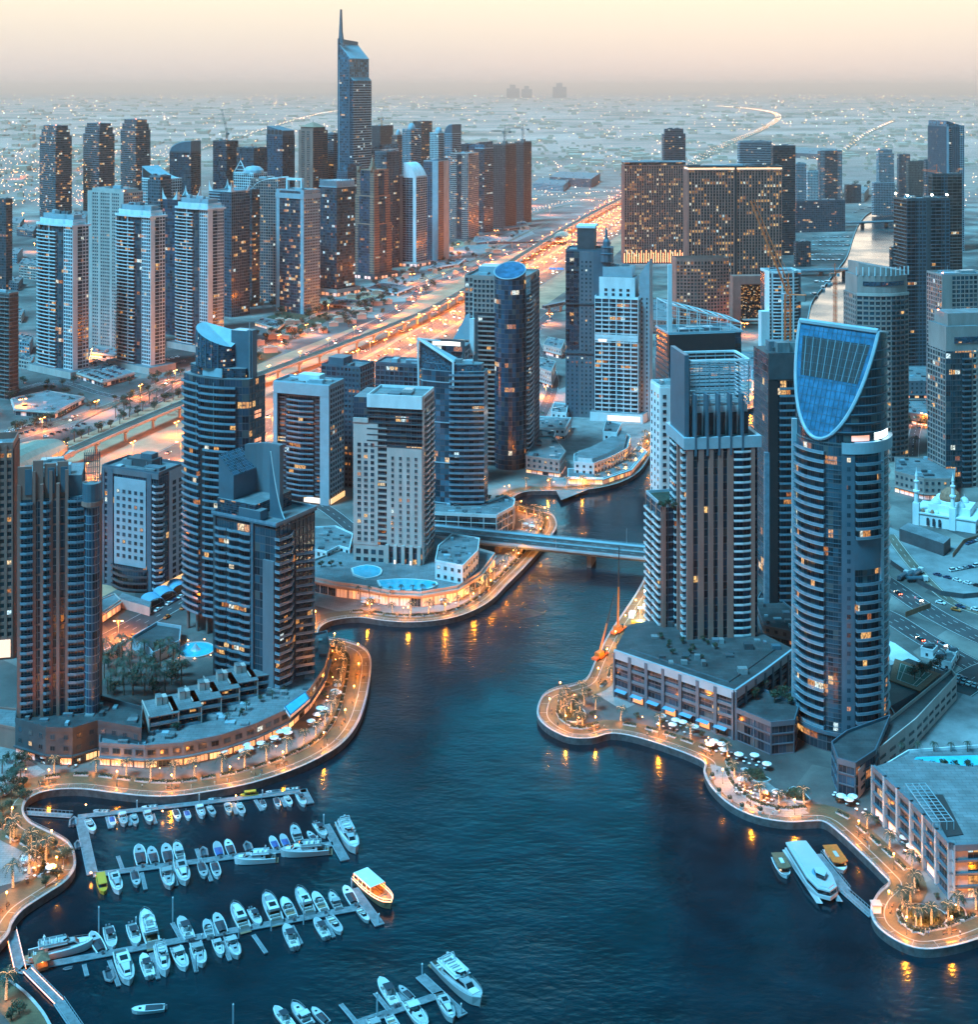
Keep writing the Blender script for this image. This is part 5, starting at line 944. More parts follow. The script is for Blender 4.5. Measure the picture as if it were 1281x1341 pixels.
for x in (-w + .5, w - .5):
 m.tube((x, -d, hh(-d)), (x, d, hh(d)), .6, .6, K['white'], 4)
 for i in range(8): y = -d + T.D * i / 7; m.tube((x, y, H), (x, y, hh(y)), .28, .28, K['white'], 4)
 for f in (.33, .66): m.tube((x, -d, H + (hh(-d) - H) * f), (x, d, H + (hh(d) - H) * f), .16, .16, K['white'], 4)
for i in range(8): y = -d + T.D * i / 7; m.tube((-w + .5, y, hh(y)), (w - .5, y, hh(y)), .3, .3, K['white'], 4)
m.box(w - 1.4, -d - .4, H - 4, w - .2, -d + 2.2, T.z(347), K['white']); T.plant(T.rect(3), H, 8, hmax=2); T.done()
simple('lone white tower block with regular square windows behind the ribbed brown tower', (862, 865, 896, 508, 730), 78, [(0, 1, 'solid', 'white')], [(0, 1, 'solid', 'white')], 'g_lit', 'white', W=16, plant=2, top=lambda T, R, H: (T.windows(R[1], R[2], 4, 3, int(H / 4.2) - 1, 1.9, 1.9, 4.2, cap=100, g='g_lit'), T.windows(R[0], R[1], 4, 3, int(H / 4.2) - 1, 1.9, 1.9, 4.2, cap=0, g='g_lit')))
T = Tower('white round-cornered balcony tower behind the red luffing crane', (1003, 1008, 1049, 358, 468), 80, 3.3, 3.2, W=24); w, d = T.W / 2, T.D / 2; H = T.H; P = [(-w, -d), (w, -d)] + arc(w - 3, 0, 5, -60, 60, 8, ry=d * .95) + [(w, d), (-w, d)]; T.core(P, 0, H, 'g_home'); T.balc(P[1:11], 3, H - 2, .8, front='balcw', slab='white', gap=1); T.solid(P[0], P[1], 0, H, 'white', .3, .5, 1)
for i in (2, 5, 8): T.mb('pier').box(P[i][0] - .3, P[i][1] - .8, 0, P[i][0] + .9, P[i][1] + .8, H + 1.5, K['white'])
T.parapet(P, H, 2, 'white'); T.plant(T.rect(2), H, 6); T.mb('side_block').box(w - 6, -d - 9, 0, w + 2, -d - .5, H * .55, K['white']); T.done()
T = Tower('ribbed brown tower with a white cage of beams on top, on the right podium', (893, 899, 992, 585, 895), 82, 3.35, 3.2, W=27); w, d = T.W / 2, T.D / 2; H = T.H; R = T.rect(); T.core(R, 0, H, 'g_navy', 'roof'); D_ = T.D
V = lambda f: -d + D_ * f
P0, t_, n_ = Vector(R[1]), Vector((0, 1)), Vector((1, 0))
for a, b in ((0, .085), (.16, .235), (.305, .37), (.44, .505), (.57, .65), (.895, .955)): T.mb('rib').ob(P0, t_, n_, D_ * a, D_ * b, -.2, 1.3, 0, H, K['brown' if 0 else 'tan'])
T.balc([(w, V(.665)), (w + .5, V(.78)), (w, V(.89))], 3, H - 2, 1.4, front='balcw', slab='panel', h=.9); T.grid(R[1], R[2], 0, H, 'steelgrey', .1, .1, .35, .12); T.grid(R[1], R[2], 0, H, 'steelgrey', .2, .25, .9, .3, a=.955, b=1)
for a, b in ((.55, .62), (.75, .82)): T.mb('rib').ob(Vector(R[0]), Vector((1, 0)), Vector((0, -1)), T.W * a, T.W * b, -.2, 1, 0, H, K['tan'])
T.balcs(R[0], R[1], 3, H - 2, 1, 1.5, .95, .84, .98, front='balcw'); T.balcs(R[0], R[1], 3, H - 2, 1, 1.5, .95, .2, .5, front='balcw'); T.grid(R[0], R[1], 0, H, 'steelgrey', .1, .1, .5, .2)
T.mb('crown_band').loop(R, -.3, 1.5, H - 1, H + 4, K['panel']); z3, z4 = T.z(535), T.z(475); C_ = T.rect(3.4); T.mb('crown_base').prism(C_, H, z3, K['white'], K['roof'])
for i in range(5): y = V(.16) + i * D_ * .165; T.mb('crown_louvre').box(w - 3.5, y, H + 4, w - 3.1, y + D_ * .085, z3 - 3, K['dgrey']); T.mb('crown_rib').box(w - 3.4, y - D_ * .055, H - 4, w + 1.6, y - D_ * .025, z3 + 6, K['steelgrey'])
T.mb('crown_fin').box(-w + 3, -d - .5, H, w - 1, -d + 1.5, z4 + 3, K['steelgrey'])
for k in range(12):
 z = z3 + (z4 - z3) * (k + .6) / 12; c = K['white' if k == 11 else 'panel']; th = .9 if k == 11 else .45
 for (a, b) in (((w - 3.4, V(.08)), (w - 3.4, V(.92))), ((-w + 3.4, V(.08)), (-w + 3.4, V(.92)))): T.mb('beam_cage').box(a[0] - th / 2, a[1], z, a[0] + th / 2, b[1], z + th, c)
 for y in (V(.08), V(.92)): T.mb('beam_cage').box(-w + 3.4 + th / 2, y - th / 2, z, w - 3.4 - th / 2, y + th / 2, z + th, c)
for x in (-w + 3.4, w - 3.4):
 for i in range(7): y = V(.08 + .84 * i / 6); T.mb(f'cage_post|{x}{i}').box(x - .55, y - .2, z3, x - .25, y + .2, z4, K['panel'])
T.done()
T = Tower('lower shoulder block with a planted roof attached left of the ribbed brown tower', (860, 867, 899, 664, 878), 78, 3.35, 3.2, W=22); w, d = T.W / 2, T.D / 2; H = T.H; R = T.rect(); T.core(R, 0, H, 'g_dark', 'soil')
T.mb('rib').ob(Vector(R[1]), Vector((0, 1)), Vector((1, 0)), 0, 1.6, -.2, .9, 0, H + 1, K['tan']); T.mb('rib').ob(Vector(R[1]), Vector((0, 1)), Vector((1, 0)), T.D * .6, T.D * .85, -.2, .9, 0, H + 1, K['tan'])
T.balcs(R[0], R[1], 3, H - 2, 2, 1.4, .85, front='balcw'); T.grid(R[0], R[1], 0, H, 'tan', 1, .4, .4, .1, bay=7); T.grid(R[1], R[2], 0, H, 'steelgrey', .2, .3, .6, .2); T.parapet(R, H, 1.2, 'panel'); T.done(); SHOULDER = T
T = Tower('dark tower with narrow balconies and crane base on its roof, behind the sliced tower', (1002, 1006, 1062, 465, 805), 84, 3.6, 3.2, W=24); w, d = T.W / 2, T.D / 2; H = T.H; R = T.rect(); T.core(R, 0, H, 'g_dark', 'droof'); T.solid(R[1], R[2], 0, H, 'black', .8, 0, .22); T.solid(R[1], R[2], H - 12, H + 1, 'dgrey', 1); T.balcs(R[1], R[2], 3, H - 13, 1, 1.2, .95, .26, .62, front='balc', slab='steelgrey')
T.mb('edge_lining').ob(Vector(R[1]), Vector((0, 1)), Vector((1, 0)), -2, .5, -.5, .9, 0, T.z(592), K['balc']); T.plant(R, H, 8, hmax=5, w='dgrey'); T.done(); BT = T
T = Tower('sliced round glass tower with a blue tilted glass shield rimmed in pale steel', (1035, 1040, 1170, 580, 985), 86, 3.6, 2.9, W=39, D=39); H = T.H
cx, cy = [ (1102 - IW / 2) / F * T.C.y * 1.035, T.C.y * 1.035]; R0 = 19.6
T.root.location = (cx, cy, 0); T.root.rotation_euler.z = 0; H = T.z(583); H2 = T.z(447) + 3
circ = lambda r, a0, a1, n: arc(0, 0, r, a0, a1, n)
T.core(circ(R0 - 1.2, 0, 360, 60)[:-1], 0, H, 'g_home'); A0 = 180
T.balc(circ(R0 - 1.2, 184, 236, 10), 8, H - 2, 1.6, front='balc', slab='panel', h=1.15); T.balc(circ(R0 - .4, 272, 306, 8), 8, T.z(750), 1.5, front='balc', slab='panel'); T.balc(circ(R0 - .4, 272, 306, 8), T.z(705), H - 4, 1.5, front='balc', slab='panel')
T.mb('white_pier').loop(circ(R0 - 1.3, 256, 271, 4), -.2, 1.3, 0, H + 1, K['steelgrey'], False); T.mb('white_pier').loop(circ(R0 - 1.3, 306, 312, 2), -.2, 1.4, 0, H + 1, K['panel'], False); T.mb('white_pier').loop(circ(R0 - 1.3, 178, 183, 2), -.2, 1.8, 0, H + 6, K['panel'], False); T.mb('blank_wall').loop(circ(R0 - 1.3, 270, 308, 8), -.2, 1.25, T.z(746), T.z(706), K['steelgrey'], False); T.mb('top_band').loop(circ(R0 - 1.3, 256, 352, 18), -.1, 1.6, H - 3.4, H + 1, K['panel'], False)
for k in range(int((H - 10) / 3.6)):
 a = circ(R0 + .05, 262, 266, 1); T.mb(f'small_window|{k}').face([(*a[0], 9.2 + k * 3.6), (*a[1], 9.2 + k * 3.6), (*a[1], 10.9 + k * 3.6), (*a[0], 10.9 + k * 3.6)], K['g_home'], [(k + .05, .1), (k + .95, .1), (k + .95, .95), (k + .05, .95)])
 T.mb('fin').loop(circ(R0 - 1.3, 314, 358, 9), 0, .9 if k % 2 else .5, 9 + k * 3.6, 9.4 + k * 3.6, K['panel'], False); T.mb('fin').loop(circ(R0 - 1.3, 237, 255, 4), 0, .3, 9 + k * 3.6, 9.25 + k * 3.6, K['steelgrey'], False)
R1 = R0 - 1.6; q = Vector((cos(radians(45)), sin(radians(45)))); run = 16.0
zpl = lambda x, y: H + 1 + (H2 - H - 1) * (Vector((x, y)).dot(q) + R1) / run
cc = circ(R1, 0, 360, 96)[:-1]; rz_ = lambda p: H2 - .2 * max(0, Vector(p).dot(q) + R1 - run)
def cutline(c):        # split ring at the chord where the plane reaches the roof
 out = []; n = len(c)
 for i in range(n):
  a, b = Vector(c[i]), Vector(c[(i + 1) % n]); out.append((tuple(a)))
  sa, sb = a.dot(q) + R1 - run, b.dot(q) + R1 - run
  if sa * sb < 0: out.append(tuple(a + (b - a) * (sa / (sa - sb))))
 return out
cc = cutline(cc); low = [p for p in cc if Vector(p).dot(q) + R1 <= run + 1e-4]; high = [p for p in cc if Vector(p).dot(q) + R1 >= run - 1e-4]
def order(pl, ref):
 c = sum((Vector(p) for p in pl), Vector((0, 0))) / len(pl); return sorted(pl, key=lambda p: atan2(p[1] - c.y, p[0] - c.x))
low = order(low, 0); high = order(high, 0); m = T.mb('upper_glazing'); u = 0
for i in range(len(cc)):
 a, b = cc[i], cc[(i + 1) % len(cc)]; L = (Vector(a) - Vector(b)).length / 2.9; za, zb = (min(rz_(p), zpl(*p)) for p in (a, b))
 if max(za, zb) > H + 1.05: m.face([(*a, H), (*b, H), (*b, zb), (*a, za)], K['g_dark'], [(u, 0), (u + L, 0), (u + L, (zb - H) / 3.6), (u, (za - H) / 3.6)])
 u += L
m.cap([(*p, rz_(p)) for p in high], K['droof'])
sh = T.mb('blue_shield'); sh.face([(*p, zpl(*p)) for p in low], K['blue'])
lc = sum((Vector(p) for p in low), Vector((0, 0))) / len(low); n3 = (Vector((-(q.x) * (H2 - H - 1), -(q.y) * (H2 - H - 1), run))).normalized()
P3 = [Vector((*p, zpl(*p))) for p in low]; m = T.mb('shield_rim')
for i in range(len(P3)):
 a, b = P3[i], P3[(i + 1) % len(P3)]
 if (b - a).length > 16 * 1.5 or (a - b).length < .02: m.tube(a + n3 * .2, b + n3 * .2, 1.1, 1.1, K['panel'], 6) if (a - b).length > 1 else None; continue
 m.tube(a + n3 * .1, b + n3 * .1, 1.0 * .75, .75, K['panel'], 6, False)
pr = Vector((-q.y, q.x)); pv3 = lambda s, k: Vector((*( -q * R1 + q * (run * k) + pr * s), H + 1 + (H2 - H - 1) * k)) + n3 * .12      # s along chord, k up the shield
for k in [i / 14 for i in range(1, 14)]:
 hw = sqrt(max(0, R1 ** 2 - (R1 - run * k) ** 2)) - 1.1; T.mb('shield_bar').tube(pv3(-hw, k), pv3(hw, k), .1, .1, K['steelgrey'], 4)
for s in range(-6, 7):
 s_ = s * 2.1; r_ = (R1 - sqrt(max(0, R1 ** 2 - s_ ** 2))) / run
 if r_ < .95: T.mb('shield_bar').tube(pv3(s_, r_ + .03), pv3(s_, .985), .1, .1, K['steelgrey'], 4)
dk = T.mb('shield_opening'); k0, k1 = .52, .87
hw0, hw1 = sqrt(R1 ** 2 - (R1 - run * k0) ** 2) - 2.2, sqrt(R1 ** 2 - (R1 - run * k1) ** 2) - 2.2
dk.face([pv3(-hw0, k0), pv3(hw0, k0), pv3(hw1, k1), pv3(-hw1, k1)], K['black'])
for i in range(9): s0 = -hw0 + 2 * hw0 * (i + .5) / 9; s1 = -hw1 + 2 * hw1 * (i + .5) / 9; T.mb('shield_bar').tube(pv3(s0, k0) + n3 * .1, pv3(s1, k1) + n3 * .1, .14, .14, K['panel'], 4)
for k in range(1, 11): T.mb(f'upper_fin|{k}').loop(circ(R1, 227 + math.degrees(math.acos((R1 - run * min(1, (k * 3.5 + .5) / (H2 - H - 1))) / R1)), 358, 14), 0, .7, H + 1 + k * 3.5, H + 1.35 + k * 3.5, K['steelgrey'], False) if H + k * 3.5 < H2 - 1 else None
[T.mb('roof_rim').tube((*high[i], rz_(high[i])), (*high[(i + 1) % len(high)], rz_(high[(i + 1) % len(high)])), .5, .5, K['panel'], 5) for i in range(len(high))]; T.mb('sky_lobby').loop(circ(R1 - .2, 300, 350, 8), 0, .25, H + 1.2, H + 4, K['coolw'], False); T.mb('sky_lobby').loop(circ(R1 - .2, 268, 292, 5), 0, .25, H + 1.2, H + 3.4, K['warm'], False)
T.mb('foot').prism(circ(R0 + 1, 0, 360, 36)[:-1], 0, 7, K['g_lit'], K['roof'], cell=(2.9, 3.5)); T.mb('foot').loop(circ(R0 + 1, 0, 360, 36)[:-1], 0, .6, 6.6, 8, K['steelgrey']); T.done(); SL = T
p = BT.root.location; tower_crane(p.x + 3, p.y, BT.H + 1, 27, 50, 9, 158, 'red luffing tower crane leaning left above the dark tower behind the sliced tower', 'red', 68, s=1.5)
p = G(1094, 520); tower_crane(p.x, p.y, 40, 64, 10, 5, 20, 'short red crane mast just above the roof of the sliced tower', 'red', 10, s=1.2)
# ================================================================== REPEATED THINGS
def ordn(i): return ('first second third fourth fifth sixth seventh eighth ninth tenth eleventh twelfth thirteenth fourteenth fifteenth sixteenth seventeenth eighteenth nineteenth twentieth'.split() + [str(k) + ('st' if k % 10 == 1 and k != 11 else 'nd' if k % 10 == 2 and k != 12 else 'rd' if k % 10 == 3 and k != 13 else 'th') for k in range(21, 200)])[i]
def plight(parent, loc, power, col=(1, .28, .04), size=.5, kind='POINT'):
 l = bpy.data.lights.new('lamp_light', kind); l.energy = power; l.color = col; l.shadow_soft_size = size
 o = bpy.data.objects.new('lamp_light', l); COL.objects.link(o); o.parent = parent; o.location = loc; return o
def make_palm(h, lit, seed, n=17):
 r = random.Random(seed); root = empty('palm_tree', (0, 0, 0)); m = MB(); pr = None; N_ = 6; lx = r.uniform(-.4, .4)
 c = lambda u: (lx * u * u, .2 * u * u, h * u)
 for i in range(N_): m.tube(c(i / N_), c((i + 1) / N_), .34 - .13 * i / N_, .34 - .13 * (i + 1) / N_, K['trunk'], 7)
 m.tube(c(.93), (lx, .2, h + .3), .45, .3, K['trunk'], 7); m.build('trunk', root); m = MB(); lt = MB()
 for k in range(n):
  a = 2 * pi * k / n + r.uniform(-.2, .2); L = r.uniform(3.3, 4.2); up = r.uniform(.15, 1.15); pts = []
  for i in range(7):
   u = i / 6; pts.append(Vector((lx + cos(a) * L * u * (1 - .15 * u), .2 + sin(a) * L * u * (1 - .15 * u), h + .2 + L * (up * u - (up * .75 + .55) * u * u))))
  side = Vector((-sin(a), cos(a), 0))
  for i in range(6):
   p, q = pts[i], pts[i + 1]; wd = .62 * sin(pi * min(1, (i + 1) / 6.5)) + .12
   for s in (-1, 1):
    for j in range(2):
     b = p + (q - p) * (j * .5); e = p + (q - p) * (j * .5 + .38); tip = (b + e) / 2 + side * (s * wd) + (q - p) * .45 + Vector((0, 0, -.22 * wd)); m.face([b, e, tip], K['frond'])
   m.face([p + side * .04, p - side * .04, q - side * .03, q + side * .03], K['frond'])
   if lit and k % 2 == 0 and i < 4: lt.tube(p - Vector((0, 0, .08)), q - Vector((0, 0, .08)), .06, .06, K['palm_glow'], 3, False)  # glowing ribs paint the light from beneath onto the fronds
 m.build('crown', root)
 if lit:
  for i in range(int(h / .28)):
   z = .4 + i * .28
   if z > h - .2: break
   u = z / h; rr_ = .33 - .13 * u
   for q in range(6):
    a0, a1 = q * pi / 3, (q + 1) * pi / 3; lt.tube((lx * u * u + rr_ * cos(a0), .2 * u * u + rr_ * sin(a0), z), (lx * u * u + rr_ * cos(a1), .2 * u * u + rr_ * sin(a1), z + .05), .04, .04, K['palm_glow'], 3, False)
  lt.build('fairy_lights_and_rib_glow', root)
  plight(root, (.0, -1.3, 1.6), 330, (1, .30, .06), .4)
 tag(root, 'palm', 'palm tree'); return root
def proto2(root, lights=True):
 proto(root)
 if lights:
  for c in root.children:
   pass
 return root
bpy.context.view_layer.update()
PALML = [proto(make_palm(6.2, True, s)) for s in (1, 2)]; PALMD = [proto(make_palm(h_, False, s)) for h_, s in ((6.5, 3), (8.5, 4), (5.5, 5))]
def make_tree(seed, rad=3.0, h=6.0, m='leaf', n=420):
 r = random.Random(seed); root = empty('leafy_tree', (0, 0, 0)); q = MB(); q.tube((0, 0, 0), (.1, 0, h * .45), .28, .2, K['trunk'], 6)
 cl = []
 for i in range(7): a = r.uniform(0, 6.3); d = r.uniform(.3, .75) * rad; cl.append((cos(a) * d, sin(a) * d, h * r.uniform(.5, .9), rad * r.uniform(.4, .62))); q.tube((.1, 0, h * .35), cl[-1][:3], .14, .04, K['trunk'], 4)
 cl.append((0, 0, h * .85, rad * .6)); q.build('trunk', root); f = MB()
 for i in range(n):
  c = r.choice(cl); v = Vector((r.gauss(0, 1), r.gauss(0, 1), r.gauss(0, 1))).normalized() * (c[3] * r.uniform(.5, 1.05)); p = Vector(c[:3]) + Vector((v.x, v.y, v.z * .8)); s = r.uniform(.22, .5)
  a = Vector((r.gauss(0, 1), r.gauss(0, 1), r.gauss(0, .5))).normalized(); b = a.cross(Vector((r.gauss(0, 1), r.gauss(0, 1), r.gauss(0, 1)))).normalized(); f.face([p - a * s, p + b * s * .6, p + a * s, p - b * s * .6], K[m if r.random() < .7 else 'leaf2'])
 f.build('crown', root); tag(root, 'tree', 'tree'); return root
TREES = [proto(make_tree(s, rd, h_)) for s, rd, h_ in ((11, 3.2, 6.2), (12, 2.6, 5.2), (13, 4, 7.5))]
def make_lamp(h=5.5, power=900, double=False):
 root = empty('street_lamp', (0, 0, 0)); m = MB(); m.tube((0, 0, 0), (0, 0, .5), .16, .12, K['dgrey'], 7); m.tube((0, 0, .5), (0, 0, h), .08, .06, K['dgrey'], 6); m.build('pole', root)
 hd = MB(); hd.lathe([(0, h - .1), (.22, h), (.30, h + .28), (.2, h + .5), (0, h + .58)], K['amber'], 8); hd.build('lamp_head', root); plight(root, (0, 0, h - .6), power, (1, .28, .008), .35); tag(root, 'lamp', 'street lamp'); return root
LAMP = proto(make_lamp(5.2, 3900))
def make_hlamp():
 root = empty('highway_lamp', (0, 0, 0)); m = MB(); m.tube((0, 0, 0), (0, 0, 13), .2, .12, K['metal'], 6); m.tube((-3, 0, 13.4), (3, 0, 13.4), .1, .1, K['metal'], 5); m.tube((0, 0, 12.5), (0, 0, 13.6), .14, .14, K['metal'], 5); m.build('pole', root)
 for s in (-1, 1): hd = MB(); hd.box(s * 3 - .9, -.4, 13, s * 3 + .9, .4, 13.35, K['amber']); hd.build('lamp_head', root)
 o_ = plight(root, (0, 0, 12.9), 26000, (1, .23, .018), .8, 'SPOT'); o_.data.spot_size = radians(160); o_.data.spot_blend = .5; plight(root, (0, 0, 10), 15000, (1, .23, .018), 1); tag(root, 'lamp', 'street lamp'); return root
HLAMP = proto(make_hlamp())
def make_car(col, name='parked_car', van=False):
 root = empty(name, (0, 0, 0)); h = 1.0 if not van else 1.15; m = MB()
 pr = [(-2.2, .35), (-2.25, .75), (-2.1, .95), (-1.5, h), (1.1, .95), (2.1, .78), (2.25, .6), (2.2, .35)]
 for s in (-1, 1): m.face([(x, s * .88, z) for x, z in (pr if s < 0 else pr[::-1])], col)
 for i in range(len(pr)):
  a, b = pr[i], pr[(i + 1) % len(pr)]; m.face([(a[0], -.88, a[1]), (a[0], .88, a[1]), (b[0], .88, b[1]), (b[0], -.88, b[1])], col)
 t0, t1 = ((-2.0, -1.7, .9, 1.35) if van else (-1.6, -1.05, .35, 1.1)), 1.95 if van else 1.45
 m.hexa([(t0[1], -.66, t1), (t0[2], -.66, t1), (t0[2], .66, t1), (t0[1], .66, t1), (t0[1], -.66, t1 + .04), (t0[2], -.66, t1 + .04), (t0[2], .66, t1 + .04), (t0[1], .66, t1 + .04)], col); m.build('body', root)
 g = MB(); g.hexa([(t0[0], -.8, h - .06), (t0[3], -.8, h - .06), (t0[3], .8, h - .06), (t0[0], .8, h - .06), (t0[1], -.65, t1), (t0[2], -.65, t1), (t0[2], .65, t1), (t0[1], .65, t1)], K['carglass']); g.build('glazing', root)
 w = MB(); w.tube((0, -.1, 0), (0, .12, 0), .34, .34, K['black'], 10); me = w.mesh('wheel')
 for x in (-1.4, 1.35):
  for y in (-.85, .83): put('wheel', me, root, (x, y, .34))
 for s in (-1, 1): q = MB(); q.box(2.18, s * .62 - .2, .6, 2.27, s * .62 + .2, .76, K['chrome']); q.build('headlight', root)
 tag(root, 'car', 'van' if van else 'car'); return root
K['carglass'] = mat('car_glass', (.01, .015, .02), .08, noise=0, spec=.8); K['chrome'] = mat('lamp_lens', (.5, .5, .5), .2, metal=.5, noise=0)
CC = {n: mat(n + '_car_paint', c, .3, noise=0, spec=.7) for n, c in (('white', (.72, .74, .75)), ('silver', (.35, .37, .40)), ('black', (.02, .022, .025)), ('dark blue', (.02, .05, .12)), ('red', (.35, .03, .02)), ('orange', (.55, .16, .03)))}
CARS = {k: proto(make_car(v)) for k, v in CC.items()}; VAN = proto(make_car(CC['white'], 'parked_van', True))
def make_lit_car(col, back, n):
 m = MB(); m.hexa([(-2.3, -.9, .3), (2.3, -.9, .3), (2.3, .9, .3), (-2.3, .9, .3), (-2.3, -.88, 1), (2.2, -.88, .9), (2.2, .88, .9), (-2.3, .88, 1)], col); m.hexa([(-1.6, -.8, .98), (1.1, -.8, .95), (1.1, .8, .95), (-1.6, .8, .98), (-1.1, -.65, 1.45), (.4, -.65, 1.45), (.4, .65, 1.45), (-1.1, .65, 1.45)], K['carglass'])
 for s in (-1, 1): m.box(2.25, s * .6 - .28, .5, 2.4, s * .6 + .28, .85, K['head']); m.box(-2.4, s * .6 - .28, .6, -2.28, s * .6 + .28, .95, K['tail'])
 m.box(2.4, -.5, .06, 9, .5, .07, K['head']) if 0 else None
 o = m.build('moving_car'); tag(o, 'car', 'car'); return o
LITC = [proto(make_lit_car(CC[c], 0, i)) for i, c in enumerate(('white', 'silver', 'black', 'white'))]
def make_person(pose, shirt, trouser, name='person'):
 J = {'p': (0, 0, .95), 'c': (0, 0, 1.25), 'n': (0, 0, 1.47), 'h': (0, .01, 1.60), 'ht': (0, .01, 1.70)}
 st = {'walk': (.28, -.22), 'stand': (.03, -.03), 'sit': (0, 0)}[pose]
 E = [('p', 'c'), ('c', 'n'), ('n', 'h'), ('h', 'ht')]
 for s, k in ((-1, 'l'), (1, 'r')):
  f = st[0] if s < 0 else st[1]; J['hip' + k] = (s * .1, 0, .90); J['kn' + k] = (s * .11, f * .55 + .03, .50); J['an' + k] = (s * .11, f, .09); J['to' + k] = (s * .12, f + .17, .05)
  J['sh' + k] = (s * .19, 0, 1.40); J['el' + k] = (s * .24, -f * .4, 1.13); J['wr' + k] = (s * .24, -f * .9 + .06, .90); J['ha' + k] = (s * .24, -f * 1.0 + .09, .80)
  E += [('p', 'hip' + k), ('hip' + k, 'kn' + k), ('kn' + k, 'an' + k), ('an' + k, 'to' + k), ('c', 'sh' + k), ('sh' + k, 'el' + k), ('el' + k, 'wr' + k), ('wr' + k, 'ha' + k)]
 names = list(J); me = bpy.data.meshes.new(name); me.from_pydata([J[n] for n in names], [(names.index(a), names.index(b)) for a, b in E], []); o = bpy.data.objects.new('tmp', me); COL.objects.link(o)
 md = o.modifiers.new('s', 'SKIN'); R_ = {'p': .16, 'c': .165, 'n': .06, 'h': .10, 'ht': .075, 'hip': .10, 'kn': .065, 'an': .045, 'to': .04, 'sh': .07, 'el': .045, 'wr': .032, 'ha': .035}
 for i, n in enumerate(names):
  r_ = R_.get(n, R_.get(n[:-1], .05)); me.skin_vertices[0].data[i].radius = (r_, r_ * .8)
 me.skin_vertices[0].data[0].use_root = True
 sb = o.modifiers.new('b', 'SUBSURF'); sb.levels = 1; dg = bpy.context.evaluated_depsgraph_get(); m2 = bpy.data.meshes.new_from_object(o.evaluated_get(dg)); bpy.data.objects.remove(o)
 m2.materials.clear(); [m2.materials.append(x) for x in (K['skin'], shirt, trouser, K['hair'])]
 for p in m2.polygons:
  c = p.center; z = c.z; p.material_index = 3 if (z > 1.62 or (z > 1.52 and c.y < -.02)) else 0 if z > 1.46 or (abs(c.x) > .2 and z < .95) else 1 if z > .95 else 2; p.use_smooth = True
 r = bpy.data.objects.new(name, m2); COL.objects.link(r); tag(r, 'person', 'person'); return r
K['skin'] = mat('skin', (.35, .2, .13), .6, noise=0); K['hair'] = mat('dark_hair', (.02, .015, .012), .7, noise=0)
PPL = [('white shirt', mat('white_shirt', (.6, .6, .6), .8, noise=0), mat('dark_trousers', (.03, .035, .05), .8, noise=0), 'walk'), ('dark clothes', mat('dark_shirt', (.03, .03, .04), .8, noise=0), mat('black_trousers', (.02, .02, .02), .8, noise=0), 'walk'), ('blue shirt', mat('blue_shirt', (.05, .12, .3), .8, noise=0), mat('grey_trousers', (.1, .1, .11), .8, noise=0), 'stand'), ('long white robe', mat('white_robe', (.65, .65, .62), .8, noise=0), mat('white_robe_skirt', (.65, .65, .62), .8, noise=0), 'stand')]
PP = [proto(make_person(p[3], p[1], p[2])) for p in PPL]
def make_parasol():
 root = empty('parasol', (0, 0, 0)); m = MB(); k = 8
 for i in range(k):
  a, b = 2 * pi * i / k, 2 * pi * (i + 1) / k; m.face([(1.7 * cos(a), 1.7 * sin(a), 2.35), (1.7 * cos(b), 1.7 * sin(b), 2.35), (0, 0, 2.95)], K['cloth']); m.face([(1.7 * cos(b), 1.7 * sin(b), 2.2), (1.7 * cos(b), 1.7 * sin(b), 2.35), (1.7 * cos(a), 1.7 * sin(a), 2.35), (1.7 * cos(a), 1.7 * sin(a), 2.2)], K['cloth'])
 m.build('canopy', root); m = MB(); m.tube((0, 0, 0), (0, 0, 2.9), .04, .04, K['metal'], 5); m.tube((0, 0, 0), (0, 0, .1), .3, .3, K['dgrey'], 8); m.build('pole', root); tag(root, 'parasol', 'parasol'); return root
def make_table():
 root = empty('cafe_table', (0, 0, 0)); m = MB(); m.tube((0, 0, .72), (0, 0, .76), .5, .5, K['cloth'], 10); m.build('tabletop', root); m = MB(); m.tube((0, 0, 0), (0, 0, .72), .05, .05, K['dgrey'], 5); m.tube((0, 0, 0), (0, 0, .04), .25, .25, K['dgrey'], 8); m.build('pedestal', root); tag(root, 'table', 'table'); return root
def make_chair():
 root = empty('cafe_chair', (0, 0, 0)); m = MB(); m.box(-.24, -.24, .42, .24, .24, .48, K['wood']); m.build('seat', root); m = MB(); m.box(-.28, -.24, .48, -.22, .24, .9, K['wood']); m.build('backrest', root); m = MB(); m.box(-.04, -.04, 0, .04, .04, .42, K['dgrey']); me = m.mesh('leg')
 for x in (-.2, .2):
  for y in (-.2, .2): put('leg', me, root, (x, y, 0))
 tag(root, 'chair', 'chair'); return root
PARA, TABLE, CHAIR = proto(make_parasol()), proto(make_table()), proto(make_chair())
def make_bench():
 root = empty('bench', (0, 0, 0)); m = MB(); m.box(-.9, -.25, .4, .9, .25, .47, K['wood']); m.build('seat', root); m = MB(); m.box(-.9, .22, .5, .9, .28, .95, K['wood']); m.build('backrest', root)
 for x in (-.7, .7): m = MB(); m.box(x - .05, -.22, 0, x + .05, .26, .4, K['dgrey']); m.build('leg', root)
 tag(root, 'bench', 'bench'); return root
BENCH = proto(make_bench())
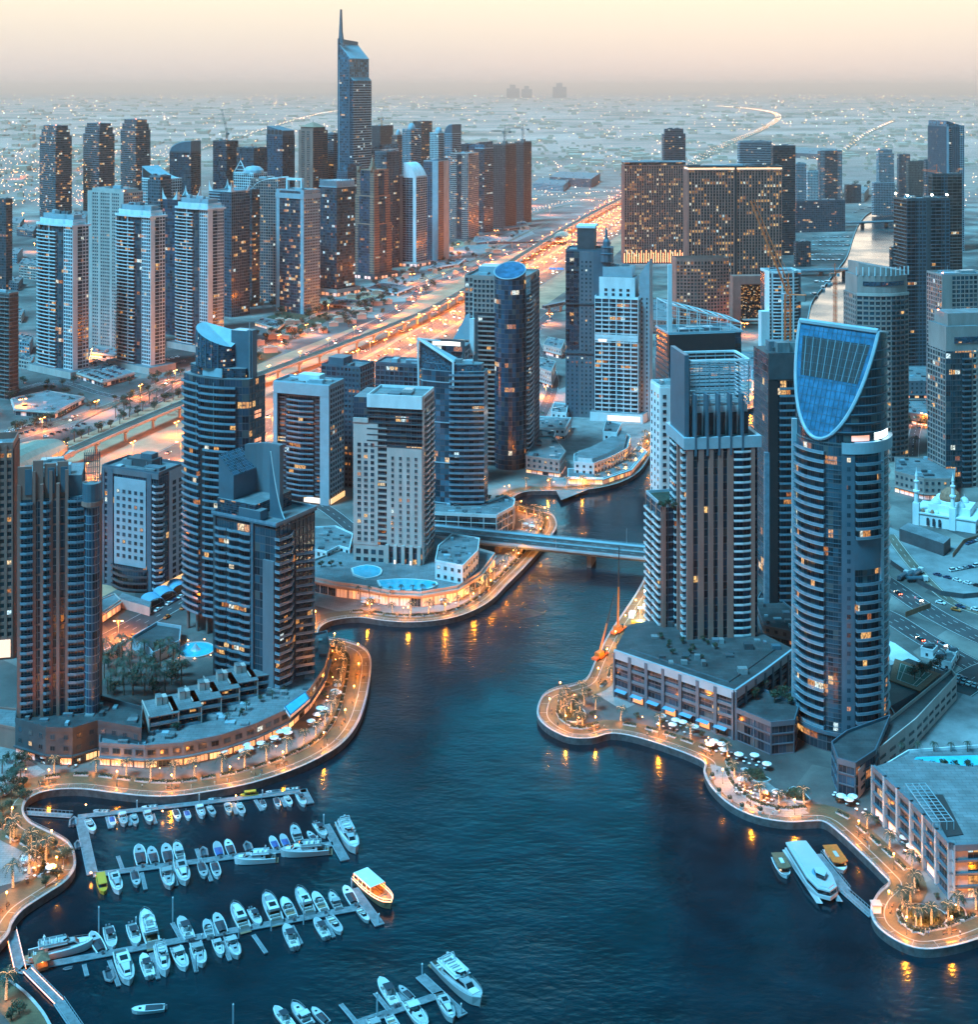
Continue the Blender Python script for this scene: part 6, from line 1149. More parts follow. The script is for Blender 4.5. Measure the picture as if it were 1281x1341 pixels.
def make_planter():
 root = empty('potted_shrub', (0, 0, 0)); m = MB(); m.lathe([(.5, 0), (.75, .2), (.8, .8), (.7, .9), (0, .85)], K['cream'], 10); m.build('pot', root); m = MB(); r = random.Random(5)
 for i in range(90): v = Vector((r.gauss(0, 1), r.gauss(0, 1), r.gauss(0, 1))).normalized() * r.uniform(.5, .75); p = v + Vector((0, 0, 1.5)); a = Vector((r.gauss(0, 1), r.gauss(0, 1), r.gauss(0, 1))).normalized() * .2; b = a.cross(v).normalized() * .15; m.face([p - a, p + b, p + a, p - b], K['leaf'])
 m.build('foliage', root); tag(root, 'shrub', 'shrub'); return root
POT = proto(make_planter())
def make_hedge():
 root = empty('hedge_planter', (0, 0, 0)); m = MB(); m.box(-2.8, -.65, 0, 2.8, .65, .45, K['coping']); m.build('kerb', root); m = MB(); r = random.Random(8)
 for i in range(150): p = Vector((r.uniform(-2.7, 2.7), r.uniform(-.6, .6), .5 + r.uniform(0, .75))); a = Vector((r.gauss(0, 1), r.gauss(0, 1), r.gauss(0, 1))).normalized() * .3; b = a.cross(Vector((r.gauss(0, 1), r.gauss(0, 1), r.gauss(0, 1)))).normalized() * .2; m.face([p - a, p + b, p + a, p - b], K['leaf' if i % 4 else 'leaf2'])
 m.build('foliage', root); tag(root, 'hedge', 'hedge'); return root
HEDGE = proto(make_hedge())
rnd = random.Random(42); K['warmd'] = emis('dim_amber_interior', (1, .28, .04), .28)
# ================================================================== LOW BUILDINGS
class Low(Tower):
 def plant(s, poly, z, n=7, seed=0, w='panel', hmax=2):
  rr = random.Random(n + len(s.root['label'])); P = offset(poly, -1.6); xs = [p[0] for p in P]; ys = [p[1] for p in P]; k = 0
  for _ in range(n * 30):
   x, y = rr.uniform(min(xs), max(xs)), rr.uniform(min(ys), max(ys)); c = False; j = len(P) - 1
   for i in range(len(P)):
    if (P[i][1] > y) != (P[j][1] > y) and x < (P[j][0] - P[i][0]) * (y - P[i][1]) / (P[j][1] - P[i][1]) + P[i][0]: c = not c
    j = i
   if not c: continue
   a, b, h = rr.uniform(.6, 2), rr.uniform(.6, 1.6), rr.uniform(.5, hmax); s.mb(f'rooftop_unit|{k}' if s.near else 'roof_plant').box(x - a, y - b, z, x + a, y + b, z + h, K[rr.choice([w, 'roof', 'grey', 'metal', 'dgrey'])]); k += 1
   if k > n * 4: break
 def __init__(s, label, roofpx, h, name='low_building', cat='building', z0=0, fh=3.6, bay=3.5, group=None, sm=0):
  q = [Vector(G(x, y, h + z0)) for x, y in (spline(roofpx, sm) if sm else roofpx)]; c = sum(q, Vector((0, 0))) / len(q); s.P = [tuple(p - c) for p in q]
  if sum(s.P[i][0] * s.P[(i + 1) % len(q)][1] - s.P[(i + 1) % len(q)][0] * s.P[i][1] for i in range(len(q))) < 0: s.P.reverse()
  s.root = empty(name, (c.x, c.y, z0)); tag(s.root, label, cat, group); s.c = c; s.H = h; s.fh = fh; s.bay = bay; s.mbs = {}; s.nb = s.nw = 0; s.near = c.y < 1100; s.W = s.D = 20
 def edges(s, minL=4):
  n = len(s.P)
  for i in range(n):
   a, b = Vector(s.P[i]), Vector(s.P[(i + 1) % n]); t = b - a
   if t.length < minL: continue
   nn = Vector((t.y, -t.x)).normalized(); mid = s.c + (a + b) / 2
   if nn.dot(-mid.normalized()) > .02: yield s.P[i], s.P[(i + 1) % n], t.length
def low(label, roofpx, h, wall='cream', floors=None, roof='roof', shop=0, par=1.0, z0=0, name='low_building', win=(1.5, 1.5, 3.6), pent=0, glassy=None, group=None, g='g_home', plant=2, cap=40, sm=0, deck=None):
 T = Low(label, roofpx, h, name, 'building', z0, group=group, sm=sm)
 if glassy: T.core(T.P, 0, h, glassy, roof); T.mb('wall').loop(T.P, -.1, .35, h - 1, h + par, K[wall])
 else: T.mb('wall').prism(T.P, 0, h, K[wall], K[roof]); T.parapet(T.P, h, par, wall) if par else None
 fl = floors if floors is not None else max(1, round((h - .6) / 3.6)); hs = h / max(1, fl)
 for P, Q, L in T.edges():
  n = max(1, int(L / win[2]))
  if shop:
   Pv, t, nn, LL = T.e(P, Q)
   for i in range(n):
    lit = rnd.random() < shop; k_ = rnd.choice(('warm', 'warm2', 'warm', 'warmd', 'warmd')) if lit else 'g_dark'
    for c in range(3): T.mb('shopfront').ob(Pv, t, nn, L * (i + .08 + .29 * c) / n, L * (i + .33 + .29 * c) / n, -.05, .12, .4, hs * .62, K[k_ if rnd.random() < .75 else 'warmd'] if lit else K['g_dark'])
   T.mb('ledge').ob(Pv, t, nn, 0, L, -.1, 1.1, hs * .82, hs * .92, K[wall])
  if not glassy and win[0]: T.windows(P, Q, (hs if shop else 0) + hs * .28, n, fl - (1 if shop else 0), win[0], win[1], hs, g=g, cap=cap, out=.05)
  elif glassy and glassy != 'g_mall': T.grid(P, Q, 0, h, wall, .4, .3, .5, .3, bay=win[2] * 2, fh=hs)
 if pent: q = offset(T.P, -pent); T.mb('penthouse').prism(q, h, h + 3, K[wall], K[roof])
 if plant: T.plant(T.P, h, plant, hmax=1.6)
 T.done(); return T
low('curved two-storey parade of lit shops along the left promenade, with a roof terrace', [(130, 975), (190, 979), (240, 975), (290, 965), (335, 950), (378, 930), (405, 905), (425, 875), (432, 850), (428, 828), (412, 832), (400, 860), (372, 890), (330, 900), (240, 925), (180, 940), (132, 945)], 8, 'grey', 2, 'roof', .85, 1.0, win=(2.9, 1.9, 4.2), plant=14, cap=60, g='g_lit')
low('curved tan podium with balconies at the foot of the front left ribbed tower', [(20, 945), (60, 957), (95, 958), (128, 948), (185, 958), (186, 930), (130, 915), (24, 915)], 13, 'dgrey', 3, 'droof', .7, 1.6, win=(1.8, 1.7, 4.2), plant=4)
low('low blank tan wing at the left edge with wall lamps', [(-30, 925), (22, 930), (48, 952), (45, 962), (20, 955), (-30, 945)], 8, 'tan', 2, 'roof', 0, .8, win=(0, 0, 5), plant=0)
for i, (x, y) in enumerate([(196, 936), (226, 928), (252, 916), (276, 903), (300, 893), (326, 884)]):
 h = 15.5; c = G(x + 14, y, 0) ; r = empty('town_house', (*(G(x + 14, y + 12, 8)), 8), radians(24)); m = MB(); m.box(-5.5, -5, 0, 5.5, 8, 6.4, K['cream']); m.box(-5.9, -7.5, 0, -5.5, 8, 7.4, K['cream']); m.box(5.5, -7.5, 0, 5.9, 8, 6.4, K['cream']); m.box(-5.5, -7.4, 2.9, 5.5, -5, 3.3, K['cream']); m.box(-6.1, -7.6, 6.4, 6.1, 8.2, 6.8, K['roof']); m.build('wall', r)
 m = MB(); m.box(-4.8, -5.08, .4, 4.8, -4.98, 2.6, K['g_dark']); m.box(-4.8, -5.08, 3.6, 4.8, -4.98, 6, K['g_dark']); m.build('terrace_window', r); m = MB(); m.box(-5.3, -7.5, 3.3, 5.3, -7.35, 4.3, K['balc']); m.box(-5.3, -7.5, 0, 5.3, -7.35, 1, K['balc']); m.build('balcony', r)
 m = MB(); m.box(-1.2, 1, 6.8, .9, 5, 10, K['cream']); m.box(1.2, 1.3, 6.8, 3, 4.8, 9.8, K['cream']); m.box(-1.3, .9, 10, 1, 5.1, 10.2, K['roof']); m.build('stair_house', r)
 tag(r, f'cream stepped town house with double terraces, {ordn(i)} from the left above the shop parade', 'house', 'stepped town houses above the shops')
T = Low('bright blue pool basin on the curved terrace below the sail-crowned tower', [(372, 925), (400, 905), (406, 915), (380, 937)], 9.2, 'pool_basin', 'pool'); T.mb('basin').prism(T.P, 8.1, 9.2, K['white'], K['blue']); T.mb('water_surface').prism(offset(T.P, -.6), 9.2, 9.25, K['pool'], K['pool']); T.done()
low('low flat roofed annexe with white parapet cells beside the side street', [(172, 838), (205, 818), (237, 823), (235, 842), (200, 858), (196, 852)], 4, 'panel', 1, 'droof', 0, 1.4, win=(0, 0, 4), plant=0)
low('glass cafe with a yellow lit canopy beside the parking street', [(120, 790), (150, 778), (158, 786), (134, 802), (120, 800)], 5, 'cream', 1, 'roof', 1.0, .5, win=(2, 2, 4), plant=0)
low('pale low annexe wall lit yellow behind the cafe garden', [(154, 783), (196, 795), (198, 788), (160, 776)], 4.5, 'warmwall' if 'warmwall' in K else 'cream', 1, 'roof', 0, 0, win=(0, 0, 4), plant=0)
for i, (x, y) in enumerate([(200, 792), (216, 783), (232, 774)]):
 r = empty('arched_canopy', (*G(x, y), 0), radians(35)); m = MB(); pr = None
 for k in range(9):
  a = pi * k / 8; p = (4.5 * cos(a), 2.2 + 2.6 * sin(a))
  if pr: m.hexa([(p[0], -5, p[1]), (pr[0], -5, pr[1]), (pr[0], 5, pr[1]), (p[0], 5, p[1]), (p[0], -5, p[1] + .12), (pr[0], -5, pr[1] + .12), (pr[0], 5, pr[1] + .12), (p[0], 5, p[1] + .12)], K['awning'])
  pr = p
 m.build('canopy', r); m = MB()
 for sx in (-4.4, 4.4):
  for sy in (-4.8, 4.8): m.tube((sx, sy, 0), (sx, sy, 2.4), .1, .1, K['metal'], 5)
 m.build('posts', r); tag(r, f'blue arched parking canopy, {ordn(i)} from the left behind the street wall', 'canopy', 'arched blue canopies')
r = empty('fountain', (*G(256, 852), 0)); m = MB(); m.lathe([(9, 0), (9, .7), (8.4, .7), (8.4, .3)], K['cream'], 30); m.build('basin', r); m = MB(); m.lathe([(0, .45), (8.4, .45)], K['pool'], 30); m.build('water_surface', r); m = MB(); m.lathe([(2.5, .4), (1.6, 1.2), (.4, 3.2), (0, 3.4)], K['panel'], 10); m.build('centrepiece', r); tag(r, 'round fountain with a pale cone at its centre behind the two dark towers', 'fountain')
for k in range(9): a = 2 * pi * k / 9; c = G(256, 852); rl = empty('bollard_lamp', (c.x + 11 * cos(a), c.y + 11 * sin(a), 0)); m = MB(); m.tube((0, 0, 0), (0, 0, .8), .12, .12, K['dgrey'], 5); m.build('post', rl); m = MB(); m.lathe([(0, .8), (.3, .95), (0, 1.25)], K['amber'], 6); m.build('lamp_head', rl); plight(rl, (0, 0, 1.6), 150, (1, .4, .1)) if k % 3 == 0 else None; tag(rl, 'small amber lamp in the ring round the fountain', 'lamp', 'amber lamps round the fountain')
low('curved cream podium with a lit arcade below the cream hotel tower', [(409, 757), (440, 764), (472, 768), (509, 775), (552, 777), (599, 769), (630, 750), (648, 726), (600, 712), (560, 700), (470, 712), (410, 735)], 7, 'cream', 1, 'roof', .75, 1.0, win=(2.4, 2.4, 5), plant=0)
low('white low house row left of the cream hotel tower', [(386, 715), (428, 724), (444, 716), (458, 720), (462, 700), (440, 690), (400, 692)], 9, 'white', 3, 'roof', 0, .8, z0=0, plant=3, g='g_lit')
low('white flat roofed villa block right of the cream hotel tower', [(570, 735), (606, 742), (626, 722), (628, 706), (592, 700), (574, 716)], 9, 'white', 2, 'roof', 0, .8, z0=7, plant=4, g='g_lit')
for nm, q, lab in (('pool', [(462, 744), (480, 740), (497, 744), (496, 752), (480, 756), (464, 751)], 'pale round pool on the podium left of the hotel columns'), ('pool', [(496, 760), (530, 758), (570, 762), (560, 770), (520, 772), (500, 768)], 'long pool on the podium in front of the hotel columns')):
 T = Low(lab, q, 7.9, 'swimming_pool', 'pool', sm=3); T.mb('basin').prism(offset(T.P, .8), 7.02, 7.9, K['white'], K['white']); T.mb('water_surface').prism(T.P, 7.9, 7.95, K['pool'], K['pool']); T.done()
low('dark glass podium with round end below the curved glass tower, by the bridge', [(568, 655), (640, 658), (662, 650), (674, 655), (672, 664), (650, 676), (568, 672)], 13, 'white', 3, 'roof', .0, 1.0, glassy='g_lit', plant=4)
low('beige three-storey block with balconies between the black cylinder tower and the white terraces', [(689, 598), (733, 604), (741, 592), (724, 572), (700, 572)], 11, 'beige', 3, 'roof', .9, .8, plant=3, g='g_lit')
low('white curved terrace row with lit roof gardens on the far quay', [(752, 606), (778, 608), (800, 600), (822, 588), (826, 572), (812, 566), (794, 578), (770, 590), (752, 596)], 11, 'white', 3, 'roof', .2, 1.0, plant=3, g='g_lit', pent=2.5)
low('long low lit arcade in front of the white terrace row', [(744, 625), (790, 626), (826, 614), (846, 590), (836, 584), (818, 600), (786, 614), (744, 614)], 4.5, 'white', 1, 'roof', 1, .5, win=(2, 2, 5), plant=0)
low('white cube house behind the terrace row', [(790, 566), (808, 568), (814, 556), (794, 552)], 16, 'white', 3, 'roof', 0, .8, plant=1)
for i, q in enumerate([[(700, 560), (740, 562), (748, 548), (705, 546)], [(700, 578), (722, 584), (728, 566), (704, 562)], [(722, 540), (742, 542), (744, 530), (726, 528)]]): low(['white flat roofed house with roof palms, rearmost row behind the beige block', 'pale flat roofed house just behind the beige three-storey block', 'small white lit-roof pavilion behind the flat roofed houses'][i], q, 8, 'white', 2, 'roof', .3, .8, plant=2, g='g_lit')
T = Low('long grey stone podium with tall pilasters and car decks under the ribbed brown tower', [(805, 853), (962, 906), (1000, 880), (1040, 850), (1000, 830), (900, 805), (822, 818)], 19, 'podium_building', 'building'); T.core(T.P, 0, 19, 'g_dark', 'droof')
for P, Q, L in T.edges():
 T.grid(P, Q, 0, 19, 'steelgrey', 1.5, 1.0, 0, 0, bay=8.2); T.grid(P, Q, 0, 19, 'grey', 0, 0, 1.2, .5, fh=4.4); T.solid(P, Q, 16.4, 20, 'panel', .8)
 Pv, t, n, LL = T.e(P, Q); k = int(L / 8.2)
 for i in range(k):
  T.mb(f'awning|{i}{L}').hexa([tuple((Pv + t * (8.2 * i + 1.4) + n * o)) + (z,) for o, z in ((0, 3.9), (2.4, 3.2), (2.4, 3.3), (0, 4.0))] + [tuple((Pv + t * (8.2 * i + 7) + n * o)) + (z,) for o, z in ((0, 3.9), (2.4, 3.2), (2.4, 3.3), (0, 4.0))], K['awning'])
  if i % 2: T.mb(f'shop_light|{i}{L}').ob(Pv, t, n, 8.2 * i + 1.6, 8.2 * i + 6.6, .1, .2, .5, 3, K['warm'])
T.mb('roof_bed').prism(offset(T.P, -6), 19, 19.5, K['grey'], K['droof']); T.plant(offset(T.P, -3), 19, 6, hmax=3, w='steelgrey'); T.done(); POD = T
low('black glass block with curved balconies between the podium and the sliced tower', [(966, 930), (1010, 948), (1040, 945), (1046, 925), (1000, 905), (972, 905)], 12, 'steelgrey', 3, 'droof', .0, 1.0, glassy='g_dark', plant=0)
low('glass corner block at the foot of the sliced tower facing the promenade', [(1098, 996), (1120, 1002), (1146, 985), (1165, 940), (1110, 960), (1090, 975)], 12, 'steelgrey', 3, 'droof', .0, 1.2, glassy='g_navy', plant=0)
T = Low('long pale ramped wall building with slot windows climbing away behind the sliced tower', [(1124, 1014), (1150, 985), (1200, 945), (1253, 888), (1246, 880), (1190, 925), (1140, 965)], 9, 'ramp_building', 'building'); T.mb('wall').prism(T.P, 0, 9, K['cream'], K['droof'])
for P, Q, L in T.edges(14):
 T.windows(P, Q, 5.6, int(L / 7), 1, 4.5, .9, 3, cap=30, out=.05, g='g_dark'); T.windows(P, Q, 2.4, int(L / 7), 1, 4.5, .9, 3, cap=30, out=.05, g='g_dark')
T.parapet(T.P, 9, 1.4, 'cream'); T.done()
T = Low('dark roof deck with a round planter behind the sliced tower', [(1110, 960), (1165, 925), (1220, 895), (1240, 880), (1190, 862), (1130, 885), (1080, 935)], 8.4, 'roof_deck', 'roof deck'); T.mb('deck').prism(T.P, 0, 8.4, K['grey'], K['droof']); T.done()
T = Low('green tennis court with white lines inside a red surround', [(1165, 890), (1172, 862), (1232, 882), (1205, 905)], 8.9, 'tennis_court', 'tennis court'); T.mb('surround').prism(T.P, 8.42, 8.9, K['tile'], K['tile']); K['court'] = mat('court_green', (.03, .13, .10), .8, noise=.1); ip = offset(T.P, -2.5); T.mb('court').prism(ip, 8.9, 8.93, K['court'], K['court']); T.mb('lines').loop(ip, -.6, -.4, 8.93, 8.95, K['line'])
a, b, c_, d_ = [Vector(p) for p in ip]; m = T.mb('lines')
for u in (.5,): p, q = a + (b - a) * u, d_ + (c_ - d_) * u; n_ = (q - p).normalized(); s_ = Vector((-n_.y, n_.x)) * .1; m.face([(*(p - s_), 8.955), (*(q - s_), 8.955), (*(q + s_), 8.955), (*(p + s_), 8.955)], K['line'])
for u in (.2, .8): p, q = a + (d_ - a) * u, b + (c_ - b) * u; n_ = (q - p).normalized(); s_ = Vector((-n_.y, n_.x)) * .1; m.face([(*(p - s_), 8.955), (*(q - s_), 8.955), (*(q + s_), 8.955), (*(p + s_), 8.955)], K['line'])
T.done()
T = Low('white colonnaded four-storey building with lit balconies and a dark roof court, bottom right', [(1145, 1004), (1196, 1052), (1247, 1108), (1330, 1104), (1400, 1060), (1400, 1020), (1180, 992)], 17, 'colonnaded_building', 'building'); T.core(T.P, 0, 17, 'g_lit', 'roof')
for P, Q, L in T.edges():
 T.grid(P, Q, 0, 18, 'panel', 1.1, 1.3, 0, 0, bay=9.0); T.grid(P, Q, 0, 17, 'steelgrey', 0, 0, .7, 1.0, fh=4.2); T.solid(P, Q, 16, 18, 'grey', 1.2); Pv, t, n, LL = T.e(P, Q)
 for i in range(int(L / 9)): T.mb(f'shop_light|{i}{L}').ob(Pv, t, n, 9 * i + 1.4, 9 * i + 8, .05, .2, .5, 3.2, K['warm'])
T.mb('roof_court').prism([tuple(Vector(G(x, y, 17.3)) - T.c) for x, y in ((1240, 1095), (1262, 1092), (1235, 1040), (1212, 1040))], 17, 17.3, K['black'], K['black'])
m = T.mb('pergola'); A_2, B_2 = [Vector(G(x, y, 20)) - T.c for x, y in ((1186, 1026), (1222, 1076))]
dv = (B_2 - A_2); pn = Vector((-dv.y, dv.x)).normalized()
if pn.x < 0: pn = -pn
for i in range(13): p = A_2 + dv * (i / 12); m.tube((*p, 20), (*(p + pn * 7), 20), .12, .12, K['panel'], 4)
for k in range(4): p = A_2 + pn * (7 * k / 3); m.tube((*p, 20), (*(p + dv), 20), .15, .15, K['panel'], 4); m.tube((*p, 17), (*p, 20), .12, .12, K['panel'], 4); m.tube((*(p + dv), 17), (*(p + dv), 20), .12, .12, K['panel'], 4)
T.plant([tuple(Vector(G(x, y, 17)) - T.c) for x, y in ((1262, 1050), (1281, 1100))], 17, 6, hmax=2.5, w='dgrey'); T.mb('end_wall').prism([tuple(Vector(G(x, y, 17)) - T.c) for x, y in ((1249.5, 1108.5), (1268, 1107.5), (1268, 1106), (1249.5, 1107))][::1], 0, 16.8, K['cream'], K['cream']); T.done()
T = Low('turquoise pool terrace with a dark rim behind the colonnaded building', [(1160, 1003), (1190, 985), (1330, 975), (1330, 1008), (1200, 1018)], 11, 'pool_terrace', 'pool terrace'); T.mb('deck').prism(T.P, 0, 11, K['grey'], K['roof']); T.mb('water_surface').prism([tuple(Vector(G(x, y, 11.1)) - T.c) for x, y in ((1185, 1008), (1300, 1000), (1300, 988), (1200, 991))], 11, 11.1, K['pool'], K['pool']); T.parapet(T.P, 11, 1, 'white'); T.done()
low('curved three-storey block with amber wall lamps left of the mosque', [(1172, 618), (1210, 628), (1250, 628), (1252, 610), (1215, 600), (1172, 600)], 13, 'beige', 3, 'roof', 1, .8, g='g_lit', plant=4)
low('blue netted construction hoarding block in front of the mosque', [(1178, 692), (1190, 684), (1245, 704), (1236, 712)], 7, 'dgrey', 1, 'roof', 0, 0, win=(0, 0, 4), plant=0)
low('long white roofed tent hall beside the curved road', [(1162, 838), (1172, 842), (1216, 872), (1206, 880), (1162, 862)], 5, 'white', 1, 'white', 0, 0, win=(0, 0, 4), plant=0)
for i, q in enumerate([[(1206, 848), (1222, 852), (1228, 846), (1212, 842)], [(1222, 862), (1246, 868), (1252, 858), (1230, 852)], [(1240, 852), (1252, 856), (1256, 850), (1246, 847)]]): low(['small white site cabin nearest the tent hall', 'grey roofed site cabin with a skirt wall, largest of three', 'small white cabin at the right end of the site cabins'][i], q, 4, 'white', 1, 'roof', 0, .3, win=(1, 1, 3), plant=1)
low('grey low car deck block between the ribbed and the dark tower', [(1000, 770), (1040, 800), (1045, 830), (1000, 820), (990, 790)], 6, 'grey', 2, 'droof', .4, .8, plant=2)
for i, (q, h) in enumerate([([(1180, 500), (1240, 500), (1240, 480), (1180, 480)], 14), ([(1180, 540), (1215, 545), (1215, 525), (1180, 525)], 8), ([(985, 500), (1004, 500), (1004, 486), (985, 486)], 10), ([(960, 478), (1003, 480), (1003, 462), (960, 462)], 14), ([(700, 480), (722, 488), (728, 474), (706, 468)], 14), ([(712, 452), (735, 458), (740, 446), (718, 442)], 9), ([(858, 470), (872, 470), (872, 440), (858, 440)], 26), ([(855, 420), (882, 422), (882, 392), (855, 392)], 14)]):
 low(['grey podium block at the foot of the floodlit unfinished tower', 'low dark block behind the mosque road', 'low white house on the far quay seen between the towers', 'pale block behind the slanted open frame tower', 'pale block near the lit construction corner beside the black cylinder tower', 'small pale block under the footbridge by the highway', 'grey block squeezed left of the slanted open frame tower', 'brown block with one lit window left of the hotel annexe'][i], q, h, ['grey', 'dgrey', 'white', 'panel', 'cream', 'cream', 'grey', 'tan'][i], None, 'roof', .5, .8, g='g_lit', plant=3, cap=20)
SH_ = [([(15, 522), (62, 512), (110, 520), (72, 540), (20, 536)], 5, 'cream', 'low hall with a red and white roof panel beyond the palm row'), ([(88, 484), (135, 500), (176, 488), (128, 472)], 5, 'cream', 'parking deck block with rows of cars on its roof'), ([(118, 462), (150, 466), (160, 458), (126, 454)], 4, 'warm0', 'small yellow lit hall between the pale rounded towers'), ([(480, 378), (520, 384), (540, 376), (500, 370)], 4, 'white', 'white single-storey shed behind the highway, left one'), ([(432, 398), (468, 402), (472, 394), (440, 390)], 4, 'cream', 'cream single-storey shed below the slatted crown tower'), ([(560, 352), (600, 346), (610, 338), (575, 342)], 4, 'white', 'white single-storey shed near the orange-finned tower'), ([(334, 422), (362, 430), (372, 422), (345, 416)], 4, 'cream', 'lit cream shed below the dark portal tower'), ([(620, 318), (655, 314), (650, 308), (622, 310)], 4, 'white', 'white shed beyond the far rail station, nearer one'), ([(660, 300), (692, 296), (688, 290), (662, 293)], 4, 'cream', 'cream shed by the unfinished concrete towers')]
for q, h, w_, l in SH_: low(l, q, h, 'cream' if w_ == 'warm0' else w_, 1, 'roof', .7 if w_ == 'warm0' or 'lit' in l else .25, .5, win=(0, 0, 5), plant=3)
mp = G(1238, 690); r = empty('mosque', (mp.x, mp.y + 8, 0), radians(-30)); WHT = K['white']
m = MB(); m.box(-13, -11, 0, 22, 13, 7, WHT); m.box(-13.6, -11.6, 7, 22.6, 13.6, 7.8, WHT); m.box(-6, -6, 7.8, 18, 11, 12, WHT); m.build('wall', r)
for c, rr_, z0 in (((5, 2), 6.0, 14), ((12, 8), 2.6, 12), ((-2, 8), 2.6, 12), ((12, -3), 2.6, 12), ((-2, -3), 2.6, 12)):
 m = MB(); m.lathe([(rr_, z0 - 2.2), (rr_, z0), (rr_ * 1.02, z0 + rr_ * .3), (rr_ * .85, z0 + rr_ * .75), (rr_ * .45, z0 + rr_ * 1.1), (.1, z0 + rr_ * 1.3), (.08, z0 + rr_ * 1.3 + 1.5)], K['tile'] if rr_ > 3 else WHT, 18, c=(*c, 0)); m.build('dome', r)
m = MB(); m.lathe([(6.4, 11), (6.4, 13.6), (6, 14)], WHT, 18, c=(5, 2, 0)); m.build('drum', r)
for i in range(5): m = MB(); m.lathe([(1.3, 7.8), (1.3, 8.2), (1.0, 9.2), (.1, 10)], K['tile'] if i % 2 else WHT, 10, c=(-11 + i * 2.7, -9.5, 0)); m.build('small_dome', r)
for x, y in ((-12, -10), (9, -10)):
 m = MB(); m.box(x - 1.8, y - 1.8, 0, x + 1.8, y + 1.8, 13, WHT); m.lathe([(1.3, 13), (1.2, 19), (1.9, 19.4), (1.9, 20.2), (1.0, 20.4), (.95, 25), (1.5, 25.4), (1.5, 26), (.7, 26.2), (.65, 28.5), (.9, 28.8), (.2, 32), (.05, 34)], WHT, 10, c=(x, y, 0)); m.build('minaret', r)
for i in range(3): m = MB(); x = -5 + i * 3.4; m.box(x - .8, -11.72, .8, x + .8, -11.62, 4.6, K['g_dark']); m.tube((x, -11.72, 4.6), (x, -11.62, 4.6), .8, .8, K['g_dark'], 12); m.build('arched_door', r)
for i in range(9): m = MB(); y = -9 + i * 2.5; m.box(22.62, y - .5, 2, 22.7, y + .5, 4, K['g_dark']); m.build('window', r)
tag(r, 'white mosque with two slender minarets and a brown central dome, at the right edge', 'mosque')
# ================================================================== RAIL VIADUCT, STATIONS, BRIDGES
VI = pxs(spline([(-120, 690), (90, 592), (240, 528), (348, 488), (515, 426), (592, 390), (713, 316), (775, 280), (850, 242)], 5), 10)
r = empty('rail_viaduct', (0, 0, 0)); m = MB()
def prof(mb, P, prf, mt):
 rows = [offset(P, o, False) for o, z in prf]
 for k in range(len(prf) - 1):
  for i in range(len(P) - 1): mb.face([(*rows[k][i], prf[k][1]), (*rows[k + 1][i], prf[k + 1][1]), (*rows[k + 1][i + 1], prf[k + 1][1]), (*rows[k][i + 1], prf[k][1])], mt)
prof(m, VI, [(-5, 10.9), (-5, 9.2), (-2.2, 7.6), (2.2, 7.6), (5, 9.2), (5, 10.9), (4.6, 10.9), (4.6, 10), (-4.6, 10), (-4.6, 10.9), (-5, 10.9)], K['cream']); m.build('deck', r)
m = MB()
for o in (-3.1, -1.6, 1.6, 3.1): prof(m, VI, [(o - .1, 10.02), (o - .1, 10.2), (o + .1, 10.2), (o + .1, 10.02)], K['dgrey'])
m.build('rails', r); m = MB(); prof(m, VI, [(-4.2, 10.03), (4.2, 10.03)], K['asph2']); m.build('trackbed', r)
for p, d in along(VI, 38, 10):
 m = MB(); m.tube((0, 0, 0), (0, 0, 6.6), 1.1, 1.1, K['cream'], 10); m.box(-2.4, -1.2, 6.4, 2.4, 1.2, 7.6, K['cream']); m.build('pier', r, (p.x, p.y, 0)).rotation_euler.z = atan2(d.y, d.x) + pi / 2
tag(r, 'pale concrete rail viaduct on round piers running beside the orange lit highway', 'viaduct')
K['shell'] = mat('station_shell_panels', (.42, .36, .28), .35, metal=.4, noise=.15, scale=.3)
def shell(c, z, ang, L, Wd, Hh, label):
 r = empty('rail_station', (c.x, c.y, z), ang); m = MB(); N_, M_ = 16, 10; g = lambda i, j: (L * (i / N_ - .5), Wd / 2 * cos(pi * j / M_) * (sin(pi * (i + .8) / (N_ + 1.6)) ** .45), Hh * sin(pi * j / M_) * (sin(pi * (i + .8) / (N_ + 1.6)) ** .5))
 for i in range(N_):
  for j in range(M_): m.face([g(i, j), g(i + 1, j), g(i + 1, j + 1), g(i, j + 1)], K['shell'] if i not in (0, N_ - 1) else K['g_lit'])
 m.build('shell_roof', r)
 m = MB(); m.box(-L * .46, -Wd * .42, -4, L * .46, Wd * .42, -.2, K['cream']); m.box(-L * .3, -Wd * .43, -3.2, L * .3, Wd * .43, -1.2, K['warm']); m.build('concourse', r); tag(r, label, 'station'); return r
d_ = (Vector(VI[28]) - Vector(VI[24])); c = G(736, 312, 8)
shell(c, 9, atan2(d_.y, d_.x), 62, 26, 10, 'domed golden shell station on the rail line, far along the highway')
c = G(20, 612, 12); d_ = Vector(VI[4]) - Vector(VI[1]); shell(c, 12, atan2(d_.y, d_.x), 105, 34, 13, 'pointed golden shell station roof rising behind the front left tower')
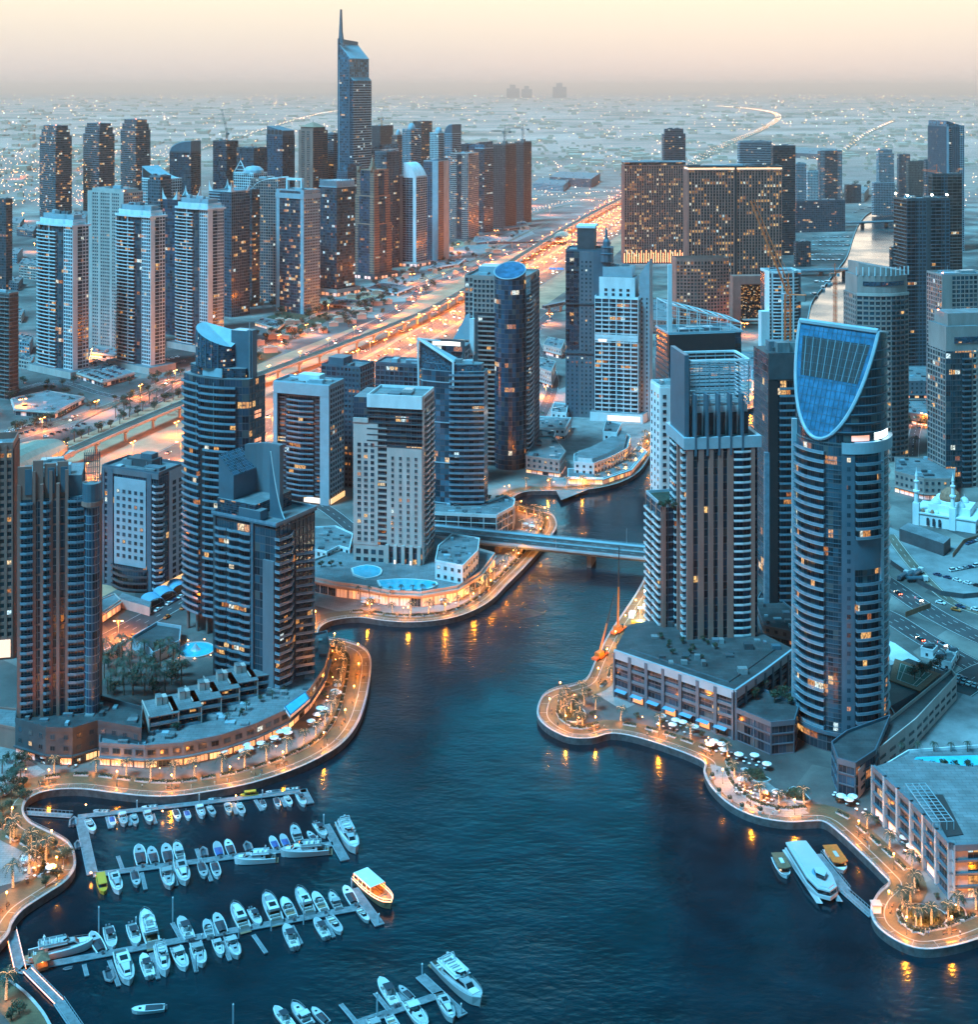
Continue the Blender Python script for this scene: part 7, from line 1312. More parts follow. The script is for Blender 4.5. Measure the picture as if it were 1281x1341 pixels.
def footbridge(a, b, z, w_, label):
 a, b = Vector(G(*a, z)), Vector(G(*b, z)); r = empty('footbridge', (a.x, a.y, 0), atan2((b - a).y, (b - a).x)); L = (b - a).length; m = MB(); m.box(0, -w_ / 2, z - 1, L, w_ / 2, z, K['cream']); m.box(0, -w_ / 2 + .2, z + 2.8, L, w_ / 2 - .2, z + 3.3, K['steelgrey']); m.build('deck', r)
 m = MB(); m.box(0, -w_ / 2 + .3, z, L, w_ / 2 - .3, z + 2.8, K['g_lit']); m.build('glazing', r)
 k = max(2, int(L / 25))
 for i in range(k): m = MB(); m.box(-.8, -1.5, 0, .8, 1.5, z - 1, K['cream']); m.build('pier', r, (L * (i + .5) / k, 0, 0))
 tag(r, label, 'footbridge')
footbridge((640, 320), (722, 318), 7, 5, 'glazed footbridge from the car parks to the golden shell station')
footbridge((742, 318), (800, 320), 7, 5, 'glazed footbridge crossing the highway from the golden shell station')
footbridge((712, 404), (742, 398), 7, 5, 'short lit footbridge beside the highway left of the turret tower')
K['signblue'] = mat('road_sign_blue', (.02, .16, .42), .5, noise=0, emit=(.03, .25, .6), es=.5)
c = G(729, 352, 8); r = empty('overhead_road_sign', (c.x, c.y, 0), radians(-14)); m = MB(); m.tube((-12, 0, 0), (-12, 0, 8), .3, .3, K['metal'], 6); m.tube((12, 0, 0), (12, 0, 8), .3, .3, K['metal'], 6); m.tube((-12, 0, 8), (12, 0, 8), .3, .3, K['metal'], 6); m.build('gantry', r); m = MB(); m.box(-10, -.6, 6.5, -.5, -.4, 9.5, K['signblue']); m.box(.5, -.6, 6.5, 10, -.4, 9.5, K['signblue']); m.build('sign_panel', r); tag(r, 'wide blue overhead road sign spanning the orange highway lanes', 'road sign')
def bridge(a, b, z, w_, label, piers=2, lamps=0):
 a, b = Vector(G(*a, z)), Vector(G(*b, z)); L = (b - a).length; r = empty('road_bridge', (a.x, a.y, 0), atan2((b - a).y, (b - a).x)); m = MB(); h = w_ / 2
 m.hexa([(0, -h + 2, z - 2.4), (L, -h + 2, z - 2.4), (L, h - 2, z - 2.4), (0, h - 2, z - 2.4), (0, -h, z - .6), (L, -h, z - .6), (L, h, z - .6), (0, h, z - .6)], K['panel']); m.box(0, -h, z - .6, L, h, z - .05, K['panel']); m.build('deck', r)
 m = MB(); m.box(0, -h + 2.6, z - .05, L, -.6, z, K['asph']); m.box(0, .6, z - .05, L, h - 2.6, z, K['asph']); m.build('carriageway', r)
 m = MB()
 for y in (-h + 3, -.9, .75, h - 3.1): m.box(0, y, z + .004, L, y + .15, z + .008, K['line'])
 for k in range(int(L / 8)):
  for y in (-h * .42, h * .42): m.box(k * 8, y, z + .004, k * 8 + 3, y + .15, z + .008, K['line'])
 m.build('lane_marking', r)
 for y in (-h + .1, h - .2, -.15):
  m = MB(); m.box(0, y - .06, z + .95, L, y + .06, z + 1.05, K['metal']); m.box(0, y - .12, z - .05, L, y + .12, z + .5, K['panel'])
  for k in range(int(L / 3)): m.box(k * 3, y - .05, z + .5, k * 3 + .1, y + .05, z + .95, K['metal'])
  m.build('parapet', r)
 for i in range(piers): m = MB(); m.box(-1.2, -h * .6, -6, 1.2, h * .6, z - 2.4, K['conc']); m.build('pier', r, (L * (i + 1) / (piers + 1), 0, 0))
 for i in range(lamps):
  m = MB(); m.tube((0, 0, z), (0, 0, z + 8), .12, .08, K['metal'], 5); m.tube((0, 0, z + 8), (0, 1.6, z + 8.2), .07, .07, K['metal'], 4); m.build('lamp_post', r, (L * (i + .5) / lamps, h - .6 if i % 2 else -h + .6, 0))
 tag(r, label, 'bridge'); return r
bridge((540, 692), (1030, 742), 7, 21, 'wide concrete road bridge crossing the channel beside the cream hotel tower', 3, 6)
bridge((1046, 354), (1135, 352), 8, 16, 'nearer low road bridge across the bright far channel', 2)
bridge((1098, 292), (1192, 289), 8, 16, 'farther low road bridge across the bright far channel', 2)
# ================================================================== PLANTING AND LAMPS ALONG THE PROMENADES
nm = {'left': 'along the left promenade', 'island': 'on the quay below the cream hotel', 'north': 'on the far quay by the white terraces', 'right': 'along the right bank promenade'}
def prom_at(k, step, off, start=0):
 return [(p + Vector((d.y, -d.x)) * sgn * off, d) for p, d in along(PROM[k], step, start)]
def ok(p): 
 x = IW / 2 + F * p.x / p.y; y = YH + F * HC / p.y
 return -30 < x < 1310 and y < 1400
for k, st in (('left', 23), ('island', 22), ('north', 24), ('right', 21)):
 i = 0
 for p, d in prom_at(k, st, 5.2, 8):
  if not ok(p) or (k == 'right' and p.y > 760) or (k == 'north' and p.y > 1150): continue
  place(LAMP, (p.x, p.y, .05), 0, 1, f'slim promenade lamp with amber head, {ordn(i)} {nm[k]}', 'promenade lamps'); i += 1
  if i % 2 == 0:
   for s in (-1, 1): b = p + d * 1.8 * s + Vector((d.y, -d.x)) * sgn * .8; place(BENCH, (b.x, b.y, .05), atan2(d.y, d.x), 1, f'dark wooden bench by the {ordn(i - 1)} amber lamp {nm[k]}' , 'benches in pairs by the lamps')
for k, st, off, s0 in (('left', 11, 12.5, 58), ('island', 11.5, 8.8, 30), ('north', 13, 8.8, 20), ('right', 13, 10.8, 175)):
 i = 0
 for p, d in prom_at(k, st, off, s0):
  if not ok(p) or (k == 'north' and p.y > 1020): continue
  place(PALML[i % 2], (p.x, p.y, .05), rnd.uniform(0, 6.3), rnd.uniform(.8, 1.0), f'palm with trunk wrapped in fairy lights, {ordn(i)} {nm[k]}', 'lit palms of the promenades'); i += 1
for k, off, s0 in (('left', 10.2, 55), ('island', 7.2, 26), ('right', 8.8, 170)):
 i = 0
 for p, d in prom_at(k, 7.6, off, s0):
  if ok(p) and not (k == 'right' and p.y > 640): place(HEDGE, (p.x, p.y, .05), atan2(d.y, d.x), 1, f'clipped hedge in a pale kerbed bed, {ordn(i)} {nm[k]}', 'kerbed hedges of the promenades'); i += 1
for i, (x, y) in enumerate([(17, 1163), (38, 1145), (40, 1118), (18, 1100), (60, 1130), (8, 1310)]): p = G(x, y); place(PALML[i % 2], p, i * 1.3, 1.2, 'tall palm wrapped in fairy lights in the left bay garden', 'lit palms of the bay garden')
for i, (x, y) in enumerate([(88, 1150 - 25), (70, 1112), (82, 1132), (75, 1150), (60, 1160), (50, 1108), (8, 1085), (12, 1060), (4, 1070), (25, 1328), (15, 1335), (5, 1290)]): p = G(x, y); place(TREES[i % 3], p, i, .62, 'small dark leafy tree in the garden of the left bay', 'leafy trees of the left bay garden')
for i, (x, y) in enumerate([(735, 930), (748, 935), (765, 925), (760, 940), (780, 930)]): p = G(x, y); place(PALML[i % 2], p, i, .9, f'lit palm on the round planter of the right bank point, {ordn(i)} of five', 'lit palms on the round point')
for i, (x, y) in enumerate([(1182, 1192), (1198, 1170), (1220, 1212), (1256, 1198)]): p = G(x, y); place(PALML[i % 2], p, i, 1.0, f'lit palm by the oval planter at the lower right point, {ordn(i)} of four', 'lit palms at the lower right point')
for i, (x, y) in enumerate([(690, 678), (700, 690), (708, 684), (684, 694)]): p = G(x, y); place(PALML[i % 2], p, i, .9, f'lit palm on the small round quay north of the bridge, {ordn(i)} of four', 'lit palms on the small round quay')
def bed(pts, label, hz=.55, sm=4):
 T = Low(label, pts, hz, 'planter', 'planter', sm=sm); T.mb('kerb').prism(offset(T.P, .5), 0, hz, K['coping'], K['coping']); T.mb('soil').prism(T.P, hz, hz + .06, K['soil'], K['soil']); T.done(); r_ = random.Random(len(label)); q = MB()
 xs = [p[0] for p in T.P]; ys = [p[1] for p in T.P]
 for i in range(700):
  x, y = r_.uniform(min(xs), max(xs)) * .8, r_.uniform(min(ys), max(ys)) * .8; a = Vector((r_.gauss(0, 1), r_.gauss(0, 1), r_.gauss(0, 1))).normalized() * .4; b = Vector((r_.gauss(0, 1), r_.gauss(0, 1), 0)).normalized() * .25; p = Vector((x * .85, y * .85, hz + r_.uniform(.1, .9))); q.face([p - a, p + b, p + a, p - b], K['leaf' if i % 3 else 'leaf2'])
 q.build('shrubs', T.root)
bed([(733, 928), (745, 922), (762, 928), (766, 938), (755, 944), (738, 941), (733, 928)], 'round planted bed ringed by paving at the tip of the right bank point'); bed([(1180, 1190), (1200, 1183), (1232, 1192), (1238, 1206), (1215, 1215), (1190, 1209), (1180, 1190)], 'large oval planted bed ringed by paving at the lower right point'); bed([(1238, 1200), (1250, 1185), (1262, 1190), (1262, 1203), (1238, 1200)], 'small curved planted bed beside the colonnaded building'); bed([(975, 1005), (990, 1012), (1008, 1020), (990, 1022), (975, 1005)], 'small dark planted wedge above the quay terrace', sm=3); bed([(1030, 1040), (1040, 1030), (1060, 1046), (1045, 1048), (1030, 1040)], 'dark planted wedge at the right end of the quay terrace', sm=3)
for i, (x, y) in enumerate([(933, 1020), (942, 1040), (956, 1050), (972, 1060), (996, 1065), (1018, 1064), (953, 1000), (960, 1013)]): p = G(x, y); place(POT, p, 0, 1.2, f'clipped round shrub in a pale pot, {ordn(i)} round the quay terrace', 'potted shrubs of the quay terrace')
def cafe(quad, nu, nv, where, para=.3, chairs=True, off=0):
 a, b, c_, d_ = [Vector(G(*q)) for q in quad]
 for i in range(nu):
  for j in range(nv):
   u, v = (i + .5) / nu, (j + .5) / nv; p = (a * (1 - u) + b * u) * (1 - v) + (d_ * (1 - u) + c_ * u) * v + Vector((rnd.uniform(-.5, .5), rnd.uniform(-.5, .5))); place(TABLE, (p.x, p.y, .06), 0, 1.15, 'small round cafe table with a white top ' + where, 'cafe tables ' + where)
   if rnd.random() < para: place(PARA, (p.x + .8, p.y, .06), i, 1.1, 'white canvas parasol over the cafe tables ' + where, 'parasols ' + where)
   if chairs:
    an = rnd.uniform(0, 3)
    for s in range(2): place(CHAIR, (p.x + cos(an + pi * s) * .95, p.y + sin(an + pi * s) * .95, .06), an + pi * s, 1.15, 'low wooden chair drawn up to a table ' + where, 'cafe chairs ' + where)
cafe([(965, 1025), (1020, 1045), (1010, 1058), (960, 1040)], 7, 3, 'on the quay terrace', .1)
cafe([(305, 985), (375, 958), (380, 968), (312, 995)], 8, 2, 'in front of the left parade', .5)
cafe([(400, 955), (440, 900), (450, 905), (412, 958)], 7, 2, 'round the curve of the left parade', .4)
cafe([(45, 985), (110, 995), (105, 1008), (40, 1000)], 6, 2, 'at the foot of the front left tower', .2)
cafe([(862, 940), (915, 958), (908, 968), (855, 952)], 6, 2, 'below the podium pilasters', .3)
cafe([(25, 1120), (60, 1105), (70, 1150), (30, 1160)], 4, 4, 'in the left bay garden', .3)
cafe([(1170, 1078), (1185, 1090), (1200, 1125), (1185, 1120)], 3, 4, 'beside the colonnaded building', .3)
cafe([(680, 690), (698, 682), (704, 694), (690, 700)], 3, 2, 'on the small round quay', .4, False)
cafe([(130, 990), (205, 996), (205, 1004), (130, 1000)], 9, 2, 'below the left parade arcade', .35, False)
cafe([(215, 994), (298, 982), (302, 992), (218, 1003)], 10, 2, 'at the middle of the left parade', .35, False)
cafe([(470, 788), (600, 786), (604, 793), (470, 796)], 13, 2, 'under the hotel podium arcade', .3, False)
cafe([(930, 975), (1010, 1003), (1004, 1012), (922, 984)], 9, 2, 'by the black glass block', .35, False)
cafe([(1090, 1035), (1140, 1062), (1134, 1072), (1084, 1044)], 5, 2, 'past the glass corner block', .4, False)
pl = ['left', 'left', 'left', 'left', 'right', 'right', 'island', 'left', 'right', 'left']
for i in range(64):
 k = pl[i % 10]; c = [q for q in prom_at(k, 3.7, rnd.uniform(2, 7), i) if ok(q[0]) and q[0].y < 780]; p, d = c[rnd.randrange(len(c))]; n_ = PPL[i % 4]; place(PP[i % 4], (p.x, p.y, .06), rnd.uniform(0, 6.3), 1, f'person in {n_[0]} {"walking" if n_[3] == "walk" else "standing"} {nm[k]}', 'people out on the promenades')
def grove(pts, protos, lab, grp, s=(.8, 1.1), j=1.5, z=0):
 for i, (x, y) in enumerate(pts): p = G(x, y, z); place(protos[i % len(protos)], (p.x + rnd.uniform(-j, j), p.y + rnd.uniform(-j, j), z), rnd.uniform(0, 6), rnd.uniform(*s), lab, grp)
grove([(6 + 9 * (i % 4), 1000 + 14 * (i // 4) + (i % 2) * 5) for i in range(16)], [TREES[0], PALMD[0], TREES[1]], 'dark tree on the crowded plaza at the left edge', 'trees of the left edge plaza', (.6, .95), 1.5)
g_ = [(138 + 13 * i + (j % 2) * 6, 862 + 12 * j + 0 * i) for i in range(8) for j in range(5) if not (i > 6 and j > 3)]
grove(g_, [PALMD[0], TREES[0], PALMD[1], PALMD[0]], 'dark dense palm or tree in the garden behind the left parade', 'trees of the inner garden', (.9, 1.3))
grove([(90 + 9 * i, 604 - 3.9 * i - 22) for i in range(0, 18)], [TREES[1], PALMD[2]], 'dark roadside tree in the row beside the rail viaduct', 'roadside trees by the viaduct', (1, 1.5), 3)
grove([(150 + 11 * i, 548 - 4.6 * i) for i in range(9)], [PALMD[1]], 'tall dark palm in the row beyond the viaduct', 'palm row beyond the viaduct', (1, 1.3))
grove([(15 + 9 * i, 565 - 2 * i) for i in range(8)], [TREES[0], TREES[2]], 'bushy tree in the car park at the left edge', 'car park trees', (.9, 1.4), 4)
grove([(360 + 14 * i, 418 - (i % 3) * 6) for i in range(9)] + [(330 + 12 * i, 402) for i in range(4)], [TREES[2], TREES[0]], 'broad tree on the lawns below the dark portal tower', 'lawn trees beyond the highway', (1.1, 1.7), 5)
grove([(470 + 12 * i, 386 - 4 * i + (i % 2) * 8) for i in range(12)], [TREES[1], TREES[0]], 'small round tree among the parked cars beyond the highway', 'car park trees beyond the highway', (.9, 1.3), 5)
grove([(i * 9 + 200, 500 - i * 2) for i in range(5)], [TREES[0]], 'tree by the lit street behind the curved dark tower', 'street trees by the dark tower', (1, 1.4), 3)
grove([(868 + 6 * i, 836 + (i * 37) % 30) for i in range(12)], [TREES[1]], 'low tree on the planted deck beneath the ribbed tower', 'deck trees under the ribbed tower', (.4, .6), 2, 19.3)
grove([(990, 915), (1000, 905), (1012, 920), (1024, 915), (1035, 922)], [TREES[1], TREES[0]], 'dense tree on the roof garden of the black glass block', 'roof garden trees', (.7, 1), 1, 12)
grove([(1235 - 6 * i, 872 + 3 * i) for i in range(7)], [TREES[2]], 'dense tree in the hedge behind the tennis court', 'hedge trees by the court', (.55, .8), 1, 9)
grove([(1172 + 16 * i, 1008) for i in range(7)], [TREES[1]], 'round topiary tree along the turquoise pool', 'topiary trees by the pool', (.6, .7), .3, 11)
grove([(1180 + 22 * i, 984) for i in range(5)], [PALMD[2]], 'short palm on the far side of the turquoise pool', 'palms beyond the pool', (.5, .6), .3, 11)
grove([(1190 + 9 * i, 560 + (i * 31) % 30) for i in range(5)] + [(1196, 590), (1226, 590)], [TREES[0], PALMD[0]], 'roadside tree between the beige towers behind the mosque', 'trees behind the mosque', (1, 1.5), 2)
grove([(864 + 6 * i, 664 + (i % 2) * 4) for i in range(5)], [TREES[1]], 'bushy tree on the planted roof of the shoulder block', 'roof trees of the shoulder block', (.5, .7), .5, SHOULDER.H)
grove([(470 + 14 * i, 778 - 0.6 * i) for i in range(8)], [PALMD[2]], 'small palm on the curved podium of the cream hotel', 'podium palms of the hotel', (.5, .6), .4, 7)
grove([(700 + 12 * i, 552 - 3 * i) for i in range(5)], [PALMD[0]], 'palm among the white houses on the far quay', 'palms among the white houses', (.7, .9), 2)
grove([(1106 + 5 * i, 262 - (i % 4) * 6) for i in range(16)], [TREES[2]], 'dark tree in the planted park above the far channel', 'park trees by the far channel', (1.6, 2.2), 6)
for k, off, st in (('right', 15.5, 8), ('left', 18, 11)):
 for p, d in prom_at(k, st, off, 130 if k == 'left' else 190):
  if ok(p) and (k == 'right' or p.y > 560): place(TREES[1], (p.x, p.y, .05), rnd.uniform(0, 6), rnd.uniform(.35, .6), 'small dark shrub-like tree in the planted strip behind the promenade paving', 'low trees behind the promenades')
grove([(148 + 11 * i, 960 - .6 * i) for i in range(9)] + [(300 + 13 * i, 942 - 7 * i) for i in range(6)], [TREES[1], PALMD[2]], 'small tree in the roof garden above the left shop parade', 'roof trees of the left parade', (.35, .6), 2, 8)
grove([(640 + 10 * i, 655 - i) for i in range(3)] + [(420 + 12 * i, 742) for i in range(3)] + [(580 + 8 * i, 752 - 3 * i) for i in range(5)], [TREES[1]], 'small tree on the podiums beside the cream hotel', 'podium trees near the hotel', (.4, .7), 1, 7)
for k, (P_, off, st, lab) in enumerate(((offset(A_, 16, False), 0, 56, 'twin-arm highway lamp in the near median'), (offset(A_, -17, False), 0, 56, 'twin-arm highway lamp in the far median'))):
 i = 0
 for p, d in along(P_, st, 20 + 30 * k):
  if ok(p) : place(HLAMP, (p.x, p.y, 0), atan2(d.y, d.x) + pi / 2, 1, f'{lab} of the highway, {ordn(i)} from the left', 'twin-arm highway lamps'); i += 1
i = 0
for P_, st in ((fr, 62), (acc, 70), (offset([tuple(v) for v in VI], 22, False), 60)):
 for p, d in along(offset(P_, 7, False), st, 20):
  if ok(p): place(HLAMP, (p.x, p.y, 0), atan2(d.y, d.x), .8, f'twin-arm lamp beside the service roads beyond the viaduct, {ordn(i)} from the left', 'service road lamps'); i += 1
for i, (x, y, s) in enumerate([(155, 835, .6), (715, 520, .7), (1210, 560, .8), (720, 425, .9), (985, 520, .5), (840, 520, .6), (975, 440, 1), (30, 540, .8), (120, 470, .7), (650, 312, 1), (540, 372, 1), (430, 412, .8), (700, 270, 1.2), (770, 262, 1.2), (720, 282, 1.2), (800, 268, 1.2), (820, 250, 1.2), (600, 330, .9), (20, 235, 1.6), (60, 250, 1.5), (110, 262, 1.4), (30, 290, 1.2), (10, 440, .8), (110, 225, 1.6), (45, 330, 1)]): p = G(x, y); place(HLAMP, p, i, s, 'twin-arm street lamp standing alone on a side road', 'scattered street lamps')
# ================================================================== BOATS
K['hull'] = mat('white_gelcoat', (.52, .57, .60), .25, noise=.06, spec=.6); t = K['hull'].node_tree; b_ = t.nodes['Principled BSDF']; hv = t.nodes.new('ShaderNodeHueSaturation'); oi = t.nodes.new('ShaderNodeObjectInfo'); mr = t.nodes.new('ShaderNodeMapRange'); mr.inputs[3].default_value = .5; mr.inputs[4].default_value = 1.25; t.links.new(oi.outputs['Random'], mr.inputs[0]); t.links.new(mr.outputs[0], hv.inputs['Value']); t.links.new(b_.inputs['Base Color'].links[0].from_socket, hv.inputs['Color']); t.links.new(hv.outputs[0], b_.inputs['Base Color'])
K['deckw'] = mat('cream_deck', (.55, .56, .54), .5, noise=.12, scale=2); K['teak'] = mat('teak_deck', (.24, .16, .10), .7, noise=.2, scale=2); K['seat'] = mat('dark_boat_seats', (.05, .07, .09), .7, noise=.2); K['bluec'] = mat('blue_boat_cover', (.03, .09, .28), .7, noise=.15); K['darkc'] = mat('dark_boat_cover', (.025, .04, .055), .7, noise=.2); K['engine'] = mat('outboard_engine', (.12, .13, .15), .4, noise=0); K['yel'] = mat('yellow_hull', (.55, .35, .04), .4, noise=.1); K['cushion'] = mat('white_cushions', (.6, .62, .62), .7, noise=.1); K['rubber'] = mat('grey_inflatable_tube', (.16, .18, .2), .6, noise=.1)
def hw(W, t): return W / 2 * (.88 + .12 * min(1, t / .3)) * (1 if t < .5 else sqrt(max(0, 1 - ((t - .5) / .5) ** 2.1)))
def hull(root, L, W, h, m='hull', floor=None, t1=.55, fl='deckw', cov=None):
 N_ = 12; q = MB(); rim = []; S_ = []
 for i in range(N_ + 1):
  t = i / N_; x = -L / 2 + L * t; w_ = max(.03, hw(W, t)); zt = h * (1 + .35 * t * t); S_.append([(x, -w_, zt), (x - (.0 if t < .9 else .25 * L / 10), -w_ * .82, .12 * h), (x - .4 * t, 0, -.3), (x - (.0 if t < .9 else .25 * L / 10), w_ * .82, .12 * h), (x, w_, zt)])
 for i in range(N_):
  for j in range(4): q.face([S_[i][j], S_[i][j + 1], S_[i + 1][j + 1], S_[i + 1][j]][::-1], K[m])
 q.face([S_[0][j] for j in range(5)], K[m]); g = W * .09
 def inn(i): a = S_[i][0]; return (a[0], a[1] + min(g, -a[1] * .6), a[2]), (a[0], -a[1] - min(g, -a[1] * .6), a[2])
 for i in range(N_):
  a, b = inn(i), inn(i + 1); q.face([S_[i][0], S_[i + 1][0], b[0], a[0]], K[m]); q.face([a[1], b[1], S_[i + 1][4], S_[i][4]], K[m])
 q.build('hull', root); k = int(t1 * N_); dk = MB()
 for i in range(k, N_): a, b = inn(i), inn(i + 1); dk.face([(*a[0][:2], a[0][2] - .02), (*b[0][:2], b[0][2] - .02), (*b[1][:2], b[1][2] - .02), (*a[1][:2], a[1][2] - .02)], K[m])
 dk.build('foredeck', root); c = MB(); fz = h * .4
 for i in range(0, k): a, b = inn(i), inn(i + 1); c.face([(a[0][0], a[0][1], fz), (b[0][0], b[0][1], fz), (b[1][0], b[1][1], fz), (a[1][0], a[1][1], fz)], K[fl]); c.face([(*a[0][:2], fz), (*a[0][:2], a[0][2]), (*b[0][:2], b[0][2]), (*b[0][:2], fz)], K[m]); c.face([(*a[1][:2], fz), (*b[1][:2], fz), (*b[1][:2], b[1][2]), (*a[1][:2], a[1][2])], K[m])
 a = inn(k); c.face([(*a[0][:2], fz), (*a[1][:2], fz), (*a[1][:2], a[1][2]), (*a[0][:2], a[0][2])], K[m]); c.build('cockpit', root)
 if cov:
  c = MB()
  for i in range(1, k): a, b = inn(i), inn(i + 1); zc = lambda i_: h * (1.1 + .45 * sin(pi * i_ / k)); c.face([a[0], b[0], (b[0][0], 0, zc(i + 1)), (a[0][0], 0, zc(i))], K[cov]); c.face([(a[0][0], 0, zc(i)), (b[0][0], 0, zc(i + 1)), b[1], a[1]], K[cov])
  c.build('cover', root)
def wind(root, x0, x1, w, z, h, lean=.6):
 q = MB(); a = [(x0, -w, z), (x1, -w * .55, z), (x1, w * .55, z), (x0, w, z)]; b = [(x0 - lean * .3, -w * .95, z + h), (x1 - lean, -w * .5, z + h), (x1 - lean, w * .5, z + h), (x0 - lean * .3, w * .95, z + h)]
 for i in range(3): q.face([a[i], a[i + 1], b[i + 1], b[i]], K['carglass'])
 q.build('windscreen', root)
def cabin(root, x0, x1, w, z, h, tap=.75, mt='hull', win=True, name='cabin'):
 q = MB(); f = .72
 q.hexa([(x0, -w, z), (x1, -w * tap, z), (x1, w * tap, z), (x0, w, z), (x0 + .1, -w * .92, z + h), (x1 - h * 1.1, -w * tap * .8, z + h), (x1 - h * 1.1, w * tap * .8, z + h), (x0 + .1, w * .92, z + h)], K[mt]); q.build(name, root)
 if win:
  q = MB(); z0, z1 = z + h * .35, z + h * .8; e = .03
  def pt(s, u, v): xa = x0 + .1 * v; xb = x1 - h * 1.1 * v; x = xa + (xb - xa) * u; wy = (w * (1 - .08 * v)) * (1 - u) + (w * tap * (1 - .2 * v)) * u; return (x, s * (wy + e), z + h * v)
  for s in (-1, 1): q.face([pt(s, .08, .35), pt(s, .96, .35), pt(s, .93, .8), pt(s, .12, .8)], K['carglass'])
  q.face([(x1 - h * 1.1 * .3 + e, -w * tap * .85, z + h * .3), (x1 - h * 1.1 * .3 + e, w * tap * .85, z + h * .3), (x1 - h * 1.1 * .88 + e, w * tap * .75, z + h * .88), (x1 - h * 1.1 * .88 + e, -w * tap * .75, z + h * .88)], K['carglass']); q.build('cabin_windows', root)
def seats(root, xs, w, z, m='cushion'):
 for x in xs: q = MB(); q.box(x - .35, -w, z, x + .35, w, z + .4, K[m]); q.box(x - .45, -w, z + .4, x - .3, w, z + .85, K[m]); q.build('seat', root)
def engine(root, L, n=1):
 for i in range(n): y = (i - (n - 1) / 2) * .7; q = MB(); q.hexa([(-L / 2 - .7, y - .22, .3), (-L / 2 - .02, y - .22, .3), (-L / 2 - .02, y + .22, .3), (-L / 2 - .7, y + .22, .3), (-L / 2 - .6, y - .18, 1.35), (-L / 2 - .1, y - .18, 1.25), (-L / 2 - .1, y + .18, 1.25), (-L / 2 - .6, y + .18, 1.35)], K['engine']); q.build('outboard_engine', root)
def railb(root, L, W, h):
 q = MB(); pr = None
 for s in (-1, 1):
  pr = None
  for i in range(7, 13): t = i / 12; x = -L / 2 + L * t; p = (x, s * max(.02, hw(W, t) - .1), h * (1 + .35 * t * t) + .6); (q.tube(pr, p, .035, .035, K['chrome'], 4) if pr else None); q.tube(p, (p[0], p[1], p[2] - .6), .025, .025, K['chrome'], 3); pr = p
 q.build('bow_rail', root)
def bk(name, f): r = empty('motor_yacht' if name in ('cruiser', 'fly', 'big') else 'motorboat' if name not in ('dinghy',) else 'dinghy', (0, 0, 0)); f(r); tag(r, 'boat', 'yacht' if name in ('cruiser', 'fly', 'big') else 'boat'); return proto(r)
def b_open(r): hull(r, 8, 2.6, .95, t1=.6, fl='teak'); wind(r, .2, 1.4, .95, 1.05, .55); seats(r, (-2.9, -.6), .85, .4, 'cushion'); engine(r, 8); q = MB(); q.box(.2, -.9, .4, .8, -.1, 1.15, K['hull']); q.build('console', r)
def b_cov(r): hull(r, 8, 2.6, .95, t1=.6, cov='darkc'); engine(r, 8); q = MB(); q.box(1.6, -.35, 1.08, 2.3, .35, 1.16, K['carglass']); q.build('hatch', r)
def b_covb(r): hull(r, 7, 2.4, .85, t1=.6, cov='bluec'); engine(r, 7)
def b_cuddy(r):
 hull(r, 9, 3, 1.1, t1=.5, fl='seat'); cabin(r, -.2, 3.2, .95, 1.15, .55, .6, win=False); wind(r, -.9, .9, 1.1, 1.2, .7, .8); seats(r, (-3.4, -1.8), 1.0, .45); q = MB(); q.box(-2.4, -1.15, 2.25, -.6, 1.15, 2.35, K['hull'])
 for x in (-2.2, -.8):
  for y in (-1.1, 1.1): q.tube((x, y, 1.1), (x, y, 2.25), .04, .04, K['chrome'], 4)
 q.build('hard_top', r); q = MB(); q.box(1.4, -.35, 1.7, 2.1, .35, 1.76, K['carglass']); q.build('hatch', r); railb(r, 9, 3, 1.1)
def b_cc(r):
 hull(r, 8.5, 2.7, 1, t1=.72, fl='deckw'); q = MB(); q.box(-.8, -.5, .4, .3, .5, 1.5, K['hull']); q.box(-.2, -.5, 1.5, .1, .5, 1.9, K['carglass']); q.build('console', r); q = MB(); q.box(-1.5, -.9, 2.3, .6, .9, 2.38, K['darkc'])
 for x in (-1.3, .4):
  for y in (-.8, .8): q.tube((x, y, .5), (x, y, 2.3), .04, .04, K['chrome'], 4)
 q.build('t_top', r); seats(r, (-1.9,), .5, .4); seats(r, (1.6,), .7, .4); engine(r, 8.5, 2)
def b_cruiser(r):
 hull(r, 13, 4, 1.5, t1=.42, fl='teak'); cabin(r, -2.6, 4.6, 1.5, 1.6, 1.2, .55); q = MB(); q.box(-3.4, -1.4, 2.8, .6, 1.4, 2.92, K['hull']); q.build('hard_top', r); q = MB(); q.box(-2.2, -.9, 2.93, -.2, .9, 2.98, K['carglass']); q.build('sunroof', r); seats(r, (-4.8, -3.4), 1.2, .65, 'cushion'); railb(r, 13, 4, 1.5); q = MB(); q.box(3.6, -.7, 2.0, 5.0, .7, 2.2, K['cushion']); q.build('sun_pad', r); q = MB(); q.box(-7.3, -1.6, .25, -6.4, 1.6, .4, K['teak']); q.build('swim_platform', r)
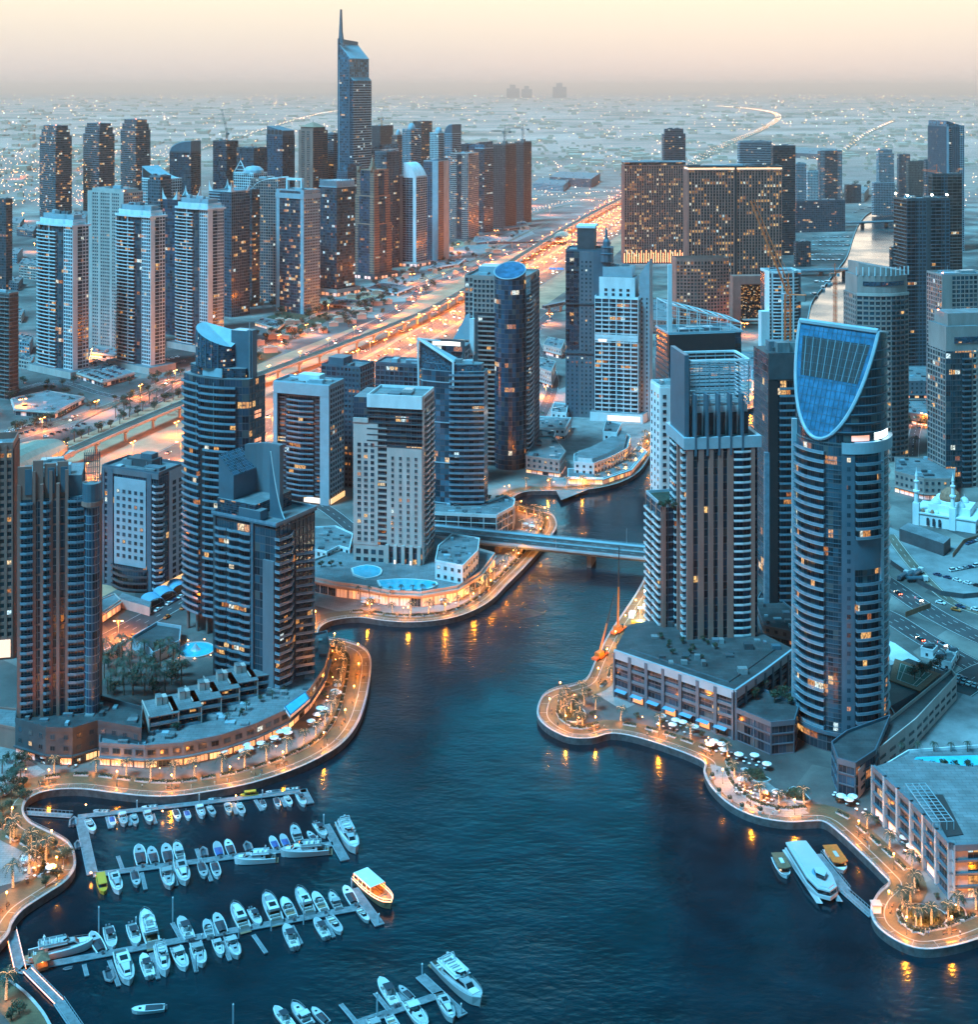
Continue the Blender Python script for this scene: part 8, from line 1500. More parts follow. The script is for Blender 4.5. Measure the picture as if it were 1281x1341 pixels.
def b_fly(r):
 hull(r, 17, 4.8, 2, t1=.36, fl='teak'); cabin(r, -4.4, 5.2, 1.9, 2.1, 1.5, .55); q = MB(); q.box(-6, -1.95, 3.6, 1.6, 1.95, 3.75, K['hull']); q.loop([(-5.8, -1.8), (1.2, -1.8), (2, 0), (1.2, 1.8), (-5.8, 1.8)], -.1, 0, 3.75, 4.4, K['hull']); q.build('flybridge', r); wind(r, .6, 2, 1.3, 4.3, .5, .5); seats(r, (-4.8, -2.6, -.8), 1.0, 3.75, 'cushion'); q = MB(); q.tube((-3.6, -1.7, 3.75), (-4.4, -1.4, 5.6), .12, .12, K['hull'], 5); q.tube((-3.6, 1.7, 3.75), (-4.4, 1.4, 5.6), .12, .12, K['hull'], 5); q.tube((-4.4, -1.4, 5.6), (-4.4, 1.4, 5.6), .14, .14, K['hull'], 5); q.lathe([(0, 5.6), (.4, 5.7), (.35, 6), (0, 6.1)], K['hull'], 8, c=(-4.4, 0, 0)); q.build('radar_arch', r)
 seats(r, (-6.8,), 1.4, .8); railb(r, 17, 4.8, 2); q = MB(); q.box(4.8, -.9, 2.5, 6.6, .9, 2.75, K['cushion']); q.build('sun_pad', r); q = MB(); q.box(-9.7, -1.9, .3, -8.4, 1.9, .45, K['teak']); q.build('swim_platform', r)
def b_ding(r):
 q = MB(); pts = [(-1.6, -.7, .3), (.8, -.7, .32), (1.7, 0, .42), (.8, .7, .32), (-1.6, .7, .3)]
 for i in range(4): q.tube(pts[i], pts[i + 1], .24, .22, K['rubber'], 7)
 q.build('tube', r); q = MB(); q.face([(-1.6, -.6, .15), (.8, -.6, .15), (1.5, 0, .15), (.8, .6, .15), (-1.6, .6, .15)], K['seat']); q.box(-1.55, -.6, .1, -1.45, .6, .5, K['seat']); q.build('floor', r); q = MB(); q.box(-2, -.15, .2, -1.6, .15, .9, K['engine']); q.build('outboard_engine', r)
def b_yel(r): hull(r, 10, 3, 1, 'yel', t1=.75, fl='seat'); q = MB(); q.box(-3.8, -1.25, 2.3, 2.6, 1.25, 2.42, K['yel']); [q.tube((x, y, .6), (x, y, 2.3), .05, .05, K['yel'], 4) for x in (-3.6, -.6, 2.4) for y in (-1.2, 1.2)]; q.build('roof', r); seats(r, (-3, -1.5, 0, 1.5), 1, .4, 'seat')
BT_ = {k: bk(k, f) for k, f in (('open', b_open), ('cov', b_cov), ('covb', b_covb), ('cuddy', b_cuddy), ('cc', b_cc), ('cruiser', b_cruiser), ('fly', b_fly), ('dinghy', b_ding), ('yel', b_yel))}
L0 = {'open': 8.7, 'cov': 8.7, 'covb': 7.7, 'cuddy': 9, 'cc': 9.2, 'cruiser': 13.8, 'fly': 18.2, 'dinghy': 3.6, 'yel': 10}; W0 = {}
DS = {'open': 'white open motorboat with light seats', 'cov': 'white motorboat under a dark cover', 'covb': 'small motorboat under a blue cover', 'cuddy': 'white cuddy boat with hard top', 'cc': 'white boat with dark T-shaped canopy', 'cruiser': 'long white cruiser with side windows', 'fly': 'large white yacht with an upper deck', 'dinghy': 'tiny grey inflatable dinghy', 'yel': 'yellow roofed water taxi boat'}
za = lambda x, y: (x / 4.179, 1020 + y / 4.179); zb_ = lambda x, y: (260 + x / 4.179, 1020 + y / 4.179); zd = lambda x, y: (340 + x / 3.558, 1220 + y / 3.558)
def boat(kind, s, b, where, label=None):
 a, c = Vector(G(*s, ZW + .5)), Vector(G(*b, ZW + .5)); d = c - a; L = d.length * 1.04; k = L / L0[kind]; m = (a + c) / 2; ky = k
 return place(BT_[kind], (m.x, m.y, ZW), atan2(d.y, d.x), (k, (k + ky) / 2 if kind != 'dinghy' else k, (k + 1) / 2 if kind != 'dinghy' else k), label or DS[kind] + ' ' + where, 'boats moored at the pontoons')
ROWS = [('near side of first pontoon', 1, [(za, 'dinghy', 400, 258, 405, 210), (za, 'open', 478, 225, 515, 298), (za, 'covb', 610, 207, 622, 263), (za, 'cuddy', 665, 190, 682, 258), (za, 'open', 728, 196, 747, 257), (za, 'cuddy', 800, 182, 825, 245), (za, 'cov', 957, 170, 980, 230), (za, 'covb', 1018, 175, 1036, 226), (za, 'cuddy', 1088, 150, 1110, 214), (zb_, 'open', 55, 150, 88, 206), (zb_, 'cuddy', 155, 140, 172, 195), (zb_, 'open', 215, 135, 247, 202), (zb_, 'cov', 345, 118, 365, 166), (zb_, 'cov', 423, 106, 441, 164), (zb_, 'open', 478, 96, 508, 150), (zb_, 'cc', 545, 85, 582, 152)]),
 ('lying along far side of first pontoon', 0, [(za, 'open', 597, 178, 508, 178), (za, 'open', 860, 148, 772, 160), (zb_, 'cov', 125, 108, 50, 116), (zb_, 'yel', 325, 82, 228, 93), (zb_, 'cov', 450, 66, 365, 77), (zb_, 'open', 550, 50, 470, 62)]),
 ('far side of second pontoon', 0, [(za, 'cov', 778, 480, 755, 368), (za, 'cov', 850, 470, 823, 378), (za, 'cov', 927, 466, 903, 362), (za, 'cuddy', 990, 440, 963, 360), (zb_, 'dinghy', 32, 425, 24, 375), (zb_, 'covb', 120, 430, 94, 348), (zb_, 'cov', 186, 420, 154, 338), (zb_, 'dinghy', 280, 392, 262, 345), (zb_, 'covb', 430, 386, 395, 318), (zb_, 'covb', 487, 376, 454, 306), (zb_, 'cuddy', 550, 350, 518, 266), (zb_, 'cov', 650, 345, 595, 292)]),
 ('near side of second pontoon', 1, [(za, 'yel', 548, 532, 568, 628), (za, 'cruiser', 618, 520, 652, 632), (za, 'cov', 733, 510, 752, 594), (za, 'cuddy', 903, 492, 932, 602), (za, 'cruiser', 978, 450, 1018, 586), (za, 'cov', 1098, 462, 1122, 546), (zb_, 'cov', 83, 460, 108, 547)]),
 ('far side of third pontoon', 0, [(za, 'cov', 560, 955, 498, 845), (za, 'cc', 590, 815, 618, 938), (za, 'cc', 715, 800, 752, 920), (za, 'fly', 838, 922, 788, 742), (za, 'cc', 1042, 884, 982, 763), (zb_, 'open', 66, 872, 38, 775), (zb_, 'cov', 137, 852, 92, 742), (zb_, 'cruiser', 257, 832, 190, 697), (zb_, 'cc', 285, 715, 338, 808), (zb_, 'cruiser', 432, 792, 366, 642), (zb_, 'open', 520, 772, 460, 656), (zb_, 'cruiser', 612, 747, 543, 612), (zb_, 'open', 692, 732, 630, 626), (zb_, 'cuddy', 768, 716, 722, 632), (zb_, 'cov', 856, 692, 798, 592)]),
 ('near side of third pontoon', 1, [(za, 'dinghy', 590, 1045, 608, 1110), (za, 'cruiser', 655, 955, 710, 1132), (za, 'cc', 822, 1088, 780, 965), (za, 'fly', 870, 925, 908, 1085), (za, 'cuddy', 960, 930, 1015, 1048), (za, 'cuddy', 1068, 905, 1110, 1028), (zb_, 'cuddy', 93, 885, 127, 972), (zb_, 'cuddy', 165, 870, 217, 982), (zb_, 'cc', 530, 930, 473, 803), (zb_, 'cc', 702, 872, 638, 768), (zb_, 'open', 715, 755, 782, 852), (zb_, 'open', 873, 710, 933, 787)]),
 ('at fourth pontoon', 0, [(zd, 'cc', 150, 450, 68, 355), (zd, 'cuddy', 235, 440, 155, 345), (zd, 'cov', 318, 430, 243, 358), (zd, 'cc', 638, 347, 558, 222), (zd, 'cov', 716, 316, 648, 256), (zd, 'cuddy', 690, 330, 775, 455), (zd, 'cruiser', 838, 298, 902, 425), (zd, 'open', 600, 395, 660, 500), (zd, 'cuddy', 520, 412, 580, 520)])]
for where, near, rows in ROWS:
 for i, (f, kind, x0, y0, x1, y1) in enumerate(rows): boat(kind, f(x0, y0), f(x1, y1), f'{ordn(i)} from left, {where}')
boat('fly', zb_(425, 440), zb_(190, 455), '', 'white sport-fishing yacht with tall tower lying along the second pontoon'); boat('fly', zb_(718, 395), zb_(442, 415), '', 'sleek dark-windowed white yacht lying along the end of the second pontoon'); boat('fly', zb_(780, 250), zb_(862, 412), '', 'white flybridge yacht moored alone at the outer end of the second pontoon'); boat('cc', zb_(640, 245), zb_(697, 324), '', 'white fishing boat with rod poles inside the end of the second pontoon')
boat('fly', za(150, 985), za(516, 908), '', 'long white yacht lying along the left end of the third pontoon'); boat('fly', zd(828, 150), zd(1036, 352), '', 'biggest white motor yacht at the bottom, on the end of the fourth pontoon'); boat('cov', za(905, 1252), za(715, 1272), '', 'low dark open boat adrift in open water near the bottom left'); boat('dinghy', za(395, 1025), za(345, 1035), '', 'small dinghy lying by the lit kiosk of the third pontoon'); boat('dinghy', za(432, 380), za(425, 338), '', 'little rust-coloured dinghy left of the link pontoon')
a, c = Vector(G(*zb_(880, 565), ZW)), Vector(G(*zb_(1055, 718), ZW)); d = c - a; m_ = (a + c) / 2; r = empty('wooden_dhow', (m_.x, m_.y, ZW), atan2(d.y, d.x)); L = d.length; hull(r, L, L * .30, 1.9, 'wood', t1=.8, fl='teak'); q = MB(); q.box(-L * .46, -L * .14, 4.3, L * .08, L * .14, 4.5, K['cloth']); q.build('canopy', r); q = MB(); st = MB()
for x in [-L * .45 + L * .53 * i / 4 for i in range(5)]:
 for y in (-L * .135, L * .135): q.tube((x, y, 1.5), (x, y, 4.3), .07, .07, K['wood'], 4); st.tube((x, y * 1.03, 1.9), (x, y * 1.03, 4.3), .07, .07, K['ambers'], 4)
q.build('post', r)
for s in (-1, 1):
 pr = None
 for i in range(11):
  t = i / 10; p = (-L * .5 + L * t, s * (hw(L * .30, t) + .08), 1.9 * (1 + .35 * t * t) + .1)
  if pr: st.tube(pr, p, .08, .08, K['ambers'], 4); st.tube((pr[0], pr[1], pr[2] + .9), (p[0], p[1], p[2] + .9), .06, .06, K['ambers'], 4); st.tube(p, (p[0], p[1], p[2] + .9), .05, .05, K['ambers'], 3)
  pr = p
 st.tube((-L * .45, s * L * .142, 4.3), (L * .08, s * L * .142, 4.3), .08, .08, K['ambers'], 4)
st.build('string_lights', r); plight(r, (0, 0, 3.2), 900); plight(r, (L * .3, 0, 3.2), 500); tag(r, 'wooden dinner boat outlined in amber string lights at the end of the third pontoon', 'boat')
ze = lambda x, y: (900 + x / 3.362, 940 + y / 3.362)
a, c = Vector(G(*ze(475, 590), ZW)), Vector(G(*ze(635, 825), ZW)); d = c - a; m_ = (a + c) / 2; L = d.length; W = L * .30; r = empty('passenger_ferry', (m_.x, m_.y, ZW), atan2(d.y, d.x))
for s in (-1, 1): q = MB(); q.hexa([(-L / 2, s * W * .36 - .9, -.3), (L * .42, s * W * .36 - .9, -.3), (L * .42, s * W * .36 + .9, -.3), (-L / 2, s * W * .36 + .9, -.3), (-L / 2, s * W * .36 - 1.2, 1.2), (L * .52, s * W * .36 - .3, 1.3), (L * .52, s * W * .36 + .3, 1.3), (-L / 2, s * W * .36 + 1.2, 1.2)], K['hull']); q.build('hull', r)
ol = [(-L * .48, -W * .42), (L * .18, -W * .5), (L * .40, -W * .38), (L * .48, 0), (L * .40, W * .38), (L * .18, W * .5), (-L * .48, W * .42), (-L * .5, 0)]
q = MB(); q.prism(ol, 1.1, 2.2, K['hull'], K['hull']); q.build('deck', r); q = MB(); q.prism(offset(ol, -.5), 2.2, 3.6, K['carglass'], K['hull']); q.build('cabin_windows', r); q = MB(); q.prism(offset(ol, -.25), 3.6, 4.1, K['hull'], K['hull']); q.prism(offset(ol, -1.2), 4.1, 4.5, K['hull'], K['hull']); q.build('roof', r); q = MB(); q.lathe([(W * .28, 4.5), (W * .27, 4.8), (0, 5.0)], K['awning'], 20, c=(L * .16, 0, 0), squash=.8); q.build('blue_roof_disc', r); q = MB(); q.prism([(L * .24, -W * .2), (L * .32, 0), (L * .24, W * .2), (L * .15, W * .16), (L * .15, -W * .16)], 5.0, 6.2, K['carglass'], K['hull']); q.build('wheelhouse', r)
q = MB(); q.box(-L * .3, -W * .5 - .03, 2.4, L * .1, -W * .5 + .4, 3.2, K['warm']); tag(r, 'large white streamlined ferry with a blue roof disc at the right floating pier', 'ferry')
def wbus(s, b, roof, label, n=3):
 a, c = Vector(G(*ze(*s), ZW)), Vector(G(*ze(*b), ZW)); d = c - a; m_ = (a + c) / 2; L = d.length; r = empty('water_bus', (m_.x, m_.y, ZW), atan2(d.y, d.x)); hull(r, L, L * .4, 1.1, 'hull', t1=.85, fl='teak'); q = MB(); q.box(-L * .4, -L * .155, 1.2, L * .25, L * .155, 2.6, K['g_lit']); q.build('cabin_windows', r); q = MB(); q.prism([(-L * .46, -L * .18), (L * .28, -L * .19), (L * .36, 0), (L * .28, L * .19), (-L * .46, L * .18)], 2.6, 2.9, K[roof], K[roof]); q.prism([(-L * .15, -.6), (L * .1, -.6), (L * .1, .6), (-L * .15, .6)], 2.9, 3.1, K['hull'], K['hull']); q.build('roof', r); tag(r, label, 'water bus')
wbus((625, 590), (690, 690), 'orange', 'orange roofed water bus on the landward side of the floating pier'); wbus((395, 625), (440, 712), 'wood', 'small wooden roofed boat moored outside the white ferry')
def pontoon(a, b, w_, label=None, root=None, name='pontoon', z=.55, grp=None, rail=False, lights=False):
 a, b = Vector(G(*a, ZW + z)), Vector(G(*b, ZW + z)); L = (b - a).length; ang = atan2((b - a).y, (b - a).x); m = MB(); m.box(0, -w_ / 2, z - .35, L, w_ / 2, z, K['pont'])
 m.box(0, -w_ / 2 - .08, z - .2, L, -w_ / 2, z + .06, K['panel']); m.box(0, w_ / 2, z - .2, L, w_ / 2 + .08, z + .06, K['panel'])
 if rail:
  for s in (-1, 1): m.box(0, s * w_ / 2 - .04, z + 1, L, s * w_ / 2 + .04, z + 1.08, K['panel']); [m.box(k * 1.5, s * w_ / 2 - .04, z, k * 1.5 + .08, s * w_ / 2 + .04, z + 1, K['panel']) for k in range(int(L / 1.5) + 1)]
 if lights: m.box(0, -w_ / 2 - .15, z + .06, L, -w_ / 2 - .02, z + .16, K['ambers']); m.box(0, w_ / 2 + .02, z + .06, L, w_ / 2 + .15, z + .16, K['ambers'])
 o = m.build('walkway', root) if root else None
 if o: o.location = (a.x - root.location.x, a.y - root.location.y, 0) if False else (a.x, a.y, ZW); o.rotation_euler.z = ang; o.name = 'finger' if name == 'finger' else 'walkway'
 return a, L, ang
K['pont'] = mat('pontoon_boards', (.16, .19, .21), .8, noise=.35, scale=.6)
PN = [('first pontoon with short fingers, nearest the promenade', [(za(425, 205), zb_(590, 62), 2.4), (zb_(572, 55), zb_(612, 132), 2.6)], [(za, 585, 205, 602, 268), (za, 702, 200, 714, 252), (za, 835, 190, 852, 242), (zb_, 310, 112, 347, 172), (zb_, 186, 128, 207, 190), (zb_, 456, 100, 477, 150)]),
 ('link pontoon running from the first to the second pontoon', [(za(438, 212), za(505, 518), 3.4)], []),
 ('second pontoon with fingers and a broad cross pier at its end', [(za(510, 522), zb_(735, 352), 2.6), (zb_(693, 248), zb_(802, 442), 3)], [(za, 645, 420, 672, 495), (za, 775, 510, 796, 602), (za, 795, 405, 805, 480), (za, 940, 483, 966, 582), (za, 1075, 380, 1100, 455), (zb_, 36, 470, 70, 556)]),
 ('third pontoon, the longest, with fingers and a reddish cross pier', [(za(135, 1035), zb_(868, 703), 2.6), (zb_(848, 598), zb_(992, 797), 3)], [(za, 460, 1012, 476, 1075), (za, 598, 990, 650, 1130), (za, 942, 785, 1002, 892), (za, 1046, 920, 1075, 1052), (za, 826, 950, 866, 1090), (zb_, 55, 770, 100, 852), (zb_, 130, 885, 172, 990), (zb_, 300, 850, 370, 950), (zb_, 510, 800, 562, 900), (zb_, 688, 770, 740, 862)]),
 ('fourth pontoon at the bottom edge of the photo', [(zd(440, 430), zd(860, 284), 2.6), (zd(748, 202), zd(948, 388), 3)], [(zd, 378, 335, 452, 422), (zd, 538, 283, 606, 367), (zd, 640, 285, 720, 350)])]
for lab, mains, fing in PN:
 r = empty('pontoon', (0, 0, 0)); tag(r, 'grey ' + lab, 'pontoon', 'floating pontoons of the boat basin')
 for a, b, w_ in mains: pontoon(a, b, w_, root=r)
 for f, x0, y0, x1, y1 in fing: pontoon(f(x0, y0), f(x1, y1), 1.1, root=r, name='finger', z=.5)
for (a, b, lab, lit, w_) in ((za(135, 182), za(392, 200), 'railed gangway from the left quay to the first pontoon', False, 2.4), (za(62, 832), za(112, 1048), 'amber lit railed gangway descending from the left quay', True, 3), (za(115, 1032), za(150, 1040), 'short landing piece joining the lit gangway and third pontoon', False, 4), (za(150, 1045), za(322, 1218), 'long amber lit walkway running toward the bottom left shore', True, 2.4), (za(322, 1218), za(440, 1390), 'grey railed walkway leaving the bottom edge at the left', False, 3), (ze(560, 600), ze(690, 760), 'floating pier between the ferry and the orange water bus', False, 5), (ze(690, 760), ze(815, 870), 'railed gangway from the floating pier up to the lower right point', False, 2.6)):
 r = empty('gangway', (0, 0, 0)); tag(r, lab, 'gangway'); pontoon(a, b, w_, root=r, rail=True, lights=lit)
for i, (f, x, y0, y1) in enumerate([(za, 541, 850, 700), (za, 750, 165, 118), (za, 1090, 135, 84), (za, 946, 785, 648), (za, 745, 800, 757), (zb_, 686, 255, 196), (zb_, 838, 600, 545), (zb_, 575, 795, 655), (zb_, 350, 100, 62), (za, 1072, 1055, 960), (zb_, 988, 795, 738), (zb_, 190, 1341, 1232), (zd, 758, 205, 150), (zd, 548, 405, 285), (zb_, 398, 830, 770), (zb_, 220, 870, 810), (zd, 940, 390, 335), (za, 1104, 900, 850)]):
 x_, ya = f(x, y0); yb_ = f(x, y1)[1]; p = G(x_, ya, ZW); h = max(2.5, min(14, (ya - yb_) / PX(ya))); r = empty('mooring_pile', (p.x, p.y, ZW)); q = MB(); q.tube((0, 0, -1), (0, 0, h), .22, .22, K['panel'], 8); q.build('pile', r); q = MB(); q.lathe([(.24, h), (.24, h + .1), (0, h + .5)], K['cloth'], 8); q.build('cap', r); tag(r, 'pale steel mooring pile standing in the water between the boats', 'mooring pile', 'mooring piles of the boat basin')
for x, y, lab in ((za(470, 158)[0], za(470, 158)[1], 'amber beacon lamp at the left start of the first pontoon'), (*za(498, 532), 'bright amber lamp at the corner of the link and second pontoon'), (*za(890, 193), 'amber lamp on the near edge of the first pontoon'), (*zb_(205, 108), 'amber lamp on the far edge of the first pontoon'), (*za(232, 1022), 'amber lamp at the kiosk of the third pontoon')):
 p = G(x, y, ZW + .6); r = empty('pontoon_lamp', (p.x, p.y, ZW + .5)); q = MB(); q.tube((0, 0, 0), (0, 0, 1.1), .08, .08, K['dgrey'], 5); q.build('post', r); q = MB(); q.lathe([(0, 1.1), (.28, 1.3), (0, 1.6)], K['amber'], 6); q.build('lamp_head', r); plight(r, (0, 0, 2), 260); tag(r, lab, 'lamp')
p = G(*za(225, 1040), ZW); r = empty('kiosk', (p.x, p.y, ZW + .5), .5); q = MB(); q.box(-1.8, -1.8, 0, 1.8, 1.8, .9, K['wood']); [q.box(x - .1, y - .1, .9, x + .1, y + .1, 2.9, K['wood']) for x in (-1.7, 1.7) for y in (-1.7, 1.7)]; q.build('walls', r); q = MB(); [q.face([(2.3 * a[0], 2.3 * a[1], 2.9), (2.3 * b[0], 2.3 * b[1], 2.9), (0, 0, 4.2)], K['wood']) for a, b in (((-1, -1), (1, -1)), ((1, -1), (1, 1)), ((1, 1), (-1, 1)), ((-1, 1), (-1, -1)))]; q.build('roof', r); tag(r, 'lit wooden kiosk with a pyramid roof at the start of the third pontoon', 'kiosk')
p = G(*ze(832, 850)); r = empty('kiosk', (p.x, p.y, 0)); q = MB(); q.box(-1.3, -1.3, 0, 1.3, 1.3, 2.4, K['warm']); q.build('glazing', r); q = MB(); q.box(-1.6, -1.6, 2.4, 1.6, 1.6, 2.7, K['cream']); q.build('roof', r); tag(r, 'glowing ticket kiosk on the quay at the head of the ferry gangway', 'kiosk')
K['hullf'] = K['hull']
q = MB(); q.hexa([(-6, -1.6, 0), (4, -1.6, 0), (4, 1.6, 0), (-6, 1.6, 0), (-6, -2, 1.6), (5, -1.6, 1.9), (5, 1.6, 1.9), (-6, 2, 1.6)], K['hull']); q.face([(5, -1.6, 1.9), (8, 0, 2.2), (5, 1.6, 1.9)], K['hull']); q.face([(4, -1.6, 0), (8, 0, 2.2), (5, -1.6, 1.9)], K['hull']); q.face([(4, 1.6, 0), (5, 1.6, 1.9), (8, 0, 2.2)], K['hull']); q.box(-4, -1.4, 1.7, 2, 1.4, 3, K['carglass']); q.box(-4.4, -1.5, 3, 1.4, 1.5, 3.4, K['hull']); FB = tag(q.build('moored_boat'), 'boat', 'boat'); proto(FB)
for j, y in enumerate([313, 318, 323.5, 329.5, 336, 343]):
 for i in range(11):
  x = 1066 + i * 4.4 + rnd.uniform(-1, 1) - j * .4
  if x < 1112 - (j > 2) * (j - 2) * 4: p = G(x, y, ZW); place(FB, (p.x, p.y, ZW), radians(80) + rnd.uniform(-.1, .1), rnd.uniform(.9, 1.3), 'small white boat packed in the far basin beyond the low bridges', 'boats packed in the far basin')
for i, (x, y) in enumerate([(1070, 372), (1078, 379), (1066, 388), (1083, 372), (1128, 276), (1138, 274), (1148, 272), (1158, 271), (1120, 280), (1170, 269)]): p = G(x, y, ZW); place(FB, (p.x, p.y, ZW), radians(60 + i * 20), 1.4, 'white boat lying in the bright far channel near the bridges', 'boats in the far channel')
# ================================================================== CARS
def carrow(a, b, n, where, grp, head=None, cols=('white', 'silver', 'black', 'white', 'dark blue'), z=.1, perp=False, van=False):
 a, b = Vector(G(*a, z)), Vector(G(*b, z)); an = atan2((b - a).y, (b - a).x) + (pi / 2 if perp else 0)
 for i in range(n):
  if rnd.random() < .1: continue
  p = a + (b - a) * (i / max(1, n - 1)); c = rnd.choice(cols); place(VAN if van and i % 4 == 0 else CARS[c], (p.x, p.y, z), an + rnd.choice((0, pi)) + rnd.uniform(-.04, .04), 1, (f'white van parked {where}' if van and i % 4 == 0 else f'{c} car parked {where}'), grp)
carrow((150, 848), (240, 797), 9, 'along the side street behind the front left tower', 'cars parked along the side street', cols=('white', 'black', 'silver', 'orange'), z=.12)
carrow((206, 800), (236, 783), 5, 'close to the arched blue canopies', 'cars parked by the canopies')
carrow((1215, 750), (1280, 768), 6, 'on the sand lot in front of the mosque', 'cars parked on the sand lot', cols=('black', 'dark blue', 'white')); carrow((1248, 748), (1279, 742), 5, 'at the far side of the sand lot', 'cars parked at the far side of the lot', van=True); carrow((1262, 715), (1281, 708), 4, 'inside the fenced corner by the mosque', 'cars inside the fenced corner')
carrow((1240, 888), (1300, 905), 9, 'in a row beyond the white site cabins', 'cars parked beyond the cabins', perp=True, cols=('white', 'white', 'silver', 'black'), z=.2); carrow((1228, 876), (1262, 890), 6, 'in the second row by the site cabins', 'cars parked in the second row', perp=True, z=.2)
for i, (x, y, c) in enumerate([(1232, 791, 'white'), (1252, 800, 'orange'), (1258, 796, 'dark blue'), (1278, 800, 'white')]): p = G(x, y); place(CARS[c], (p.x, p.y, .2), radians(-40), 1.1, f'{c} car on the lane between hoarding and carriageway, {ordn(i)} from left', 'cars by the hoarding')
for k, (a, b, n) in enumerate([((96, 484), (136, 498), 9), ((104, 480), (146, 494), 9), ((114, 476), (156, 490), 9), ((124, 472), (166, 486), 9)]): carrow(a, b, n, 'on the roof deck beyond the highway', 'cars on the parking deck roof', perp=True, z=5.1)
for a, b, n in [((10, 566), (60, 552), 8), ((12, 573), (66, 558), 8), ((60, 572), (110, 556), 7), ((200, 476), (232, 468), 6), ((218, 482), (240, 474), 5)]: carrow(a, b, n, 'in the car park near the left edge beyond the viaduct', 'cars in the left car park', perp=True, z=.12)
for a, b, n in [((450, 396), (500, 390), 9), ((460, 403), (505, 395), 8), ((520, 375), (570, 360), 9), ((560, 345), (620, 330), 10), ((540, 382), (560, 372), 5), ((630, 322), (690, 302), 10), ((590, 352), (640, 332), 8), ((708, 430), (722, 418), 5), ((700, 505), (712, 480), 6)]: carrow(a, b, n, 'in the open car parks beyond the highway', 'cars in the far car parks', perp=True, z=.15)
carrow((700, 576), (730, 540), 6, 'on the street behind the white terraces', 'cars behind the white terraces', z=.12); carrow((1196, 585), (1216, 530), 6, 'on the road behind the mosque', 'cars behind the mosque', z=.12)
n_ = 0
for li, e in enumerate((-38, -34.5, -30, -26, -10, -6, -2, 2, 6, 10, 26, 30, 34.5, 38)):
 Pe = offset(A_, e, False)
 for p, d in along(Pe, 95 + (li * 13) % 40, (li * 37) % 60):
  q_ = p + d * rnd.uniform(-20, 20)
  if ok(q_) and n_ < 296: place(LITC[n_ % 4], (q_.x, q_.y, .1), atan2(d.y, d.x) + (pi if e > 0 else 0), 1.15, ('car with headlights on, coming toward the camera on the highway' if e > 0 else 'car showing red tail lights, driving away on the highway'), 'cars moving on the highway'); n_ += 1
for P_ in (acc, fr, rr1, rr2):
 for e in (-3, 3):
  for p, d in along(offset(P_, e, False), 70, 20 + 10 * e):
   if ok(p): place(LITC[n_ % 4], (p.x, p.y, .12), atan2(d.y, d.x) + (pi if e > 0 else 0), 1.0, 'car with its lights on driving along a side road of the highway', 'cars moving on side roads'); n_ += 1
def truck(x, y, an, lab):
 p = G(x, y); r = empty('tanker_truck', (p.x, p.y, .1), an); q = MB(); q.tube((-6.5, 0, 1.9), (1.8, 0, 1.9), 1.15, 1.15, K['steelgrey'], 12); q.build('tank', r); q = MB(); q.box(2.2, -1.2, .6, 4.4, 1.2, 3.1, CC['white']); q.build('cab', r); q = MB(); q.box(4.4, -1.1, 1.8, 4.44, 1.1, 2.8, K['carglass']); q.build('windscreen', r); q = MB(); q.box(-6.5, -.5, .6, 4.2, .5, .85, K['black']); q.build('chassis', r); w_ = MB(); w_.tube((0, -.15, 0), (0, .15, 0), .5, .5, K['black'], 10); me = w_.mesh('wheel')
 for xx in (-5.6, -4.4, -3.2, 3.3):
  for yy in (-1.1, 1.1): put('wheel', me, r, (xx, yy, .5))
 tag(r, lab, 'truck', 'tanker trucks on the sand lot')
for i, (x, y, a) in enumerate([(1184, 757, .9), (1194, 755, .9), (1203, 753, .9), (1204, 762, .05)]): truck(x, y, a, ['tanker truck parked slanted, leftmost of four on the sand lot', 'tanker truck parked slanted, second from left on the sand lot', 'tanker truck parked slanted, third from left with a long tank', 'tanker truck parked crosswise in front of the other three'][i])
def fence(pts, h, label, m='dgrey', name='hoarding'):
 P_ = pxs(pts); q = MB()
 for i in range(len(P_) - 1):
  a, b = Vector(P_[i]), Vector(P_[i + 1]); t = (b - a).normalized(); n = Vector((t.y, -t.x)) * .08; q.hexa([(*(a + n), 0), (*(b + n), 0), (*(b - n), 0), (*(a - n), 0), (*(a + n), h), (*(b + n), h), (*(b - n), h), (*(a - n), h)], K[m])
 tag(q.build(name), label, 'hoarding')
fence([(1165, 738), (1205, 766), (1232, 780), (1262, 784), (1330, 778)], 2.6, 'long dark hoarding curving along the near edge of the sand lot'); fence([(1248, 730), (1262, 712), (1281, 706)], 2.4, 'brown hoarding round the fenced corner by the mosque', 'tile'); fence([(1186, 808), (1219, 796)], 2.6, 'short rusty hoarding between the two carriageways', 'tile'); fence([(100, 556), (165, 525), (240, 497)], 1, 'low pale wall beside the palm row', 'cream', 'low_wall')
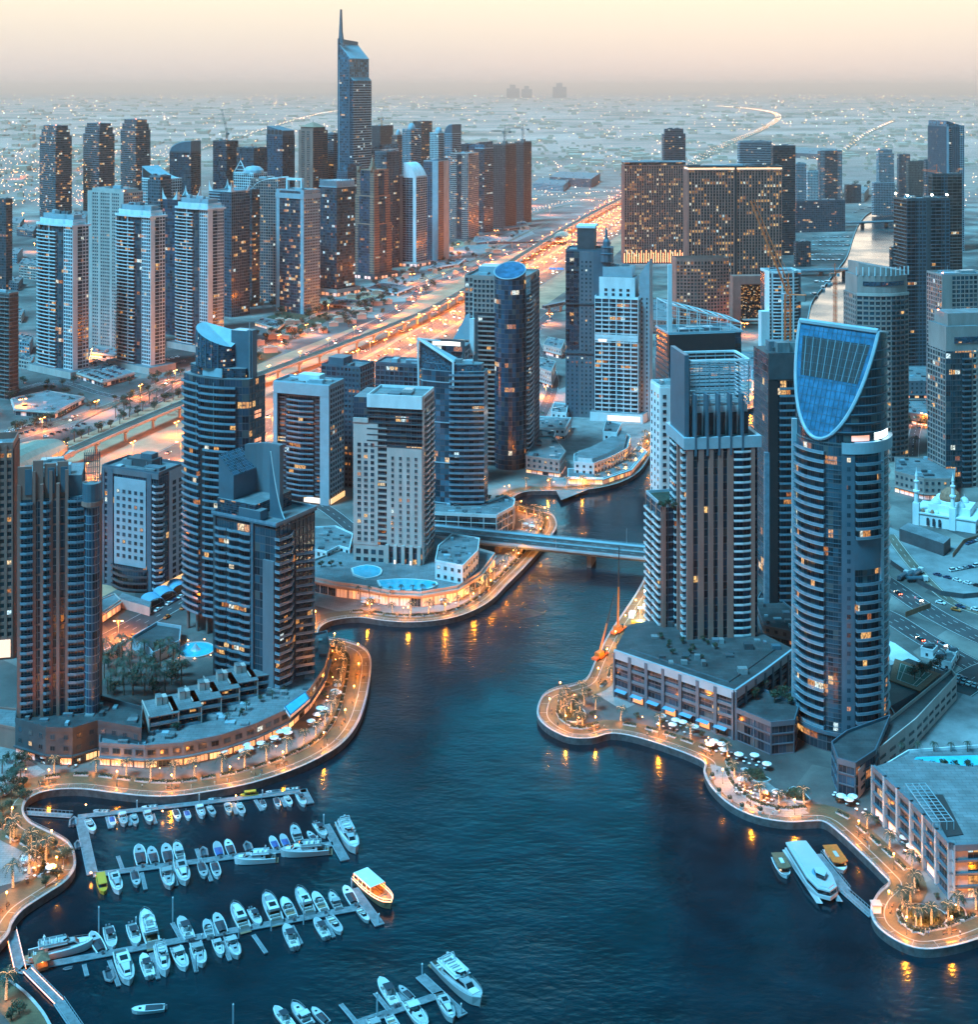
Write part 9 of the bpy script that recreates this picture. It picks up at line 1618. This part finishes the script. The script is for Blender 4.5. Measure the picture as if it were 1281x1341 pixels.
for i, (x, y, L, a, lab) in enumerate([(810, 828, 38, 88, 'red mobile crane with an upright boom on the right quay'), (786, 862, 26, 62, 'orange mobile crane with a leaning boom near the round point')]):
 p = G(x, y); r = empty('mobile_crane', (p.x, p.y, .1), .9); q = MB(); q.box(-5, -1.4, .6, 5, 1.4, 1.6, K['red']); q.build('carrier', r); q = MB(); q.box(-2.5, -1.3, 1.6, 1.5, 1.3, 3.2, K['orange']); q.box(1.5, -1.3, 1.6, 2.8, -.2, 3.3, K['carglass']); q.build('cab', r); q = MB(); t = radians(a); q.tube((-.5, 0, 2.6), (-.5 + L * .5 * cos(t), 0, 2.6 + L * .5 * sin(t)), .55, .45, K['orange'], 6); q.tube((-.5 + L * .5 * cos(t), 0, 2.6 + L * .5 * sin(t)), (-.5 + L * cos(t), 0, 2.6 + L * sin(t)), .38, .25, K['black'], 5); q.build('boom', r); w_ = MB(); w_.tube((0, -.2, 0), (0, .2, 0), .6, .6, K['black'], 10); me = w_.mesh('wheel'); [put('wheel', me, r, (xx, yy, .6)) for xx in (-4, -2.4, 2.4, 4) for yy in (-1.3, 1.3)]; tag(r, lab, 'mobile crane')
for i, (x, y) in enumerate([(838, 812), (850, 828), (832, 846), (845, 790), (820, 895)]):
 p = G(x, y); r = empty('work_light', (p.x, p.y, 0)); q = MB(); q.tube((0, 0, 0), (0, 0, 6), .1, .08, K['metal'], 5); q.build('mast', r); q = MB(); q.box(-.6, -.2, 6, .6, .2, 6.5, K['bulb']); q.build('lamp_head', r); plight(r, (0, 0, 5.5), 3800, (.85, 1, .72)); tag(r, 'white work light on a mast on the right quay building plot', 'work light', 'work lights of the building plot')
for i, (x, y, s) in enumerate([(835, 820, 1), (842, 838, .8), (828, 808, .7), (848, 800, 1)]): p = G(x, y); r = empty('site_container', (p.x, p.y, 0), i * .6); q = MB(); q.box(-3 * s, -1.3, 0, 3 * s, 1.3, 2.6, K['yel' if i == 0 else 'white']); q.build('shell', r); q = MB(); q.box(-1, -1.36, .2, 0, -1.3, 2.2, K['g_dark']); q.build('door', r); tag(r, ['yellow', 'white long', 'white short', 'white rearmost'][i] + ' site container on the floodlit plot by the right quay', 'container')
i = 0
for k, off, st, rng in (('left', 16, 20, (500, 760)), ('island', 12, 18, (0, 900)), ('north', 12, 24, (0, 1000)), ('right', 13, 26, (0, 700))):
 for p, d in prom_at(k, st, off, 60 if k == 'left' else 12):
  if ok(p) and rng[0] < p.y < rng[1] : r = empty('terrace_lantern', (p.x, p.y, 0)); q = MB(); q.tube((0, 0, 0), (0, 0, 2.4), .05, .05, K['dgrey'], 5); q.build('post', r); q = MB(); q.lathe([(0, 2.4), (.2, 2.55), (0, 2.8)], K['amber'], 6); q.build('lantern', r); plight(r, (0, 0, 3.1), 800, (1, .28, .04)); tag(r, f'short amber terrace lantern before the shop fronts {nm[k]}', 'lantern', 'terrace lanterns'); i += 1
# ================================================================== FAR SUBURBS
K['fh'] = mat('sand_coloured_house', (.62, .40, .31), .85, noise=.15, scale=.02); K['farl'] = emis('far_street_light', (1, .42, .12), 6); K['farw'] = emis('far_white_light', (1, .8, .56), 5.5)
q = MB(); q.box(-6, -5, 0, 6, 5, 7, K['fh']); q.box(-6.3, -5.3, 7, 6.3, 5.3, 7.4, K['fh']); q.box(-3, -1, 7.4, 2, 4, 9, K['fh']); FH = tag(q.build('villa'), 'villa', 'house'); proto(FH)
c_ = 0; rf = random.Random(9)
for zone, x0, x1, y0, y1, n in (('in the villa district left of the three banded towers', -10, 220, 205, 268, 110), ('in the low quarter beyond the highway interchange', 700, 815, 185, 232, 60), ('in the low quarter above the far channel', 1050, 1240, 180, 235, 70)):
 for i in range(n): p = G(rf.uniform(x0, x1), rf.uniform(y0, y1)); place(FH, (round(p.x / 26) * 26, round(p.y / 40) * 40, 0), 0, (rf.uniform(.9, 1.8), rf.uniform(.9, 1.6), rf.uniform(.7, 1.3)), 'low sand coloured flat roofed villa ' + zone, 'villas ' + zone)
vy = lambda x: 490 - (x - 348) * .371 if x < 515 else 428 - (x - 515) * .56
for i in range(150):
 x = rf.uniform(335, 690); y = vy(x) - rf.uniform(20, 62); p = G(x, y)
 if i % 5 < 2: place(FH, (p.x, p.y, 0), .25, (rf.uniform(.5, 1.2), rf.uniform(.4, .8), rf.uniform(.45, .8)), 'low sand coloured flat roofed shed among the car parks beyond the highway', 'sheds among the car parks')
 else: place(TREES[i % 3], (p.x, p.y, 0), i, rf.uniform(1, 1.5), 'roadside tree among the sheds and car parks beyond the highway', 'trees among the sheds')
for i in range(40): p = G(rf.uniform(10, 250), rf.uniform(500, 545)); place(TREES[i % 3], (p.x, p.y, 0), i, rf.uniform(.7, 1.2), 'tree beside the halls and streets at the left beyond the viaduct', 'trees by the left halls')
q = MB(); lt = MB()
for i, (x, y, w_, h) in enumerate([(14, 290, 30, 18), (34, 300, 24, 12), (8, 330, 36, 14), (38, 345, 26, 20), (12, 368, 30, 10), (30, 445, 22, 12), (34, 470, 18, 8), (100, 300, 26, 24), (104, 282, 20, 30), (20, 410, 20, 9), (750, 232, 60, 22), (720, 240, 44, 16), (1120, 250, 30, 20), (1060, 200, 60, 18)]):
 T = Low('low flat block in the outer district, ' + ('at the far left behind the pale towers' if x < 200 else 'near the far channel' if x > 1000 else 'beyond the highway interchange'), [(x - w_ * .5, y), (x + w_ * .4, y + 3), (x + w_ * .6, y - 5), (x - w_ * .3, y - 7)], h, group='low outer blocks'); T.core(T.P, 0, h, 'g_lit'); [T.grid(P, Q, 0, h, ('cream', 'grey', 'panel')[i % 3], .8, .3, 1.3, .3) for P, Q, L in T.edges(3)]; T.plant(T.P, h, 3); T.done()
for i in range(2100):
 y = YH + 14 + 95 * rf.random() ** 1.2; x = rf.uniform(-60, 1340); p = G(x, y); cx_, cy_ = round(p.x / 600), round(p.y / 900)
 if (cx_ * 7 + cy_ * 13) % 5 > 2: continue
 s = rf.uniform(6, 16) * (1 + p.y / 9000); h = rf.uniform(5, 12) * (1 + p.y / 16000); q.box(p.x - s, p.y - s, 0, p.x + s, p.y + s, h, K['fh'])
tag(q.build('distant_suburb'), kind='stuff')
for i in range(2500):
 y = YH + 10 + 150 * rf.random() ** 1.7; x = rf.uniform(-60, 1340); p = G(x, y); cx_, cy_ = round(p.x / 500), round(p.y / 700)
 if (cx_ * 5 + cy_ * 11) % 4 == 0 and y < 240: continue
 if y > 215 and (x < 260 and y > 270 or 430 < x < 700 and y > 230): continue
 s = (.26 + .3 * rf.random() ** 3) * p.y / F; h = 7; lt.box(p.x - s, p.y - s, h, p.x + s, p.y + s, h + s * 1.6, K['farl' if rf.random() < .86 else 'farw'])
for i in range(700):
 p = G(rf.uniform(-20, 235), rf.uniform(198, 275)); s = .28 * p.y / F; lt.box(p.x - s, p.y - s, 8, p.x + s, p.y + s, 8 + s * 1.5, K['farl'])
for P_, st, w_, kk in ((FAR, 150, 20, 'farl'), (FAR2, 230, 9, 'farl'), (FAR3, 300, 10, 'farl'), (far_r, 45, 9, 'farl'), (far_r2, 45, 8, 'farl')):
 for e in (-w_, -w_ * .3, w_ * .3, w_):
  for p, d in along(offset(P_, e, False), st, rf.uniform(0, st)): s = min(3, .24 * p.y / F); lt.box(p.x - s, p.y - s, 9, p.x + s, p.y + s, 9 + s * 1.5, K[kk if rf.random() < .8 else 'farw'])
tag(lt.build('distant_street_lights'), kind='stuff')
for i, (x, h, w_) in enumerate([(672, 330, 160), (690, 300, 130), (733, 380, 170)]):
 p = G(x, 128.5); r = empty('hazy_tower_block', (p.x, p.y, 0)); q = MB(); q.box(-w_, -90, 0, w_, 90, h * .72, K['grey']); q.box(-w_ * .5, -60, h * .72, w_ * .4, 60, h, K['grey']); q.build('wall', r); tag(r, 'faint hazy tower block on the horizon, ' + ['leftmost', 'middle', 'rightmost'][i] + ' of three', 'tower block')
for nme, tr in PROTO.items():
 if nme not in USED:
  def kill(t):
   for k in t[1]: kill(k)
   bpy.data.objects.remove(t[0])
  kill(tr)
for o in bpy.data.objects:
 if 'label' in o and not o.parent and len(o['label'].split()) > 16: print('LONG', len(o['label'].split()), o.name, o['label'])
print('LONGEND')
